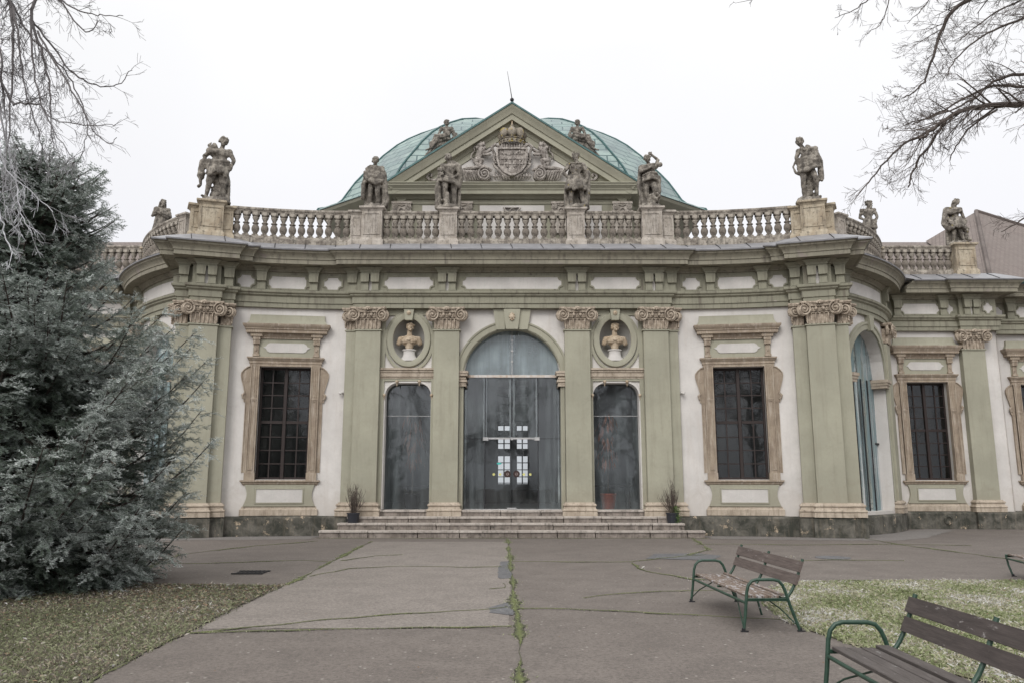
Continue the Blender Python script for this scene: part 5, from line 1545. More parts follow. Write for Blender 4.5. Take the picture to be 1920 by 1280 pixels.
S5 = figure('statue', M['statue'], dict(pel=(0.03, 0, 1.0), chest=(0.03, 0, 1.38), sL=(-.19, 0, 1.50), sR=(.26, 0, 1.50), head=(0.11, -0.04, 1.74), neck=(.07, 0, 1.56), eR=(0.38, 0.02, 1.26), wR=(0.34, -0.02, 1.10), eL=(-0.34, 0.0, 1.34), wL=(-0.30, -.02, 1.14), kL=(-0.15, -0.10, 0.60), aL=(-0.22, -0.05, 0.2), kR=(0.17, -0.05, 0.56), aR=(0.18, 0, 0.17), hR=(.13, 0, .96), waist=(.03, 0, 1.18)),
            'curls', False, (0.5, 0.3, 0.25), (1.10, 0.82, 0.19, 0.24, 14), (-0.05, 0.26, 1.2, 0.14, 0.12, 5), ex5, 5, base=0.36)
# 6 right corner: figure bowed under a great lion mask and rolled hide
def ex6(mb, V, r):
    for k in range(5): drape(mb, [(0.05, 0.05, 1.62 - .03 * k), (0.24 + .02 * k, 0.06, 1.50 - .05 * k), (0.36, 0.05, 1.2 - .05 * k), (0.36, 0.04, 0.95 - .05 * k)], 0.07, 2, r, 0.06)
    for k in range(16): mb.sphere((-0.03 + r.uniform(-.13, .13), -0.13 + r.uniform(-.05, .04), 1.42 + r.uniform(-.12, .12)), r.uniform(.04, .07), 7, 5)
    drape(mb, [(-0.22, -0.06, 1.20), (0.0, -0.17, 1.20), (0.25, -0.1, 1.26)], 0.055, 3, r, 0.09)
    drape(mb, [(-0.22, -0.06, 1.00), (-0.05, -0.2, 0.97), (0.15, -0.18, 1.06), (0.30, -0.05, 1.12)], 0.055, 5, r, 0.18)
    chain(mb, [(-0.30, -.05, 1.2), (-0.38, -.05, 1.06), (-0.32, -.05, 0.88), (-0.24, -.05, 0.84), (-0.22, -.05, 1.0), (-0.28, -.05, 1.15)], [0.035, .03, .035, .045, .035, .03], 7)
    chain(mb, [(0.34, 0, .9), (0.36, 0, .66)], [0.09, 0.05], 7)
    for k in range(10): mb.sphere((0.05 + r.uniform(-.16, .18), 0.06, 0.2 + .06 * k), r.uniform(.09, .13), 8, 6)
S6 = figure('statue', M['statue'], dict(pel=(0.03, 0, 1.0), chest=(0.05, 0, 1.36), head=(-0.17, -0.08, 1.71), neck=(-0.08, -.02, 1.58), sL=(-.20, -.02, 1.50), sR=(.24, 0, 1.56), eL=(-0.28, -0.04, 1.30), wL=(-0.24, -.08, 1.10), eR=(0.26, -0.12, 1.34), wR=(0.10, -.2, 1.2), kL=(-0.14, -0.08, 0.62), kR=(0.17, -0.15, 0.66), aL=(-0.13, 0, 0.2), aR=(0.20, 0, 0.2)),
            'curls', False, (-0.2, 0.35, -0.1), None, None, ex6, 6, base=0.36)
# 7, 8 the two by the wings and 9 over the right wing pilaster
def ex7(mb, V, r):
    drape(mb, [(-0.15, -0.15, 1.40), (0.0, -0.2, 1.30), (0.2, -0.1, 1.2)], 0.06, 3, r, 0.14)
S7 = figure('statue', M['statue'], dict(head=(0.02, -0.05, 1.70), wL=(-0.05, -0.2, 1.32), wR=(0.1, -0.2, 1.25)), 'long', True, (0.3, 0.1, 0), (1.2, 0.22, 0.17, 0.25, 14), (-0.24, 0.30, 1.55, 0.12, 0.14, 8), ex7, 7, male=False)
S8 = figure('statue', M['statue'], dict(head=(0.04, -0.03, 1.70), eL=(-0.27, 0.08, 1.22), wL=(-0.12, -0.1, 1.05), wR=(0.22, -0.12, 1.0), kR=(0.14, -0.08, .56)), 'wreath', True, (0.9, 0.1, 0), (1.06, 0.74, 0.17, 0.2, 12), None, None, 8)
def ex9(mb, V, r):
    drape(mb, [(-0.28, 0.02, 1.45), (-0.36, 0.0, 1.2), (-0.40, 0.02, 0.9), (-0.3, 0.0, 0.72)], 0.09, 3, r, 0.08)
    drape(mb, [(-0.22, -0.1, 1.3), (0, -0.17, 1.36), (0.2, -0.1, 1.42)], 0.05, 3, r, 0.1)
    for k in range(10): mb.sphere((0.38 + r.uniform(-.08, .08), 0.02, 0.25 + .055 * k), r.uniform(.06, .09), 7, 5)
S9 = figure('statue', M['statue2'], dict(head=(0.08, -0.03, 1.72), kL=(-0.10, -.05, .56), aR=(0.22, -.03, .17), wR=(0.3, -.1, 1.0)), 'long', False, (0.4, 0.1, 0.1), (1.12, 0.66, 0.18, 0.28, 15), (-0.26, 0.2, 1.4, 0.12, 0.14, 7), ex9, 9, male=False)

def sc_of(z_top, z_base, h=1.86): return (z_top - z_base) / h
put(S1, 'stone statue wrapped in heavy cloth, head bowed, leftmost before the dome', (-4.60, 25.36, 10.58), 0.0, 1.0)
put(S2, 'stone statue of a bare chested youth looking up, left of the coat of arms', (-2.11, 25.36, 10.56), 0.0, 1.07)
put(S3, 'stone statue in a pleated tunic with hand on hip and yellow lichen on the chest', (2.15, 25.36, 10.56), 0.0, 1.08)
put(S4, 'stone statue with one arm bent up over its head before the dome', (4.62, 25.36, 10.58), 0.0, 1.03)
put(S5, 'big stone statue of a man in a loincloth on the left corner pedestal', (*corner(-0.08, 0.16, -1), 10.50), 0.15, 1.22, w=1.06)
put(S6, 'big stone statue stooping under a lion mask on the right corner pedestal', (*corner(-0.05, 0.16, 1), 10.50), -0.15, 1.22, w=0.98)
put(S7, 'distant long robed statue behind the curved balustrade at the left', (-13.45, 29.2, 10.45), 0.3, 1.02)
put(S8, 'distant slim statue in profile behind the curved balustrade at the right', (13.68, 29.2, 10.45), -0.2, 1.0)
put(S9, 'stone statue in a flared tunic before the brown tiled roof at the right', (17.0, 29.2, 10.50), 0.0, 1.0)

# reclining pair on the pediment slopes
def recl(s, seed):
    def ex(mb, V, r):
        drape(mb, [(-0.1 * s, -0.12, 0.34), (0.15 * s, -0.2, 0.22), (0.4 * s, -0.15, 0.2)], 0.075, 4, r, 0.1)
        drape(mb, [(0.1 * s, -0.1, 0.15), (0.4 * s, -0.12, 0.05), (0.6 * s, -0.1, -0.1)], 0.08, 3, r, 0.1)
        for k in range(6): mb.sphere((-0.30 * s + r.uniform(-.08, .08), 0.02, 0.28 + r.uniform(-.1, .15)), 0.085, 8, 6)
        chain(mb, [(-0.25 * s, 0, 0.0), (0.3 * s, 0, -0.1), (0.8 * s, 0, -0.55)], [0.12, 0.12, 0.06], 8)
    J = dict(pel=(0, 0, 0.18), waist=(-0.03 * s, 0, 0.34), chest=(-0.03 * s, 0, 0.56), neck=(0, 0, 0.75), head=(0.0, -0.02, 0.90), sL=(-0.20, 0, 0.68), sR=(0.20, 0, 0.68),
             hL=(-0.1, -.03, 0.16), hR=(0.1, -.03, .16))
    if s > 0:
        J.update(eL=(-0.33, 0.0, 0.42), wL=(-0.38, -.03, 0.18), eR=(0.30, -.05, 0.42), wR=(0.24, -.16, 0.28), kL=(0.25, -0.2, 0.20), kR=(0.42, -.12, 0.30), aL=(0.52, -.14, -0.20), aR=(0.62, -.06, -0.22), tL=(0.66, -.2, -.34), tR=(0.80, -.1, -.36))
    else:
        J.update(eR=(0.33, 0.0, 0.42), wR=(0.38, -.03, 0.18), eL=(-0.30, -.05, 0.42), wL=(-0.24, -.16, 0.28), kR=(-0.25, -0.2, 0.20), kL=(-0.42, -.12, 0.30), aR=(-0.52, -.14, -0.20), aL=(-0.62, -.06, -0.22), tR=(-0.66, -.2, -.34), tL=(-0.80, -.1, -.36))
    return figure('statue', M['statue'], J, 'curls', False, (-0.3 * s, -0.1, 0), None, None, ex, seed, plinth=False)
R1 = recl(-1, 21); R2 = recl(1, 22)
put(R1, 'small seated stone figure reclining on the left slope of the pediment', (-2.36, YP - 0.20, 13.62), 0, 0.84, 'reclining figures on the pediment')
put(R2, 'small seated stone figure reclining on the right slope of the pediment', (2.36, YP - 0.20, 13.62), 0, 0.84, 'reclining figures on the pediment')

# lions beside the shield
def lion(s):
    mb = MB(); r = random.Random(31)
    X = lambda x, y, z: (s * x, y, z)
    chain(mb, [X(0.16, 0, 0.30), X(0.12, -.02, 0.48), X(0.04, -.04, 0.68)], [0.13, 0.12, 0.14], 10)       # trunk, rearing
    for k in range(26): mb.sphere(X(0.04 + r.uniform(-.14, .13), -.06 + r.uniform(-.08, .05), 0.82 + r.uniform(-.2, .13)), r.uniform(.04, .07), 7, 5)
    mb.sphere(X(-0.02, -.12, 0.88), (0.09, 0.09, 0.09), 10, 7); mb.sphere(X(-0.07, -.17, 0.85), (0.055, 0.05, 0.045), 8, 6)
    mb.sphere(X(-.05, -.14, .97), .025, 6, 4); mb.sphere(X(.04, -.14, .98), .025, 6, 4)
    chain(mb, [X(0.0, -.06, 0.66), X(-0.16, -.1, 0.60), X(-0.32, -.1, 0.68)], [0.06, 0.05, 0.05], 8)       # fore paws to the shield
    chain(mb, [X(0.0, -.02, 0.60), X(-0.12, -.1, 0.50), X(-0.30, -.1, 0.52)], [0.06, 0.05, 0.045], 8)
    chain(mb, [X(0.16, -.06, 0.30), X(-0.02, -.14, 0.28), X(0.06, -.1, 0.10), X(-0.04, -.14, 0.02)], [0.11, 0.075, 0.045, 0.045], 9)   # hind legs
    chain(mb, [X(0.22, 0, 0.28), X(0.16, -.06, 0.14), X(0.24, -.02, 0.06), X(0.14, -.08, 0.0)], [0.10, 0.07, 0.05, 0.045], 9)
    chain(mb, [X(0.27, 0, 0.32), X(0.40, 0, 0.44), X(0.36, 0, 0.58), X(0.26, 0, 0.68), X(0.30, 0, 0.82), X(0.22, 0, 0.88)], [0.035, 0.03, 0.03, 0.03, 0.035, 0.05], 7)
    mb.box(*sorted((s * -0.1, s * 0.35)), -.1, .1, -0.06, 0.0)
    return sculpt('lion', mb, M['relief'], 0.016, 0.015, 1)
for s in (-1, 1):
    inst('lion', lion(s), (s * 1.08, YP - 0.14, 12.66), 0, arm_o)

# busts in the niches
def bust(helm):
    mb = MB(); r = random.Random(40 + helm)
    mb.sphere((0, 0, 0.42), (0.25, 0.13, 0.17), 16, 10)
    cap(mb, (-0.22, 0, 0.46), (0.22, 0, 0.46), 0.095, 0.095, 12)
    for e in (-1, 1):
        mb.sphere((e * 0.11, -0.09, 0.40), (0.10, 0.07, 0.085), 10, 7)
        chain(mb, [(e * 0.25, 0, 0.46), (e * 0.30, 0.0, 0.34)], [0.09, 0.075], 10)
        chain(mb, [(e * 0.20, -0.08, 0.50), (e * 0.10, -0.13, 0.46), (0, -0.15, 0.42)], [0.025, 0.022, 0.022], 7)
    chain(mb, [(0, 0.01, 0.28), (0, 0, 0.22)], [0.12, 0.11], 12)
    chain(mb, [(0, 0.0, 0.52), (0, -0.02, 0.68)], [0.085, 0.07], 12)
    head(mb, (0.02, -0.04, 0.80), 0.25, -0.18, 0.08, 'helmet' if helm else 'curls', False, 50 + helm, 1.18)
    return sculpt('bust', mb, M['bust'], 0.0125, 0.008, 1)
for s, lab in ((-1, 'warm stone bust wearing a helmet in the oval niche left of the arch'), (1, 'warm stone bust with curly hair in the oval niche right of the arch')):
    x = s * NZ[0]
    e = empty('bust', (x, YW + 0.12, 5.50)); tag(e, lab, 'bust', 'busts in the oval niches')
    mb = MB()
    mb.lathe([(0.30, 0.0), (0.25, 0.06), (0.19, 0.14), (0.165, 0.24), (0.17, 0.33), (0.20, 0.345), (0.205, 0.375), (0.17, 0.39)], 24, (0, 0, 0), 1.15, .8)
    q = mb.build('socle', M['panel'], None, 40); q.parent = e
    q = inst('figure', bust(1 if s < 0 else 0), (0, -0.02, 0.21), 0, None, (1.14, 1.05, 1.10)); q.parent = e
# ------------------------------------------------------------ ground
def asphalt(name, c, c2, speck=0.5, fine=60.0):
    m, nt, b, o = new_mat(name)
    co = coords(nt)
    big = nz(nt, 0.22, 5, 0.6, co); mid = nz(nt, 1.7, 6, 0.65, co, 0.3); gr = nz(nt, fine, 4, 0.8, co)
    streak = nz(nt, 1.2, 6, 0.7, coords(nt, (0.5, 1.6, 1)))
    col = mixc(nt, ramp(nt, big, [(0.35, 0.0), (0.65, 1.0)]), c, c2)
    col = mixc(nt, mth(nt, 'MULTIPLY', ramp(nt, mid, [(0.42, 0.0), (0.62, 1.0)]), 0.6), col, tuple(x * 0.68 for x in c))
    blot = nz(nt, 4.5, 8, 0.75, co, 0.5)
    col = mixc(nt, mth(nt, 'MULTIPLY', ramp(nt, blot, [(0.56, 0.0), (0.66, 1.0)]), 0.55), col, tuple(x * 1.55 for x in c))
    col = mixc(nt, mth(nt, 'MULTIPLY', ramp(nt, streak, [(0.55, 0.0), (0.75, 1.0)]), 0.35), col, tuple(x * 1.25 for x in c))
    col = mixc(nt, mth(nt, 'MULTIPLY', ramp(nt, gr, [(0.40, 0.0), (0.75, 1.0)]), 0.55), col, tuple(min(1, x * 2.1) for x in c))
    dk = nz(nt, fine * 0.45, 3, 0.8, co)
    col = mixc(nt, mth(nt, 'MULTIPLY', ramp(nt, dk, [(0.48, 0.0), (0.62, 1.0)]), 0.5), col, tuple(x * 0.5 for x in c))
    g2 = nz(nt, 16, 6, 0.8, co, 0.4)
    col = mixc(nt, mth(nt, 'MULTIPLY', ramp(nt, g2, [(0.50, 0.0), (0.60, 1.0)]), 0.55), col, tuple(x * 0.55 for x in c))
    g3 = nz(nt, 24, 5, 0.8, co)
    col = mixc(nt, mth(nt, 'MULTIPLY', ramp(nt, g3, [(0.56, 0.0), (0.64, 1.0)]), 0.6), col, tuple(min(1, x * 1.9) for x in c))
    v = nt.nodes.new('ShaderNodeTexVoronoi'); v.inputs['Scale'].default_value = 5.5; nt.links.new(co, v.inputs['Vector'])
    v2 = nt.nodes.new('ShaderNodeTexVoronoi'); v2.inputs['Scale'].default_value = 2.3; nt.links.new(co, v2.inputs['Vector'])
    col = mixc(nt, mth(nt, 'MULTIPLY', ramp(nt, v.outputs['Distance'], [(0.05, 1.0), (0.10, 0.0)]), speck), col, (0.36, 0.33, 0.30))
    col = mixc(nt, ramp(nt, v2.outputs['Distance'], [(0.02, 0.7), (0.04, 0.0)]), col, (0.05, 0.045, 0.04))
    nt.links.new(col, b.inputs['Base Color']); b.inputs['Roughness'].default_value = 0.88
    bump(nt, b, mth(nt, 'ADD', gr, mid), 0.35, 0.012)
    return m
M['asph'] = asphalt('worn_asphalt', (0.122, 0.104, 0.092), (0.165, 0.144, 0.128), 0.9)
M['asph2'] = asphalt('worn_pinkish_asphalt', (0.182, 0.160, 0.143), (0.210, 0.187, 0.168), 0.5, 45)
M['patch'] = asphalt('grey_gravel_patch', (0.098, 0.098, 0.102), (0.13, 0.13, 0.135), 0.9, 25)
M['dust'] = asphalt('pale_dusty_strip', (0.185, 0.172, 0.162), (0.14, 0.125, 0.115), 0.3)

mb = MB()
n = 40
for i in range(n):
    for j in range(n):
        x0, x1 = -200 + 10 * i, -190 + 10 * i; y0, y1 = -160 + 10 * j, -150 + 10 * j
        mb.poly([(x0, y0, 0), (x1, y0, 0), (x1, y1, 0), (x0, y1, 0)])
tag(mb.build('ground', M['asph'], recalc=False), kind='structure')
def flat(name, pts, mat, z=0.004, kind='structure', jag=0.0, seed=1):
    r = random.Random(seed); q = []
    for a, b in zip(pts, pts[1:] + pts[:1]):
        L = math.dist(a, b); k = max(1, int(L / 0.12)) if jag else 1
        for t in range(k):
            u = t / k
            q.append((a[0] + (b[0] - a[0]) * u + r.uniform(-jag, jag), a[1] + (b[1] - a[1]) * u + r.uniform(-jag, jag), z))
    mb = MB(); mb.face([mb.add(p) for p in q])
    return tag(mb.build(name, mat, recalc=False), kind=kind)
flat('path', [(-3.50, 9.30), (-0.04, 9.36), (-0.02, 12.3), (-0.06, 16.2), (-0.12, 22.75), (-3.88, 22.75), (-3.72, 16.0)], M['asph2'], jag=0.015)
flat('path_patch', [(-0.22, 14.0), (0.0, 14.1), (-0.01, 17.1), (-0.24, 17.0), (-0.27, 15.5)], M['patch'], 0.008, jag=0.02, seed=2)
flat('path_patch', [(-0.28, 10.4), (0.03, 10.2), (0.05, 11.2), (-0.10, 11.25), (-0.30, 10.8)], M['patch'], 0.008, jag=0.02, seed=3)
flat('path_patch', [(2.9, 17.7), (4.2, 17.3), (4.7, 18.4), (4.3, 19.0), (3.3, 18.9)], M['patch'], 0.008, jag=0.03, seed=4)
flat('kerb_strip', [(-10.9, 23.0), (-8.5, 23.55), (-5.9, 23.7), (-5.9, 25.2), (-11.0, 24.6)], M['dust'], 0.005, jag=0.06, seed=5)
flat('kerb_strip', [(5.9, 23.9), (8.8, 23.4), (10.8, 23.1), (12.4, 24.4), (15.4, 28.4), (15, 29.2), (9.5, 24.4), (5.9, 25.2)], M['dust'], 0.005, jag=0.06, seed=6)

def tri_mesh(name, V, F, mat, attr=None, aname='tint', parent=None):
    me = bpy.data.meshes.new(name)
    me.vertices.add(len(V)); me.vertices.foreach_set('co', np.asarray(V, dtype=np.float32).ravel())
    F = np.asarray(F, dtype=np.int32); k = F.shape[1]
    me.loops.add(F.size); me.loops.foreach_set('vertex_index', F.ravel())
    me.polygons.add(len(F)); me.polygons.foreach_set('loop_start', np.arange(0, F.size, k, dtype=np.int32))
    me.polygons.foreach_set('loop_total', np.full(len(F), k, dtype=np.int32))
    if attr is not None:
        a = me.attributes.new(aname, 'FLOAT', 'POINT'); a.data.foreach_set('value', np.asarray(attr, dtype=np.float32))
    me.materials.append(mat); me.update(); me.validate()
    return inst(name, me, parent=parent)

def attr_mat(name, stops, rough=0.85, aname='tint', spread=0.0, trans=0.0):
    m, nt, b, o = new_mat(name)
    a = nt.nodes.new('ShaderNodeAttribute'); a.attribute_name = aname
    f = a.outputs['Fac']
    if spread:
        f = mth(nt, 'ADD', f, mth(nt, 'MULTIPLY', mth(nt, 'SUBTRACT', nz(nt, 2.0, 4, 0.6, coords(nt)), 0.5), spread))
    nt.links.new(ramp(nt, f, stops), b.inputs['Base Color'])
    b.inputs['Roughness'].default_value = rough
    return m

rng = np.random.default_rng(7)
def inside(P_, poly):
    x, y = P_[:, 0], P_[:, 1]; c = np.zeros(len(P_), bool); n = len(poly)
    for i in range(n):
        x0, y0 = poly[i]; x1, y1 = poly[(i + 1) % n]
        cond = ((y0 > y) != (y1 > y))
        with np.errstate(divide='ignore', invalid='ignore'):
            c ^= cond & (x < (x1 - x0) * (y - y0) / (y1 - y0 + 1e-12) + x0)
    return c
def smooth_noise(x, y, s, seed):
    r = np.random.default_rng(seed); out = np.zeros_like(x)
    for k in range(6):
        a = r.uniform(0, 2 * PI); f = s * r.uniform(0.6, 2.2); out += np.sin((x * math.cos(a) + y * math.sin(a)) * f + r.uniform(0, 6))
    return out / 6
def blades(P_, hmin, hmax, w, tint, lean=0.6):
    n = len(P_); h = rng.uniform(hmin, hmax, n); a = rng.uniform(0, 2 * PI, n); l = rng.uniform(0.1, lean, n)
    dx, dy = np.cos(a), np.sin(a); px, py = -dy, dx
    b = rng.uniform(0, 2 * PI, n); wx, wy = np.cos(b) * w, np.sin(b) * w
    V = np.zeros((n, 4, 3))
    V[:, 0] = np.c_[P_[:, 0] - wx, P_[:, 1] - wy, np.full(n, 0.002)]
    V[:, 1] = np.c_[P_[:, 0] + wx, P_[:, 1] + wy, np.full(n, 0.002)]
    V[:, 2] = np.c_[P_[:, 0] + dx * h * l * .5 + wx * .8, P_[:, 1] + dy * h * l * .5 + wy * .8, h * 0.62]
    V[:, 3] = np.c_[P_[:, 0] + dx * h * l * 1.2, P_[:, 1] + dy * h * l * 1.2, h * (1 - 0.35 * l)]
    i = np.arange(n) * 4
    F = np.concatenate([np.c_[i, i + 1, i + 2], np.c_[i, i + 2, i + 3]])
    T = np.repeat(tint, 4); T = T.reshape(n, 4); T[:, 3] += 0.10; T[:, 0] -= .03
    return V.reshape(-1, 3), F, T.ravel()
# 0 dark moss green .. 0.5 yellow green .. 0.75 straw .. 1 frost
M['grassb'] = attr_mat('frosted_grass', [(0.0, (0.10, 0.12, 0.05)), (0.3, (0.20, 0.235, 0.105)), (0.52, (0.33, 0.355, 0.21)), (0.68, (0.36, 0.32, 0.24)), (0.85, (0.46, 0.44, 0.40)), (1.0, (0.58, 0.58, 0.57))])
M['soil'] = plain('lawn_soil', (0.17, 0.165, 0.09), 0.95, 0, 0.3, 9)
M['soil2'] = plain('needle_litter_soil', (0.085, 0.072, 0.048), 0.95, 0, 0.3, 12)
LR = [(3.34, 8.93), (3.22, 9.65), (3.40, 11.0), (3.85, 12.4), (4.55, 13.55), (6.2, 13.65), (9.5, 13.7), (12.5, 13.6), (12.5, 3.5), (4.8, 3.5), (4.3, 5.6), (3.85, 6.9), (3.52, 7.9)]
LL = [(-3.60, 13.1), (-5.4, 13.22), (-7.0, 13.4), (-9.2, 14.2), (-14, 15.0), (-14, 4.0), (-3.50, 4.0), (-3.50, 7.0), (-3.52, 9.0), (-3.62, 11.2)]
flat('lawn', LR, M['soil'], 0.012, jag=0.03, seed=8); flat('lawn', LL, M['soil2'], 0.012, jag=0.03, seed=9)
def scatter(poly, dens, clip=True, edge=0.04):
    xs = [p[0] for p in poly]; ys = [p[1] for p in poly]
    n = int((max(xs) - min(xs)) * (max(ys) - min(ys)) * dens)
    P_ = np.c_[rng.uniform(min(xs), max(xs), n), rng.uniform(min(ys), max(ys), n)]
    P_ = P_[inside(P_, poly)] + rng.normal(0, edge, (1, 2)) * 0
    if clip: P_ = P_[np.abs(P_[:, 0]) < 0.70 * P_[:, 1] + 1.2]
    return P_
p = scatter(LR, 3400)
keep = rng.uniform(size=len(p)) < np.clip(1.35 - p[:, 1] * 0.045, 0.5, 1); p = p[keep]
p += rng.normal(0, 0.045, p.shape)
t = 0.52 + 0.42 * smooth_noise(p[:, 0], p[:, 1], 2.4, 1) + 0.2 * smooth_noise(p[:, 0], p[:, 1], 9, 2) + rng.normal(0, 0.20, len(p))
V, F, T = blades(p, 0.018, 0.062, 0.0045, np.clip(t, 0, 1), 1.1)
tag(tri_mesh('grass', V, F, M['grassb'], np.clip(T, 0, 1)), 'pale frosted grass of the lawn behind the benches', 'grass', None, 'stuff')
p = scatter(LL, 2300)
p += rng.normal(0, 0.045, p.shape)
litter_zone = np.clip((p[:, 1] - 9.3) / 3.0 + (-(p[:, 0] + 4.2)) * 0.12, 0, 1)          # litter instead of turf under the fir
keep = rng.uniform(size=len(p)) < 1 - 0.60 * litter_zone; p = p[keep]; litter_zone = litter_zone[keep]
t = 0.34 + 0.32 * smooth_noise(p[:, 0], p[:, 1], 2.2, 3) + 0.15 * smooth_noise(p[:, 0], p[:, 1], 8, 4) + rng.normal(0, 0.17, len(p)) + litter_zone * 0.14
V, F, T = blades(p, 0.014, 0.055, 0.0045, np.clip(t, 0, 1), 1.1)
M['grassd'] = attr_mat('dull_winter_grass', [(0.0, (0.080, 0.085, 0.045)), (0.3, (0.155, 0.170, 0.088)), (0.52, (0.225, 0.240, 0.145)), (0.68, (0.25, 0.20, 0.15)), (0.85, (0.36, 0.33, 0.29)), (1.0, (0.52, 0.51, 0.50))])
tag(tri_mesh('grass', V, F, M['grassd'], np.clip(T, 0, 1)), 'dull thin grass of the lawn under the frosted fir', 'grass', None, 'stuff')

# fallen leaves and needles
def leaves(P_, size, tint, name, label):
    n = len(P_); a = rng.uniform(0, 2 * PI, n); s = rng.uniform(0.4, 1.0, n) * size; tl = rng.uniform(-.5, .5, n)
    c, d = np.cos(a) * s, np.sin(a) * s
    z = rng.uniform(0.018, 0.035, n)
    V = np.zeros((n, 4, 3))
    V[:, 0] = np.c_[P_[:, 0] - c, P_[:, 1] - d, z]; V[:, 2] = np.c_[P_[:, 0] + c, P_[:, 1] + d, z + s * tl * .6]
    V[:, 1] = np.c_[P_[:, 0] - d * .5, P_[:, 1] + c * .5, z + s * .25]; V[:, 3] = np.c_[P_[:, 0] + d * .5, P_[:, 1] - c * .5, z + s * .1]
    i = np.arange(n) * 4
    return tag(tri_mesh(name, V.reshape(-1, 3), np.c_[i, i + 1, i + 2, i + 3], M['leaf'], np.repeat(tint, 4)), label, 'leaves', None, 'stuff')
M['leaf'] = attr_mat('dead_leaf', [(0, (0.05, 0.032, 0.022)), (0.5, (0.14, 0.085, 0.05)), (0.8, (0.25, 0.16, 0.10)), (1, (0.38, 0.33, 0.28))])
p = scatter(LL, 230); w = np.clip((p[:, 1] - 9.0) / 4.0, 0.06, 1); p = p[rng.uniform(size=len(p)) < w]
leaves(p, 0.035, rng.uniform(0, 1, len(p)), 'leaf_litter', 'brown fallen leaves scattered on the lawn under the fir')
p = scatter(LR, 22); leaves(p, 0.03, rng.uniform(0.2, .9, len(p)), 'leaf_litter', 'few reddish dead leaves on the frosted lawn')
sp = np.c_[rng.uniform(-8, 8, 520), 5.2 + 18 * rng.uniform(0, 1, 520) ** 1.6]
leaves(sp, 0.018, rng.uniform(0, 1, len(sp)), 'leaf_litter', 'tiny leaf scraps strewn over the asphalt')

# moss in the joints
M['moss'] = attr_mat('crack_moss', [(0.0, (0.036, 0.036, 0.020)), (0.45, (0.10, 0.115, 0.036)), (0.8, (0.17, 0.185, 0.065)), (1.0, (0.34, 0.31, 0.24))], spread=0.9)
CR = {
 'a': ([(-0.13, 23.9), (-0.08, 20), (-0.02, 16.2), (0.02, 12.31), (0.06, 9.95), (0.08, 8.63), (0.08, 6.85), (0.09, 4.0)], 0.052),
 'b': ([(-3.52, 9.02), (-2.37, 9.24), (-1.43, 9.31), (0.0, 9.34)], 0.018), 'c': ([(-3.5, 9.05), (-2.27, 9.83), (-1.32, 10.26), (-0.41, 10.55), (-0.07, 10.86)], 0.02),
 'd': ([(-3.93, 22.73), (-3.78, 18.16), (-3.64, 14.79), (-3.6, 13.2)], 0.05), 'e': ([(-3.58, 14.37), (-3.04, 15.6), (-2.18, 15.99), (-0.83, 15.89), (-0.21, 15.99)], 0.02),
 'f': ([(0.0, 16.95), (2.42, 16.95), (3.35, 17.78), (4.40, 18.6)], 0.022), 'g': ([(2.44, 16.9), (2.5, 15.2), (3.03, 13.9), (3.9, 13.4)], 0.03),
 'h': ([(0.98, 11.75), (1.65, 12.19), (2.73, 12.43), (3.6, 12.3)], 0.014), 'i': ([(0.08, 10.81), (0.82, 10.68), (2.21, 10.14), (3.22, 9.83), (3.55, 9.5)], 0.024),
 'j': ([(5.33, 24.1), (4.83, 20.03), (3.98, 18.56)], 0.05), 'k': ([(4.9, 21.6), (5.39, 21.75), (7.59, 21.56), (9.64, 21.75), (12, 21.4)], 0.03),
 'l': ([(10.3, 24.0), (10.32, 21.38), (10.45, 19.12), (10.9, 16.06)], 0.03), 'm': ([(-6.43, 13.8), (-7.61, 18.56), (-6.53, 21.4), (-5.49, 23.0)], 0.03),
 'n': ([(-5.75, 24.08), (-2.0, 24.1), (2, 24.1), (5.75, 24.08)], 0.02), 'o': ([(-3.62, 17.2), (-3.1, 18.3), (-2.5, 18.6)], 0.02), 'p': ([(-3.50, 9.0), (-3.46, 6.85), (-3.46, 4.2)], 0.012),
 'q': ([(6.0, 17.2), (6.8, 17.4), (8.2, 17.2)], 0.02), 'r': ([(-8.5, 16.8), (-6.2, 16.6), (-4.5, 17.2), (-3.8, 17.0)], 0.025), 's': ([(-0.30, 12.6), (-0.06, 12.75), (-0.1, 13.4)], 0.02), 't': ([(3.3, 8.9), (3.2, 9.7), (3.4, 11.0), (3.8, 12.3), (4.5, 13.6), (7, 13.72), (10, 13.75)], 0.014)}
rm = random.Random(8)
VV = []; FF = []; TT = []; tufts = []
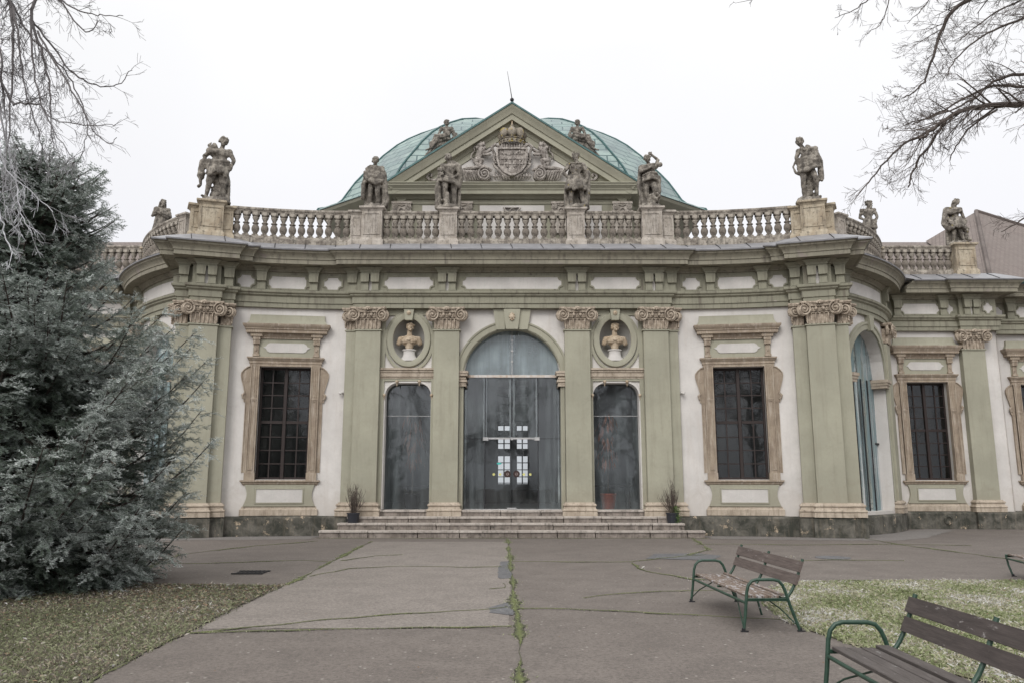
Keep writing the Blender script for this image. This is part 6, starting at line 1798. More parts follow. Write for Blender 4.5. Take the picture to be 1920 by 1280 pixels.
for key, (pts, w) in CR.items():
    s_pts = []
    for a, b in zip(pts, pts[1:]):
        L = math.dist(a, b); k = max(2, int(L / 0.06))
        for t in range(k):
            u = t / k; s_pts.append((a[0] + (b[0] - a[0]) * u, a[1] + (b[1] - a[1]) * u))
    s_pts.append(pts[-1])
    ph = rm.uniform(0, 9); base = len(VV)
    for i, (x, y) in enumerate(s_pts):
        a = s_pts[max(0, i - 1)]; b = s_pts[min(len(s_pts) - 1, i + 1)]
        d = Vector((b[0] - a[0], b[1] - a[1])).normalized(); nn = (d.y, -d.x)
        wide = w > 0.04
        wob = (0.012 if wide else 0.05) * math.sin(i * 0.09 + ph) + (0.008 if wide else 0.02) * math.sin(i * 0.43 + ph) + rm.uniform(-.008, .008)
        ww = w * max(0.0, 0.45 + 0.5 * math.sin(i * 0.17 + ph * 2) + 0.35 * math.sin(i * 0.057 + ph) + (0.25 if wide else 0)) * rm.uniform(0.35, 1.4) + 0.0025
        x += nn[0] * wob; y += nn[1] * wob
        VV += [(x - nn[0] * ww, y - nn[1] * ww, 0.010), (x, y, 0.017), (x + nn[0] * ww, y + nn[1] * ww, 0.010)]
        TT += [0.0, 0.45, 0.0]
        if i:
            q = base + 3 * i
            FF += [(q - 3, q, q + 1, q - 2), (q - 2, q + 1, q + 2, q - 1)]
        for _ in range(int(ww * 330)): tufts.append((x + rm.gauss(0, ww * .8), y + rm.gauss(0, ww * .8) ))
tag(tri_mesh('moss', VV, FF, M['moss'], TT), 'green moss growing along the cracks of the asphalt', 'moss', None, 'stuff')
p = np.array(tufts)
V, F, T = blades(p, 0.010, 0.03, 0.0045, np.clip(rng.normal(0.36, 0.17, len(p)), 0, 1), 0.9)
tag(tri_mesh('crack_grass', V, F, M['grassb'], np.clip(T, 0, 1)), 'short grass tufts rooted in the cracks of the asphalt', 'grass', None, 'stuff')
# frosted weeds: taller dry stalks
pts = []
for x, y, n_, sp_ in ((-5.2, 12.6, 60, .5), (-4.5, 12.9, 40, .5), (-4.9, 10.6, 30, .4), (5.4, 13.4, 80, .35), (7.2, 13.5, 60, .3), (7.9, 13.5, 40, .3), (3.5, 9.9, 25, .15), (6.1, 18.0, 30, .2), (6.4, 12.9, 40, .6), (2.6, 15.6, 12, .12), (3.0, 13.7, 20, .12), (5.2, 7.4, 60, .6), (6.2, 10, 50, .8)):
    for _ in range(n_ // 2): pts.append((rm.gauss(x, sp_), rm.gauss(y, sp_ * .4)))
p = np.array(pts)
V, F, T = blades(p, 0.03, 0.085, 0.0028, np.clip(rng.normal(0.80, 0.10, len(p)), 0, 1), 1.2)
tag(tri_mesh('dry_weeds', V, F, M['grassb'], np.clip(T, 0, 1)), 'pale frosted weed stalks along the lawn edges', 'weeds', None, 'stuff')

# drain grate and sunken cover
mb = MB()
for k in range(7):
    x = -4.98 + 0.075 * k; mb.box(x, x + 0.035, 14.75, 15.15, 0.004, 0.02)
mb.box(-5.02, -4.46, 14.70, 14.75, 0.003, 0.022); mb.box(-5.02, -4.46, 15.15, 15.20, 0.003, 0.022); mb.box(-5.0, -4.48, 14.75, 15.15, 0.003, 0.006)
tag(mb.build('drain_grate', M['iron']), 'small barred iron drain grate in the asphalt near the left lawn', 'drain')
mb = MB(); mb.lathe([(0.0, 0.012), (0.30, 0.012), (0.31, 0.016), (0.36, 0.016), (0.37, 0.004)], 28, (7.0, 17.9, 0))
tag(mb.build('manhole_cover', M['patch'], None, 40), 'round worn manhole cover in the asphalt beyond the right lawn', 'manhole cover')

# ------------------------------------------------------------ benches
def wood(name, c1, c2, frost, amount):
    m, nt, b, o = new_mat(name)
    g = nz(nt, 3.0, 6, 0.7, coords(nt, (14, 1.2, 14)))
    col = mixc(nt, ramp(nt, g, [(0.4, 0.0), (0.65, 1.0)]), c1, c2)
    f = nz(nt, 7.0, 8, 0.75, coords(nt, (3, 0.8, 3)), 0.2)
    col = mixc(nt, ramp(nt, f, [(amount, 0.0), (amount + 0.06, 0.85)]), col, frost)
    nt.links.new(col, b.inputs['Base Color']); b.inputs['Roughness'].default_value = 0.75
    bump(nt, b, mth(nt, 'ADD', g, f), 0.5, 0.006)
    return m
M['w1'] = wood('peeling_red_brown_plank', (0.080, 0.060, 0.054), (0.135, 0.108, 0.096), (0.36, 0.34, 0.33), 0.62)
M['w1s'] = wood('frosted_seat_slat', (0.12, 0.085, 0.065), (0.19, 0.15, 0.12), (0.36, 0.35, 0.36), 0.52)
M['w2'] = wood('dark_wet_plank', (0.046, 0.036, 0.033), (0.075, 0.060, 0.055), (0.30, 0.28, 0.27), 0.615)
M['w2s'] = wood('dark_wet_slat', (0.058, 0.048, 0.044), (0.095, 0.082, 0.076), (0.36, 0.35, 0.35), 0.60)
m, nt, b, o = new_mat('green_bench_paint')
f = nz(nt, 9, 6, .7, coords(nt)); fr = nz(nt, 6.0, 6, .7, coords(nt))
col = mixc(nt, ramp(nt, f, [(.4, 0.0), (.7, 1.0)]), (0.014, 0.042, 0.027), (0.034, 0.074, 0.050))
col = mixc(nt, ramp(nt, fr, [(.66, 0.0), (.70, 1.0)]), col, (0.48, 0.50, 0.50))
nt.links.new(col, b.inputs['Base Color']); b.inputs['Roughness'].default_value = 0.42; M['gpaint'] = m

def bench(loc, rz, label, wood_back, wood_seat, slats, L=2.28, arms=True, back=True):
    """origin on the ground under the middle of the front legs; length along local y, sitter faces local -x"""
    e = empty('park_bench', loc, rz)
    tag(e, label, 'bench', 'slatted park benches with green tube frames')
    def child(mb, name, mat, parent=None, smooth=40):
        o = mb.build(name, mat, None, smooth); o.parent = parent or e
        return o
    sz = 0.385; h = L / 2
    n = slats; D0, D1 = 0.03, 0.47
    w = (D1 - D0) / n
    for k in range(n):
        x0 = D0 + w * k; mb = MB()
        zs = sz - 0.012 * math.sin(PI * (k + .5) / n) + (0.012 if k == n - 1 else 0)
        mb.bbox(x0 + 0.006, x0 + w - 0.006, -h + 0.06, h - 0.06, zs - 0.026, zs, 0.005)
        child(mb, 'seat_slat', wood_seat)
    if back:
        # two planks on leaning posts
        for k, (z0, z1) in enumerate(((0.50, 0.605), (0.635, 0.745))):
            mb = MB()
            f = lambda z: 0.50 + (z - 0.36) * 0.42
            t = 0.028
            q = [(f(z0), z0), (f(z1), z1), (f(z1) + t, z1 - 0.012), (f(z0) + t, z0 - 0.012)]
            yy = (-h + 0.0, h - 0.06) if k == 0 else (-h + 0.03, h - 0.03)
            a = [mb.add((x, yy[0], z)) for x, z in q]; b_ = [mb.add((x, yy[1], z)) for x, z in q]
            for i in range(4): mb.face([a[i], a[(i + 1) % 4], b_[(i + 1) % 4], b_[i]])
            mb.face(a); mb.face(b_[::-1])
            child(mb, 'back_plank', wood_back)
        for y in (-h + 0.07, 0.0, h - 0.07):
            mb = MB(); mb.tube([(0.44, y, 0.33), (0.50, y, 0.36), (0.545, y, 0.42), (0.60, y, 0.52), (0.695, y, 0.765)], 0.017, 10)
            child(mb, 'back_post', M['gpaint'])
    for s in (-1, 1):
        y = s * (h - 0.02)
        mb = MB()
        if arms:
            # one bent tube: front foot, up, over the armrest, down across to the rear foot
            pts = [(-0.03, y, 0.0), (0.0, y, 0.20), (0.025, y, 0.42), (0.045, y, 0.49), (0.085, y, 0.535), (0.14, y, 0.55), (0.33, y, 0.55), (0.39, y, 0.535), (0.43, y, 0.49), (0.455, y, 0.43), (0.50, y, 0.28), (0.60, y, 0.0)]
        else:
            pts = [(0.08, y * 0.93, 0.0), (0.04, y * 0.98, 0.18), (0.02, y, 0.34), (0.02, y, 0.355), (0.46, y, 0.355), (0.46, y, 0.34), (0.50, y * .98, 0.18), (0.56, y * .93, 0.0)]
        mb.tube(pts, 0.0175, 10)
        o = child(mb, 'leg_frame', M['gpaint'])
        mb = MB(); mb.tube([(0.02, y, 0.335), (0.47, y, 0.335)], 0.015, 8); mb.box(0.03, 0.47, y - 0.02, y + 0.02, 0.345, 0.352)
        child(mb, 'seat_bearer', M['gpaint'])
        for x in ((-0.03, 0.60) if arms else (0.08, 0.56)):
            mb = MB()
            mb.box(x - 0.03, x + 0.05, y * (1 if arms else .93) - 0.02, y * (1 if arms else .93) + 0.02, 0.0, 0.012)
            mb.tube([(x, y * (1 if arms else .93), 0.0), (x, y * (1 if arms else .93), 0.04)], 0.021, 8)
            child(mb, 'foot', M['iron'])
        if arms:
            for x0, x1 in ((-0.03, 0.1), (0.585, 0.35)):
                mb = MB(); mb.tube([(x0, y, 0.05), (x1 * .4 + x0 * .6, y * 0.75, 0.20), (x1, y * 0.42, 0.34)], 0.0075, 6)
                child(mb, 'brace', M['gpaint'])
    mb = MB(); mb.tube([(0.015, -h + 0.02, 0.30), (0.015, h - 0.02, 0.30)], 0.0155, 10); child(mb, 'front_rail', M['gpaint'])
    mb = MB(); mb.tube([(0.47, -h + 0.02, 0.33), (0.47, h - 0.02, 0.33)], 0.0155, 10); child(mb, 'rear_rail', M['gpaint'])
    mb = MB(); mb.tube([(0.02, 0, 0.345), (0.45, 0, 0.345)], 0.013, 8); mb.box(0.04, 0.45, -.018, .018, 0.347, 0.356); child(mb, 'seat_bearer', M['gpaint'])
    if arms:
        mb = MB(); mb.tube([(0.45, 0, 0.34), (0.52, 0, 0.16), (0.56, 0, 0.0)], 0.013, 8); child(mb, 'middle_leg', M['gpaint'])
    return e
bench((2.53, 10.25, 0.0), RAD(2.0), 'park bench with peeling red brown slats on green tube legs before the lawn', M['w1'], M['w1s'], 7)
bench((2.38, 5.28, 0.0), RAD(-1.0), 'nearest park bench with dark wet planks, cut off by the right edge', M['w2'], M['w2s'], 4)
bench((8.45, 13.45, 0.0), RAD(-14), 'farthest park bench, low slatted seat at the right edge beyond the lawn', M['w1'], M['w1s'], 5, 2.2, False, False)

# ------------------------------------------------------------ potted shrubs, indoor plants
M['twig'] = plain('bare_twig', (0.11, 0.085, 0.07), 0.85, 0, 0.25, 20)
M['pot'] = plain('dark_plastic_pot', (0.022, 0.024, 0.032), 0.45, 0, 0.1, 6)
M['redpot'] = plain('terracotta_pot', (0.42, 0.10, 0.06), 0.7, 0, 0.15, 6)
M['leafg'] = attr_mat('small_green_leaf', [(0, (0.03, 0.06, 0.015)), (1, (0.10, 0.17, 0.04))])
def shrub(loc, label, seed, lean, green):
    e = empty('potted_shrub', loc); tag(e, label, 'potted plant', 'potted shrubs flanking the steps')
    r = random.Random(seed)
    mb = MB(); mb.lathe([(0.0, 0.0), (0.155, 0.0), (0.185, 0.26), (0.20, 0.265), (0.20, 0.30), (0.18, 0.30), (0.17, 0.27), (0.0, 0.27)], 24)
    o = mb.build('pot', M['pot'], None, 40); o.parent = e
    mb = MB(); tips = []
    for k in range(46):
        a = r.uniform(0, 2 * PI); sp_ = r.uniform(0.05, 0.34); H = r.uniform(0.45, 1.0) * (1.0 - 0.35 * sp_ / 0.34) + 0.05
        p0 = Vector((r.uniform(-.07, .07), r.uniform(-.07, .07), 0.26))
        p = [p0]
        for t in (0.33, 0.66, 1.0):
            p.append(Vector((p0.x + (math.cos(a) * sp_ + lean * .2) * t + r.uniform(-.02, .02), p0.y + math.sin(a) * sp_ * t, 0.26 + H * t)))
        mb.tube(p, [0.008, 0.0065, 0.005, 0.003], 4, False)
        for j in range(5):
            i = r.randint(1, 2); b_ = p[i].lerp(p[i + 1], r.random()); a2 = r.uniform(0, 2 * PI); l = r.uniform(.08, .24)
            mb.tube([b_, b_ + Vector((math.cos(a2) * .25 * l, math.sin(a2) * .25 * l, l * .6)), b_ + Vector((math.cos(a2) * .35 * l, math.sin(a2) * .35 * l, l))], [0.004, 0.0035, 0.002], 3, False)
    o = mb.build('twigs', M['twig'], None); o.parent = e
    if green:
        n = 700; c = np.c_[rng.normal(0.10, 0.06, n), rng.normal(-0.08, 0.06, n), rng.uniform(0.02, 0.50, n)]
        i = np.arange(n) * 3; V = np.repeat(c, 3, 0) + rng.normal(0, 0.014, (n * 3, 3))
        o = tri_mesh('ivy', V, np.c_[i, i + 1, i + 2], M['leafg'], np.repeat(rng.uniform(0, 1, n), 3)); o.parent = e
shrub((-4.83, 24.74, 0.42), 'leafless twiggy shrub in a dark pot left of the entrance steps', 61, 0.1, False)
shrub((4.88, 24.74, 0.42), 'leafless twiggy shrub with green ivy in a dark pot right of the steps', 62, -0.35, True)
def indoor(loc, label, seed, red):
    e = empty('indoor_plant', loc); tag(e, label, 'potted plant', 'plants behind the glass')
    r = random.Random(seed)
    mb = MB(); mb.lathe([(0, 0), (0.20, 0), (0.26, 0.42), (0.28, 0.43), (0.28, 0.50), (0.25, 0.50), (0.0, 0.46)], 20)
    o = mb.build('pot', M['redpot'] if red else M['pot'], None, 40); o.parent = e
    mb = MB(); mb.tube([(0, 0, .45), (0.02, 0, 1.6), (-.02, 0, 2.9)], [0.03, 0.025, 0.015], 6); o = mb.build('stem', M['twig'], None); o.parent = e
    n = 70; mb = MB()
    for k in range(n):
        a = r.uniform(0, 2 * PI); z = r.uniform(1.4, 3.1); l = r.uniform(.2, .45); q = r.uniform(.05, .4)
        c = Vector((math.cos(a) * q, math.sin(a) * q, z)); d = Vector((math.cos(a) * .3, math.sin(a) * .3, -1)).normalized() * l; w = Vector((-math.sin(a), math.cos(a), 0)) * 0.045
        mb.poly([c, c + d * .5 + w, c + d, c + d * .5 - w])
    o = mb.build('leaves', plain('russet_leaf', (0.30, 0.10, 0.05), 0.8) if red else plain('russet_leaf_dark', (0.22, 0.10, 0.06), .8), None, recalc=False); o.parent = e
indoor((3.15, 26.5, 0.78), 'indoor plant in a red pot behind the right side window', 71, True)
indoor((-3.30, 26.7, 0.78), 'tall drooping indoor plant behind the left side window', 72, False)
for x, lab in ((-3.0, 'dark table standing inside behind the left side window'), (3.4, 'dark table standing inside behind the right side window')):
    e = empty('table', (x, 28.6, 0.77)); tag(e, lab, 'table')
    mb = MB(); mb.bbox(-0.8, 0.8, -.4, .4, 0.72, 0.77); o = mb.build('tabletop', M['wood'], None); o.parent = e
    for a in (-.72, .72):
        for b_ in (-.34, .34):
            mb = MB(); mb.box(a - .03, a + .03, b_ - .03, b_ + .03, 0, .72); o = mb.build('leg', M['wood'], None); o.parent = e
# ------------------------------------------------------------ frosted fir at the left
def fir(loc, seed):
    r = random.Random(seed); g = np.random.default_rng(seed)
    e = empty('fir_tree', loc)
    tag(e, 'large dark blue green fir with frosted sweeping boughs at the left of the palace', 'tree')
    H = 6.95
    def trunkpt(z): return Vector((0.05 * math.sin(z), 0.04 * math.cos(z * 1.3), z))
    mb = MB(); zs = np.linspace(0, H, 16)
    mb.tube([trunkpt(z) for z in zs], [0.26 * (1 - z / H) ** 0.8 + 0.02 for z in zs], 12)
    prof = [(0.2, 2.1), (0.7, 2.5), (1.5, 2.85), (2.2, 3.0), (3.2, 2.9), (3.8, 2.7), (4.2, 2.5), (4.7, 1.4), (5.4, 1.12), (6.1, 1.1), (6.6, 0.8), (7.0, 0.4)]
    def Lz(z):
        for (a, la), (b, lb) in zip(prof, prof[1:]):
            if z <= b: return la + (lb - la) * max(0, (z - a) / (b - a))
        return 0.4
    limbs = MB()
    shoots = []      # (origin, dir, size, outwardness)
    Z = Vector((0, 0, 1))
    z = 0.32
    while z < H - 0.05:
        nb = 11
        a0 = r.uniform(0, 2 * PI)
        for j in range(nb):
            a = a0 + 2 * PI * j / nb + r.uniform(-.35, .35)
            L = Lz(z) * r.choice((0.62, 0.78, 0.9, 1.0, 1.06)) * r.uniform(0.92, 1.05)
            d = Vector((math.cos(a), math.sin(a), 0))
            up = 0.04 if z < 4.2 else min(0.36, 0.04 + (z - 4.2) * 0.16)
            pts = []
            n = 9
            sag = 0.34 if z < 5 else 0.12
            for i in range(n + 1):
                t = i / n
                dz = up * L * t - sag * L * math.sin(t * PI * 0.9) * r.uniform(.95, 1.05) + 0.12 * L * t ** 3
                if z < 1.4: dz = max(dz, -z + 0.20)
                side = Vector((-d.y, d.x, 0)) * 0.08 * L * math.sin(t * 3 + j)
                pts.append(trunkpt(z) + d * L * t + side + Vector((0, 0, dz)))
            limbs.tube(pts, [0.034 * (1 - i / n) + 0.007 for i in range(n + 1)], 5, False)
            m = int(L / 0.13)
            for q in range(m):
                t = 0.22 + 0.78 * (q + r.random()) / m
                i = min(n - 1, int(t * n)); p = pts[i].lerp(pts[i + 1], t * n - i)
                bd = (pts[i + 1] - pts[i]).normalized()
                for s in (-1, 1):
                    tl = (0.36 + 0.45 * (1 - t)) * min(1, L / 2.0) * r.uniform(0.55, 1.15)
                    sd = Vector((-bd.y, bd.x, 0)).normalized() * s
                    td = (bd * 0.8 + sd * r.uniform(0.5, 0.95) + Vector((0, 0, r.uniform(-0.75, 0.10)))).normalized()
                    if tl > .35: limbs.tube([p, p + td * tl * .8], [0.007, 0.003], 3, False)
                    c = max(2, int(tl / 0.062))
                    for w in range(c):
                        u = (w + r.random()) / c
                        pp = p + td * tl * u + Vector((0, 0, -0.18 * tl * u * u))
                        outer = min(1.0, (t * L + tl * u * .6) / max(0.5, L))
                        for s2 in (-1, 1):
                            nd = td.cross(Z).normalized() * s2
                            q2 = (td * 0.85 + nd * r.uniform(.4, .9) + Vector((0, 0, r.uniform(-0.55, 0.2)))).normalized()
                            l2 = r.uniform(0.08, 0.15)
                            shoots.append((*pp, *q2, l2, outer))
                            if outer > .45 or r.random() < .5:
                                q3 = (q2 + Vector((r.uniform(-.6, .6), r.uniform(-.6, .6), r.uniform(-.7, .3)))).normalized()
                                shoots.append((*(pp + q2 * l2 * .5), *q3, l2 * .7, outer))
            for w in range(5):
                q2 = ((pts[-1] - pts[-2]).normalized() + Vector((r.uniform(-.5, .5), r.uniform(-.5, .5), r.uniform(-.4, .4)))).normalized()
                shoots.append((*pts[-1], *q2, 0.14, 1.0))
        z += (0.215 if z < 4.3 else 0.15) * r.uniform(0.8, 1.2)
    S = np.array(shoots); n = len(S)
    O = S[:, :3]; D = S[:, 3:6]; L = S[:, 6:7]; out = S[:, 7]
    up = np.tile(np.array([0, 0, 1.0]), (n, 1))
    A = np.cross(D, up); A /= np.linalg.norm(A, axis=1, keepdims=True) + 1e-9
    B = np.cross(A, D)
    vs = []; fs = []; tn = []
    fr_s = np.clip(0.04 + 0.95 * out ** 2.0 + 0.55 * smooth_noise(O[:, 0] + O[:, 2], O[:, 1], 1.6, 5) + g.normal(0, 0.16, n), 0, 1)
    base = 0
    for k in range(4):
        t = 0.08 + 0.86 * k / 3
        for side in ((1, .35), (-1, .35), (0.15, 1.0)):
            if side[1] == 1.0 and k % 2: continue
            P0 = O + D * L * t + g.normal(0, 0.003, (n, 3))
            nd = D * 0.75 + A * side[0] * 0.9 + B * side[1] * g.uniform(0.2, 1.0, (n, 1)); nd /= np.linalg.norm(nd, axis=1, keepdims=True)
            ln = 0.036 * g.uniform(0.8, 1.25, (n, 1)); wd = D * 0.0085
            vs.append(np.stack([P0 - wd, P0 + wd, P0 + nd * ln], 1).reshape(-1, 3))
            i = base + np.arange(n) * 3; fs.append(np.c_[i, i + 1, i + 2]); base += 3 * n
            f0 = fr_s * 0.45; tn.append(np.stack([f0 * .7, f0 * .7, np.clip(f0 + 0.35 * fr_s + 0.05, 0, 1)], 1).ravel())
    tn = np.concatenate(tn)
    m, nt, b, o_ = new_mat('frosted_fir_needles')
    at = nt.nodes.new('ShaderNodeAttribute'); at.attribute_name = 'tint'
    nt.links.new(ramp(nt, at.outputs['Fac'], [(0.0, (0.052, 0.076, 0.050)), (0.15, (0.105, 0.140, 0.100)), (0.36, (0.28, 0.325, 0.295)), (0.66, (0.70, 0.73, 0.72))]), b.inputs['Base Color'])
    b.inputs['Roughness'].default_value = 0.7
    c = tri_mesh('crown', np.concatenate(vs), np.concatenate(fs), m, tn); c.parent = e
    M['bark'] = plain('dark_bark', (0.055, 0.042, 0.034), 0.9, 0, 0.3, 12)
    o = mb.build('trunk', M['bark'], None, 60); o.parent = e
    o = limbs.build('limbs', M['bark'], None, recalc=False); o.parent = e
    open('/tmp/fir.txt', 'w').write(str(n)) if False else None
    return e
fir((-8.05, 12.9, 0.0), 3)

# ------------------------------------------------------------ bare trees
def grow(mb, p, d, L, rad, depth, r, droop, frost=0, kids=(3, 5), wig=0.25, minr=0.0018):
    n = max(3, int(L / 0.12)); n = min(n, 9)
    pts = [Vector(p)]; rr = [rad]; dd = Vector(d).normalized()
    for i in range(n):
        dd = (dd + Vector((r.uniform(-wig, wig), r.uniform(-wig, wig), r.uniform(-wig, wig) - droop)) * 0.5).normalized()
        pts.append(pts[-1] + dd * L / n); rr.append(max(minr, rad * (1 - 0.62 * (i + 1) / n)))
    mb.tube(pts, rr, 5 if rad > 0.012 else 3, False)
    if depth <= 0: return
    for k in range(r.randint(*kids)):
        t = r.uniform(0.25, 1.0); i = min(n - 1, int(t * n)); q = pts[i].lerp(pts[i + 1], t * n - i)
        ax = (pts[i + 1] - pts[i]).normalized()
        a = ax.cross(Vector((r.uniform(-1, 1), r.uniform(-1, 1), r.uniform(-1, 1)))).normalized()
        nd = (ax * 0.8 + a * r.uniform(0.45, 0.95)).normalized()
        grow(mb, q, nd, L * r.uniform(0.4, 0.72), rr[i] * 0.62, depth - 1, r, droop, frost, kids, wig, minr)

def limb(mb, pts, r0, r1, r, depth, twig, every, droop, kids=(2, 4)):
    """a main limb through given points with side growth"""
    P_ = [Vector(p) for p in pts]
    sm = []
    for i in range(len(P_) - 1):
        a = P_[max(0, i - 1)]; b = P_[i]; c = P_[i + 1]; d = P_[min(len(P_) - 1, i + 2)]
        for k in range(5):
            t = k / 5
            sm.append(0.5 * ((2 * b) + (c - a) * t + (2 * a - 5 * b + 4 * c - d) * t * t + (3 * b - a - 3 * c + d) * t ** 3))
    sm.append(P_[-1])
    n = len(sm); rr = [r0 + (r1 - r0) * i / (n - 1) for i in range(n)]
    mb.tube([p + Vector((r.uniform(-1, 1), r.uniform(-1, 1), r.uniform(-1, 1))) * 0.012 for p in sm], rr, 7, False)
    acc = 0
    for i in range(1, n):
        acc += (sm[i] - sm[i - 1]).length
        while acc > every:
            acc -= every
            ax = (sm[i] - sm[i - 1]).normalized(); a = ax.cross(Vector((r.uniform(-1, 1), r.uniform(-1, 1), r.uniform(-1, 1)))).normalized()
            grow(mb, sm[i - 1].lerp(sm[i], r.random()), ax * 0.9 + a * 0.7, twig * r.uniform(0.5, 1.1) * (1 - 0.3 * i / n), max(0.0034, rr[i] * 0.42), depth, r, droop, 0, kids)

def bark(name, c, cf, amount):
    m, nt, b, o = new_mat(name)
    g = nt.nodes.new('ShaderNodeNewGeometry'); s = nt.nodes.new('ShaderNodeSeparateXYZ'); 
    co = coords(nt); f = nz(nt, 3.0, 5, .7, co)
    tc = nt.nodes.new('ShaderNodeTexCoord'); nt.links.new(tc.outputs['Object'], s.inputs[0])
    hgt = mth(nt, 'MULTIPLY', mth(nt, 'SUBTRACT', 5.7, s.outputs['Z']), 0.42) if amount else None
    col = mixc(nt, ramp(nt, f, [(.4, 0.0), (.7, 1.0)]), c, tuple(x * 1.7 for x in c))
    if amount:
        q = mth(nt, 'ADD', hgt, mth(nt, 'MULTIPLY', mth(nt, 'SUBTRACT', f, 0.5), 1.4))
        col = mixc(nt, ramp(nt, q, [(0.1, 0.12), (0.75, 0.95)]), col, cf)
    nt.links.new(col, b.inputs['Base Color']); b.inputs['Roughness'].default_value = 0.85
    return m
def at(x, y, Y):
    rt = math.tan(RAD(10.1) + math.atan((640 - y) / 1490)); h = rt * Y
    return ((x - 960) / 1490 * (Y * math.cos(RAD(10.1)) + h * math.sin(RAD(10.1))), Y, 1.6 + h)
# right: the limbs reach in from a trunk standing beyond the frame
r = random.Random(12)
e = empty('bare_tree', (9.6, 9.6, 0)); tag(e, 'leafless tree reaching knotty grey brown limbs in from the upper right', 'tree', 'leafless trees')
BR_ = bark('bare_bark', (0.060, 0.048, 0.042), (0.5, 0.5, 0.5), 0)
mb = MB(); mb.tube([(9.6, 9.6, -0.1), (9.55, 9.6, 2), (9.4, 9.6, 4), (9.3, 9.5, 6), (9.2, 9.4, 8), (9.1, 9.3, 11)], [0.42, 0.33, 0.30, 0.27, 0.2, 0.08], 14)
o = mb.build('trunk', BR_, e, 60)
mb = MB()
limb(mb, [(9.35, 9.6, 5.0), (8.2, 9.3, 5.9), (7.0, 9.1, 6.25), (6.21, 9, 6.12), (5.83, 9, 6.12), (5.43, 9, 6.03), (5.12, 8.95, 5.82), (4.85, 8.9, 5.62)], 0.050, 0.016, r, 3, 0.66, 0.065, 0.06)
limb(mb, [(5.43, 9, 6.03), (5.05, 9.05, 5.80), (4.70, 9.1, 5.60), (4.35, 9.1, 5.22), (4.12, 9.1, 4.95)], 0.020, 0.005, r, 2, 0.40, 0.07, 0.05)
limb(mb, [(5.25, 9, 5.92), (5.05, 9.1, 5.62), (4.9, 9.2, 5.35), (4.84, 9.2, 5.15)], 0.018, 0.009, r, 2, 0.36, 0.08, 0.05)
limb(mb, [(5.95, 9.1, 6.12), (5.7, 9.2, 5.95), (5.5, 9.2, 5.72), (5.36, 9.2, 5.48)], 0.014, 0.006, r, 1, 0.30, 0.10, 0.05)
limb(mb, [(9.2, 9.5, 8.0), (7.8, 9.8, 8.7), (6.57, 10, 8.28), (6.11, 10, 8.04), (5.9, 10, 7.72), (5.71, 10, 7.22), (5.55, 10, 6.9), (5.3, 10, 6.72)], 0.040, 0.007, r, 3, 0.50, 0.12, 0.04)
limb(mb, [(9.3, 9.5, 7.0), (8.3, 10.2, 7.0), (7.4, 10.6, 7.2), (6.9, 10.7, 7.25), (6.3, 10.8, 6.95), (5.8, 10.8, 6.72)], 0.032, 0.008, r, 3, 0.60, 0.11, 0.04)
limb(mb, [(9.3, 9.4, 6.4), (8.0, 9.6, 6.9), (7.0, 9.8, 6.95), (6.5, 9.8, 6.9), (6.1, 9.8, 6.6), (5.7, 9.8, 6.4), (5.2, 9.8, 6.25)], 0.032, 0.006, r, 3, 0.55, 0.11, 0.05)
limb(mb, [(9.3, 9.4, 7.5), (8.0, 9.0, 8.0), (7.0, 8.8, 7.95), (6.4, 8.7, 7.6), (5.9, 8.6, 7.35)], 0.028, 0.006, r, 3, 0.55, 0.13, 0.05)
limb(mb, [(9.2, 9.3, 8.5), (7.0, 9.3, 9.3), (5.9, 9.3, 8.75), (5.2, 9.3, 8.3), (4.75, 9.3, 8.05)], 0.028, 0.005, r, 2, 0.50, 0.16, 0.06)
T_ = lambda q, r0, r1, dp, tw, ev: limb(mb, [at(x, y, 9.3) for x, y in q], r0, r1, r, dp, tw, ev, 0.06)
T_([(1900, -120), (1760, -90), (1690, -50), (1640, -10), (1600, 20), (1567, 33)], 0.018, 0.003, 2, 0.26, 0.12)
T_([(1690, -50), (1668, 0), (1655, 40), (1622, 65)], 0.009, 0.003, 1, 0.22, 0.10)
T_([(1850, -80), (1765, -30), (1735, 10), (1700, 45)], 0.012, 0.003, 2, 0.24, 0.12)
T_([(1600, -90), (1500, -40), (1440, -20), (1410, 0), (1375, 5)], 0.009, 0.002, 1, 0.14, 0.25)
limb(mb, [(8.6, 9.2, 7.3), (7.3, 9.4, 7.6), (6.6, 9.5, 7.55), (6.1, 9.5, 7.3), (5.75, 9.5, 7.0), (5.6, 9.5, 6.75)], 0.024, 0.004, r, 3, 0.6, 0.10, 0.04)
limb(mb, [(9.2, 9.3, 8.8), (7.4, 9.0, 8.6), (6.5, 8.9, 8.3), (6.0, 8.8, 7.9), (5.7, 8.8, 7.6)], 0.022, 0.004, r, 3, 0.55, 0.12, 0.04)
limb(mb, [(8.8, 9.2, 7.8), (7.4, 9.6, 8.1), (6.8, 9.8, 8.0), (6.3, 9.9, 7.7), (6.0, 9.9, 7.45)], 0.020, 0.004, r, 3, 0.6, 0.10, 0.04)
limb(mb, [(9.4, 9.6, 4.6), (8.4, 9.6, 5.0), (7.2, 9.6, 5.05), (6.75, 9.6, 5.02), (6.4, 9.6, 4.85), (6.15, 9.6, 4.7)], 0.028, 0.005, r, 2, 0.34, 0.12, 0.05)
o = mb.build('branches', BR_, e, recalc=False)
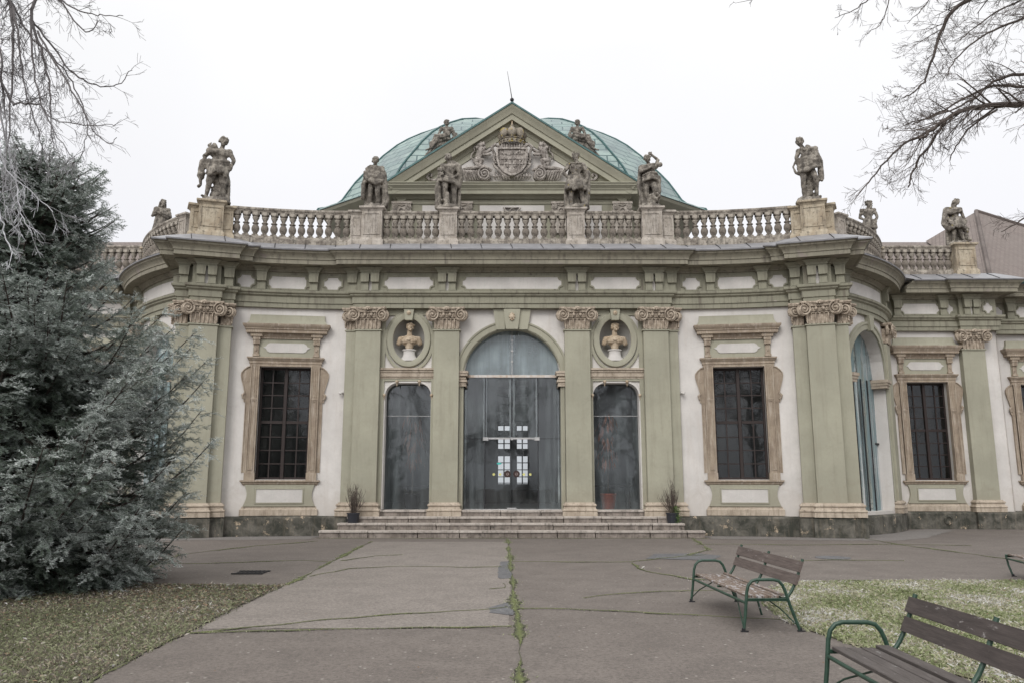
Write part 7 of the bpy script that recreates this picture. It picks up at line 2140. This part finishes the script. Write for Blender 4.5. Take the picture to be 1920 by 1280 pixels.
# left: drooping and rimed towards the tips
r = random.Random(29)
e = empty('bare_tree', (-8.6, 7.2, 0)); tag(e, 'leafless tree with drooping frost whitened twigs hanging in at the upper left', 'tree', 'leafless trees')
BL_ = bark('rimed_bark', (0.050, 0.040, 0.038), (0.56, 0.57, 0.60), 1)
mb = MB(); mb.tube([(-8.6, 7.2, -0.1), (-8.5, 7.2, 2.5), (-8.3, 7.3, 5), (-8.1, 7.4, 7.5), (-7.9, 7.5, 11)], [0.38, 0.30, 0.26, 0.2, 0.08], 14)
mb.build('trunk', BL_, e, 60)
mb = MB()
def L_(pts, r0, r1, depth, twig, every, droop, kids=(2, 4)): limb(mb, pts, r0, r1, r, depth, twig, every, droop, kids)
L_([(-8.0, 7.4, 7.8), (-6.6, 7.8, 8.3), (-5.4, 8.0, 7.4), at(60, 40, 8), at(85, 120, 8), at(95, 200, 8.0), at(100, 280, 8.0)], 0.028, 0.004, 3, 0.42, 0.13, 0.22)
L_([(-8.1, 7.4, 7.0), (-6.8, 7.9, 7.6), (-5.9, 8.2, 7.3), at(20, 20, 8.2), at(25, 110, 8.2), at(18, 220, 8.2), at(10, 350, 8.2)], 0.028, 0.005, 3, 0.42, 0.13, 0.25)
L_([at(60, 40, 8), at(100, 90, 8.1), at(140, 140, 8.2), at(180, 160, 8.3), at(220, 160, 8.3), at(247, 130, 8.3)], 0.012, 0.004, 1, 0.30, 0.10, 0.10)
L_([at(70, 60, 8), at(110, 130, 8.0), at(140, 180, 8.0), at(170, 235, 8.0), at(200, 268, 8.0), at(217, 260, 8)], 0.012, 0.004, 1, 0.30, 0.09, 0.12)
L_([(-6.6, 7.8, 8.3), (-5.4, 7.8, 8.0), at(70, -30, 7.9), at(110, 0, 7.9), at(150, 20, 7.9), at(190, 30, 7.9), at(230, 30, 7.9)], 0.015, 0.004, 2, 0.34, 0.11, 0.10)
L_([at(110, 0, 7.9), at(160, 60, 7.9), at(185, 40, 7.8)], 0.010, 0.004, 1, 0.28, 0.10, 0.10)
L_([at(55, 40, 7.9), at(62, 120, 7.9), at(80, 200, 7.8), at(110, 260, 7.8), at(140, 300, 7.8)], 0.012, 0.004, 2, 0.40, 0.09, 0.22)
L_([at(-20, 100, 7.6), at(20, 190, 7.6), at(30, 195, 7.6), at(75, 197, 7.6), at(100, 225, 7.6), at(170, 235, 7.6), at(215, 236, 7.6)], 0.014, 0.003, 2, 0.32, 0.10, 0.16)
L_([at(-60, 60, 7.4), at(-10, 160, 7.4), at(10, 260, 7.4), at(30, 340, 7.4), at(40, 400, 7.4), at(60, 440, 7.4)], 0.012, 0.003, 2, 0.36, 0.10, 0.22)
L_([at(-60, 150, 7.2), at(-15, 250, 7.2), at(15, 320, 7.2), at(60, 360, 7.2), at(100, 400, 7.2)], 0.011, 0.003, 2, 0.34, 0.10, 0.22)
L_([at(-80, 200, 7.0), at(-30, 330, 7.0), at(0, 400, 7.0), at(10, 450, 7.0), at(30, 480, 7.0)], 0.011, 0.003, 2, 0.30, 0.10, 0.22)
L_([(-8.1, 7.4, 6.2), (-6.8, 7.2, 6.6), at(-80, 60, 7.2), at(-60, 150, 7.2), at(-80, 200, 7.0)], 0.03, 0.012, 2, 0.5, 0.14, 0.15)
L_([at(-40, -60, 8.3), at(20, 0, 8.3), at(50, 60, 8.3), at(120, 130, 8.4), at(150, 190, 8.4), at(165, 240, 8.4), at(150, 300, 8.4)], 0.014, 0.003, 2, 0.36, 0.09, 0.2)
L_([at(0, -50, 7.8), at(30, 40, 7.8), at(40, 130, 7.8), at(60, 210, 7.8), at(75, 260, 7.8), at(90, 310, 7.8)], 0.013, 0.003, 2, 0.36, 0.09, 0.25)
L_([at(-60, 20, 7.6), at(-5, 80, 7.6), at(5, 180, 7.6), at(12, 260, 7.6), at(5, 340, 7.6), at(12, 420, 7.6)], 0.013, 0.003, 2, 0.36, 0.09, 0.25)
mb.build('branches', BL_, e, recalc=False)

# the park behind the photographer (what the glass mirrors)
r = random.Random(77)
mb = MB()
for k in range(13):
    x = -42 + 7 * k + r.uniform(-2, 2); y = -24 - r.uniform(0, 14); H = r.uniform(10, 15)
    mb.tube([(x, y, -.1), (x + .1, y, H * .4), (x - .2, y, H * .75)], [0.38, 0.28, 0.14], 8)
    for j in range(15):
        a = r.uniform(0, 2 * PI); z = H * r.uniform(.22, .75)
        grow(mb, (x, y, z), (math.cos(a), math.sin(a), r.uniform(.3, 1.1)), H * .36, 0.12, 3, r, -0.02, 0, (3, 4), 0.25, 0.012)
    # undergrowth
    for j in range(60):
        a = r.uniform(0, 2 * PI); q = r.uniform(0, 3.0)
        mb.tube([(x + q * math.cos(a), y + q * math.sin(a), 0), (x + (q + .5) * math.cos(a), y + (q + .5) * math.sin(a), r.uniform(1.2, 3.0))], [0.05, 0.01], 3, False)
tag(mb.build('park_trees', BR_, None, recalc=False), 'row of leafless park trees mirrored in the palace glass', 'trees', None, 'stuff')
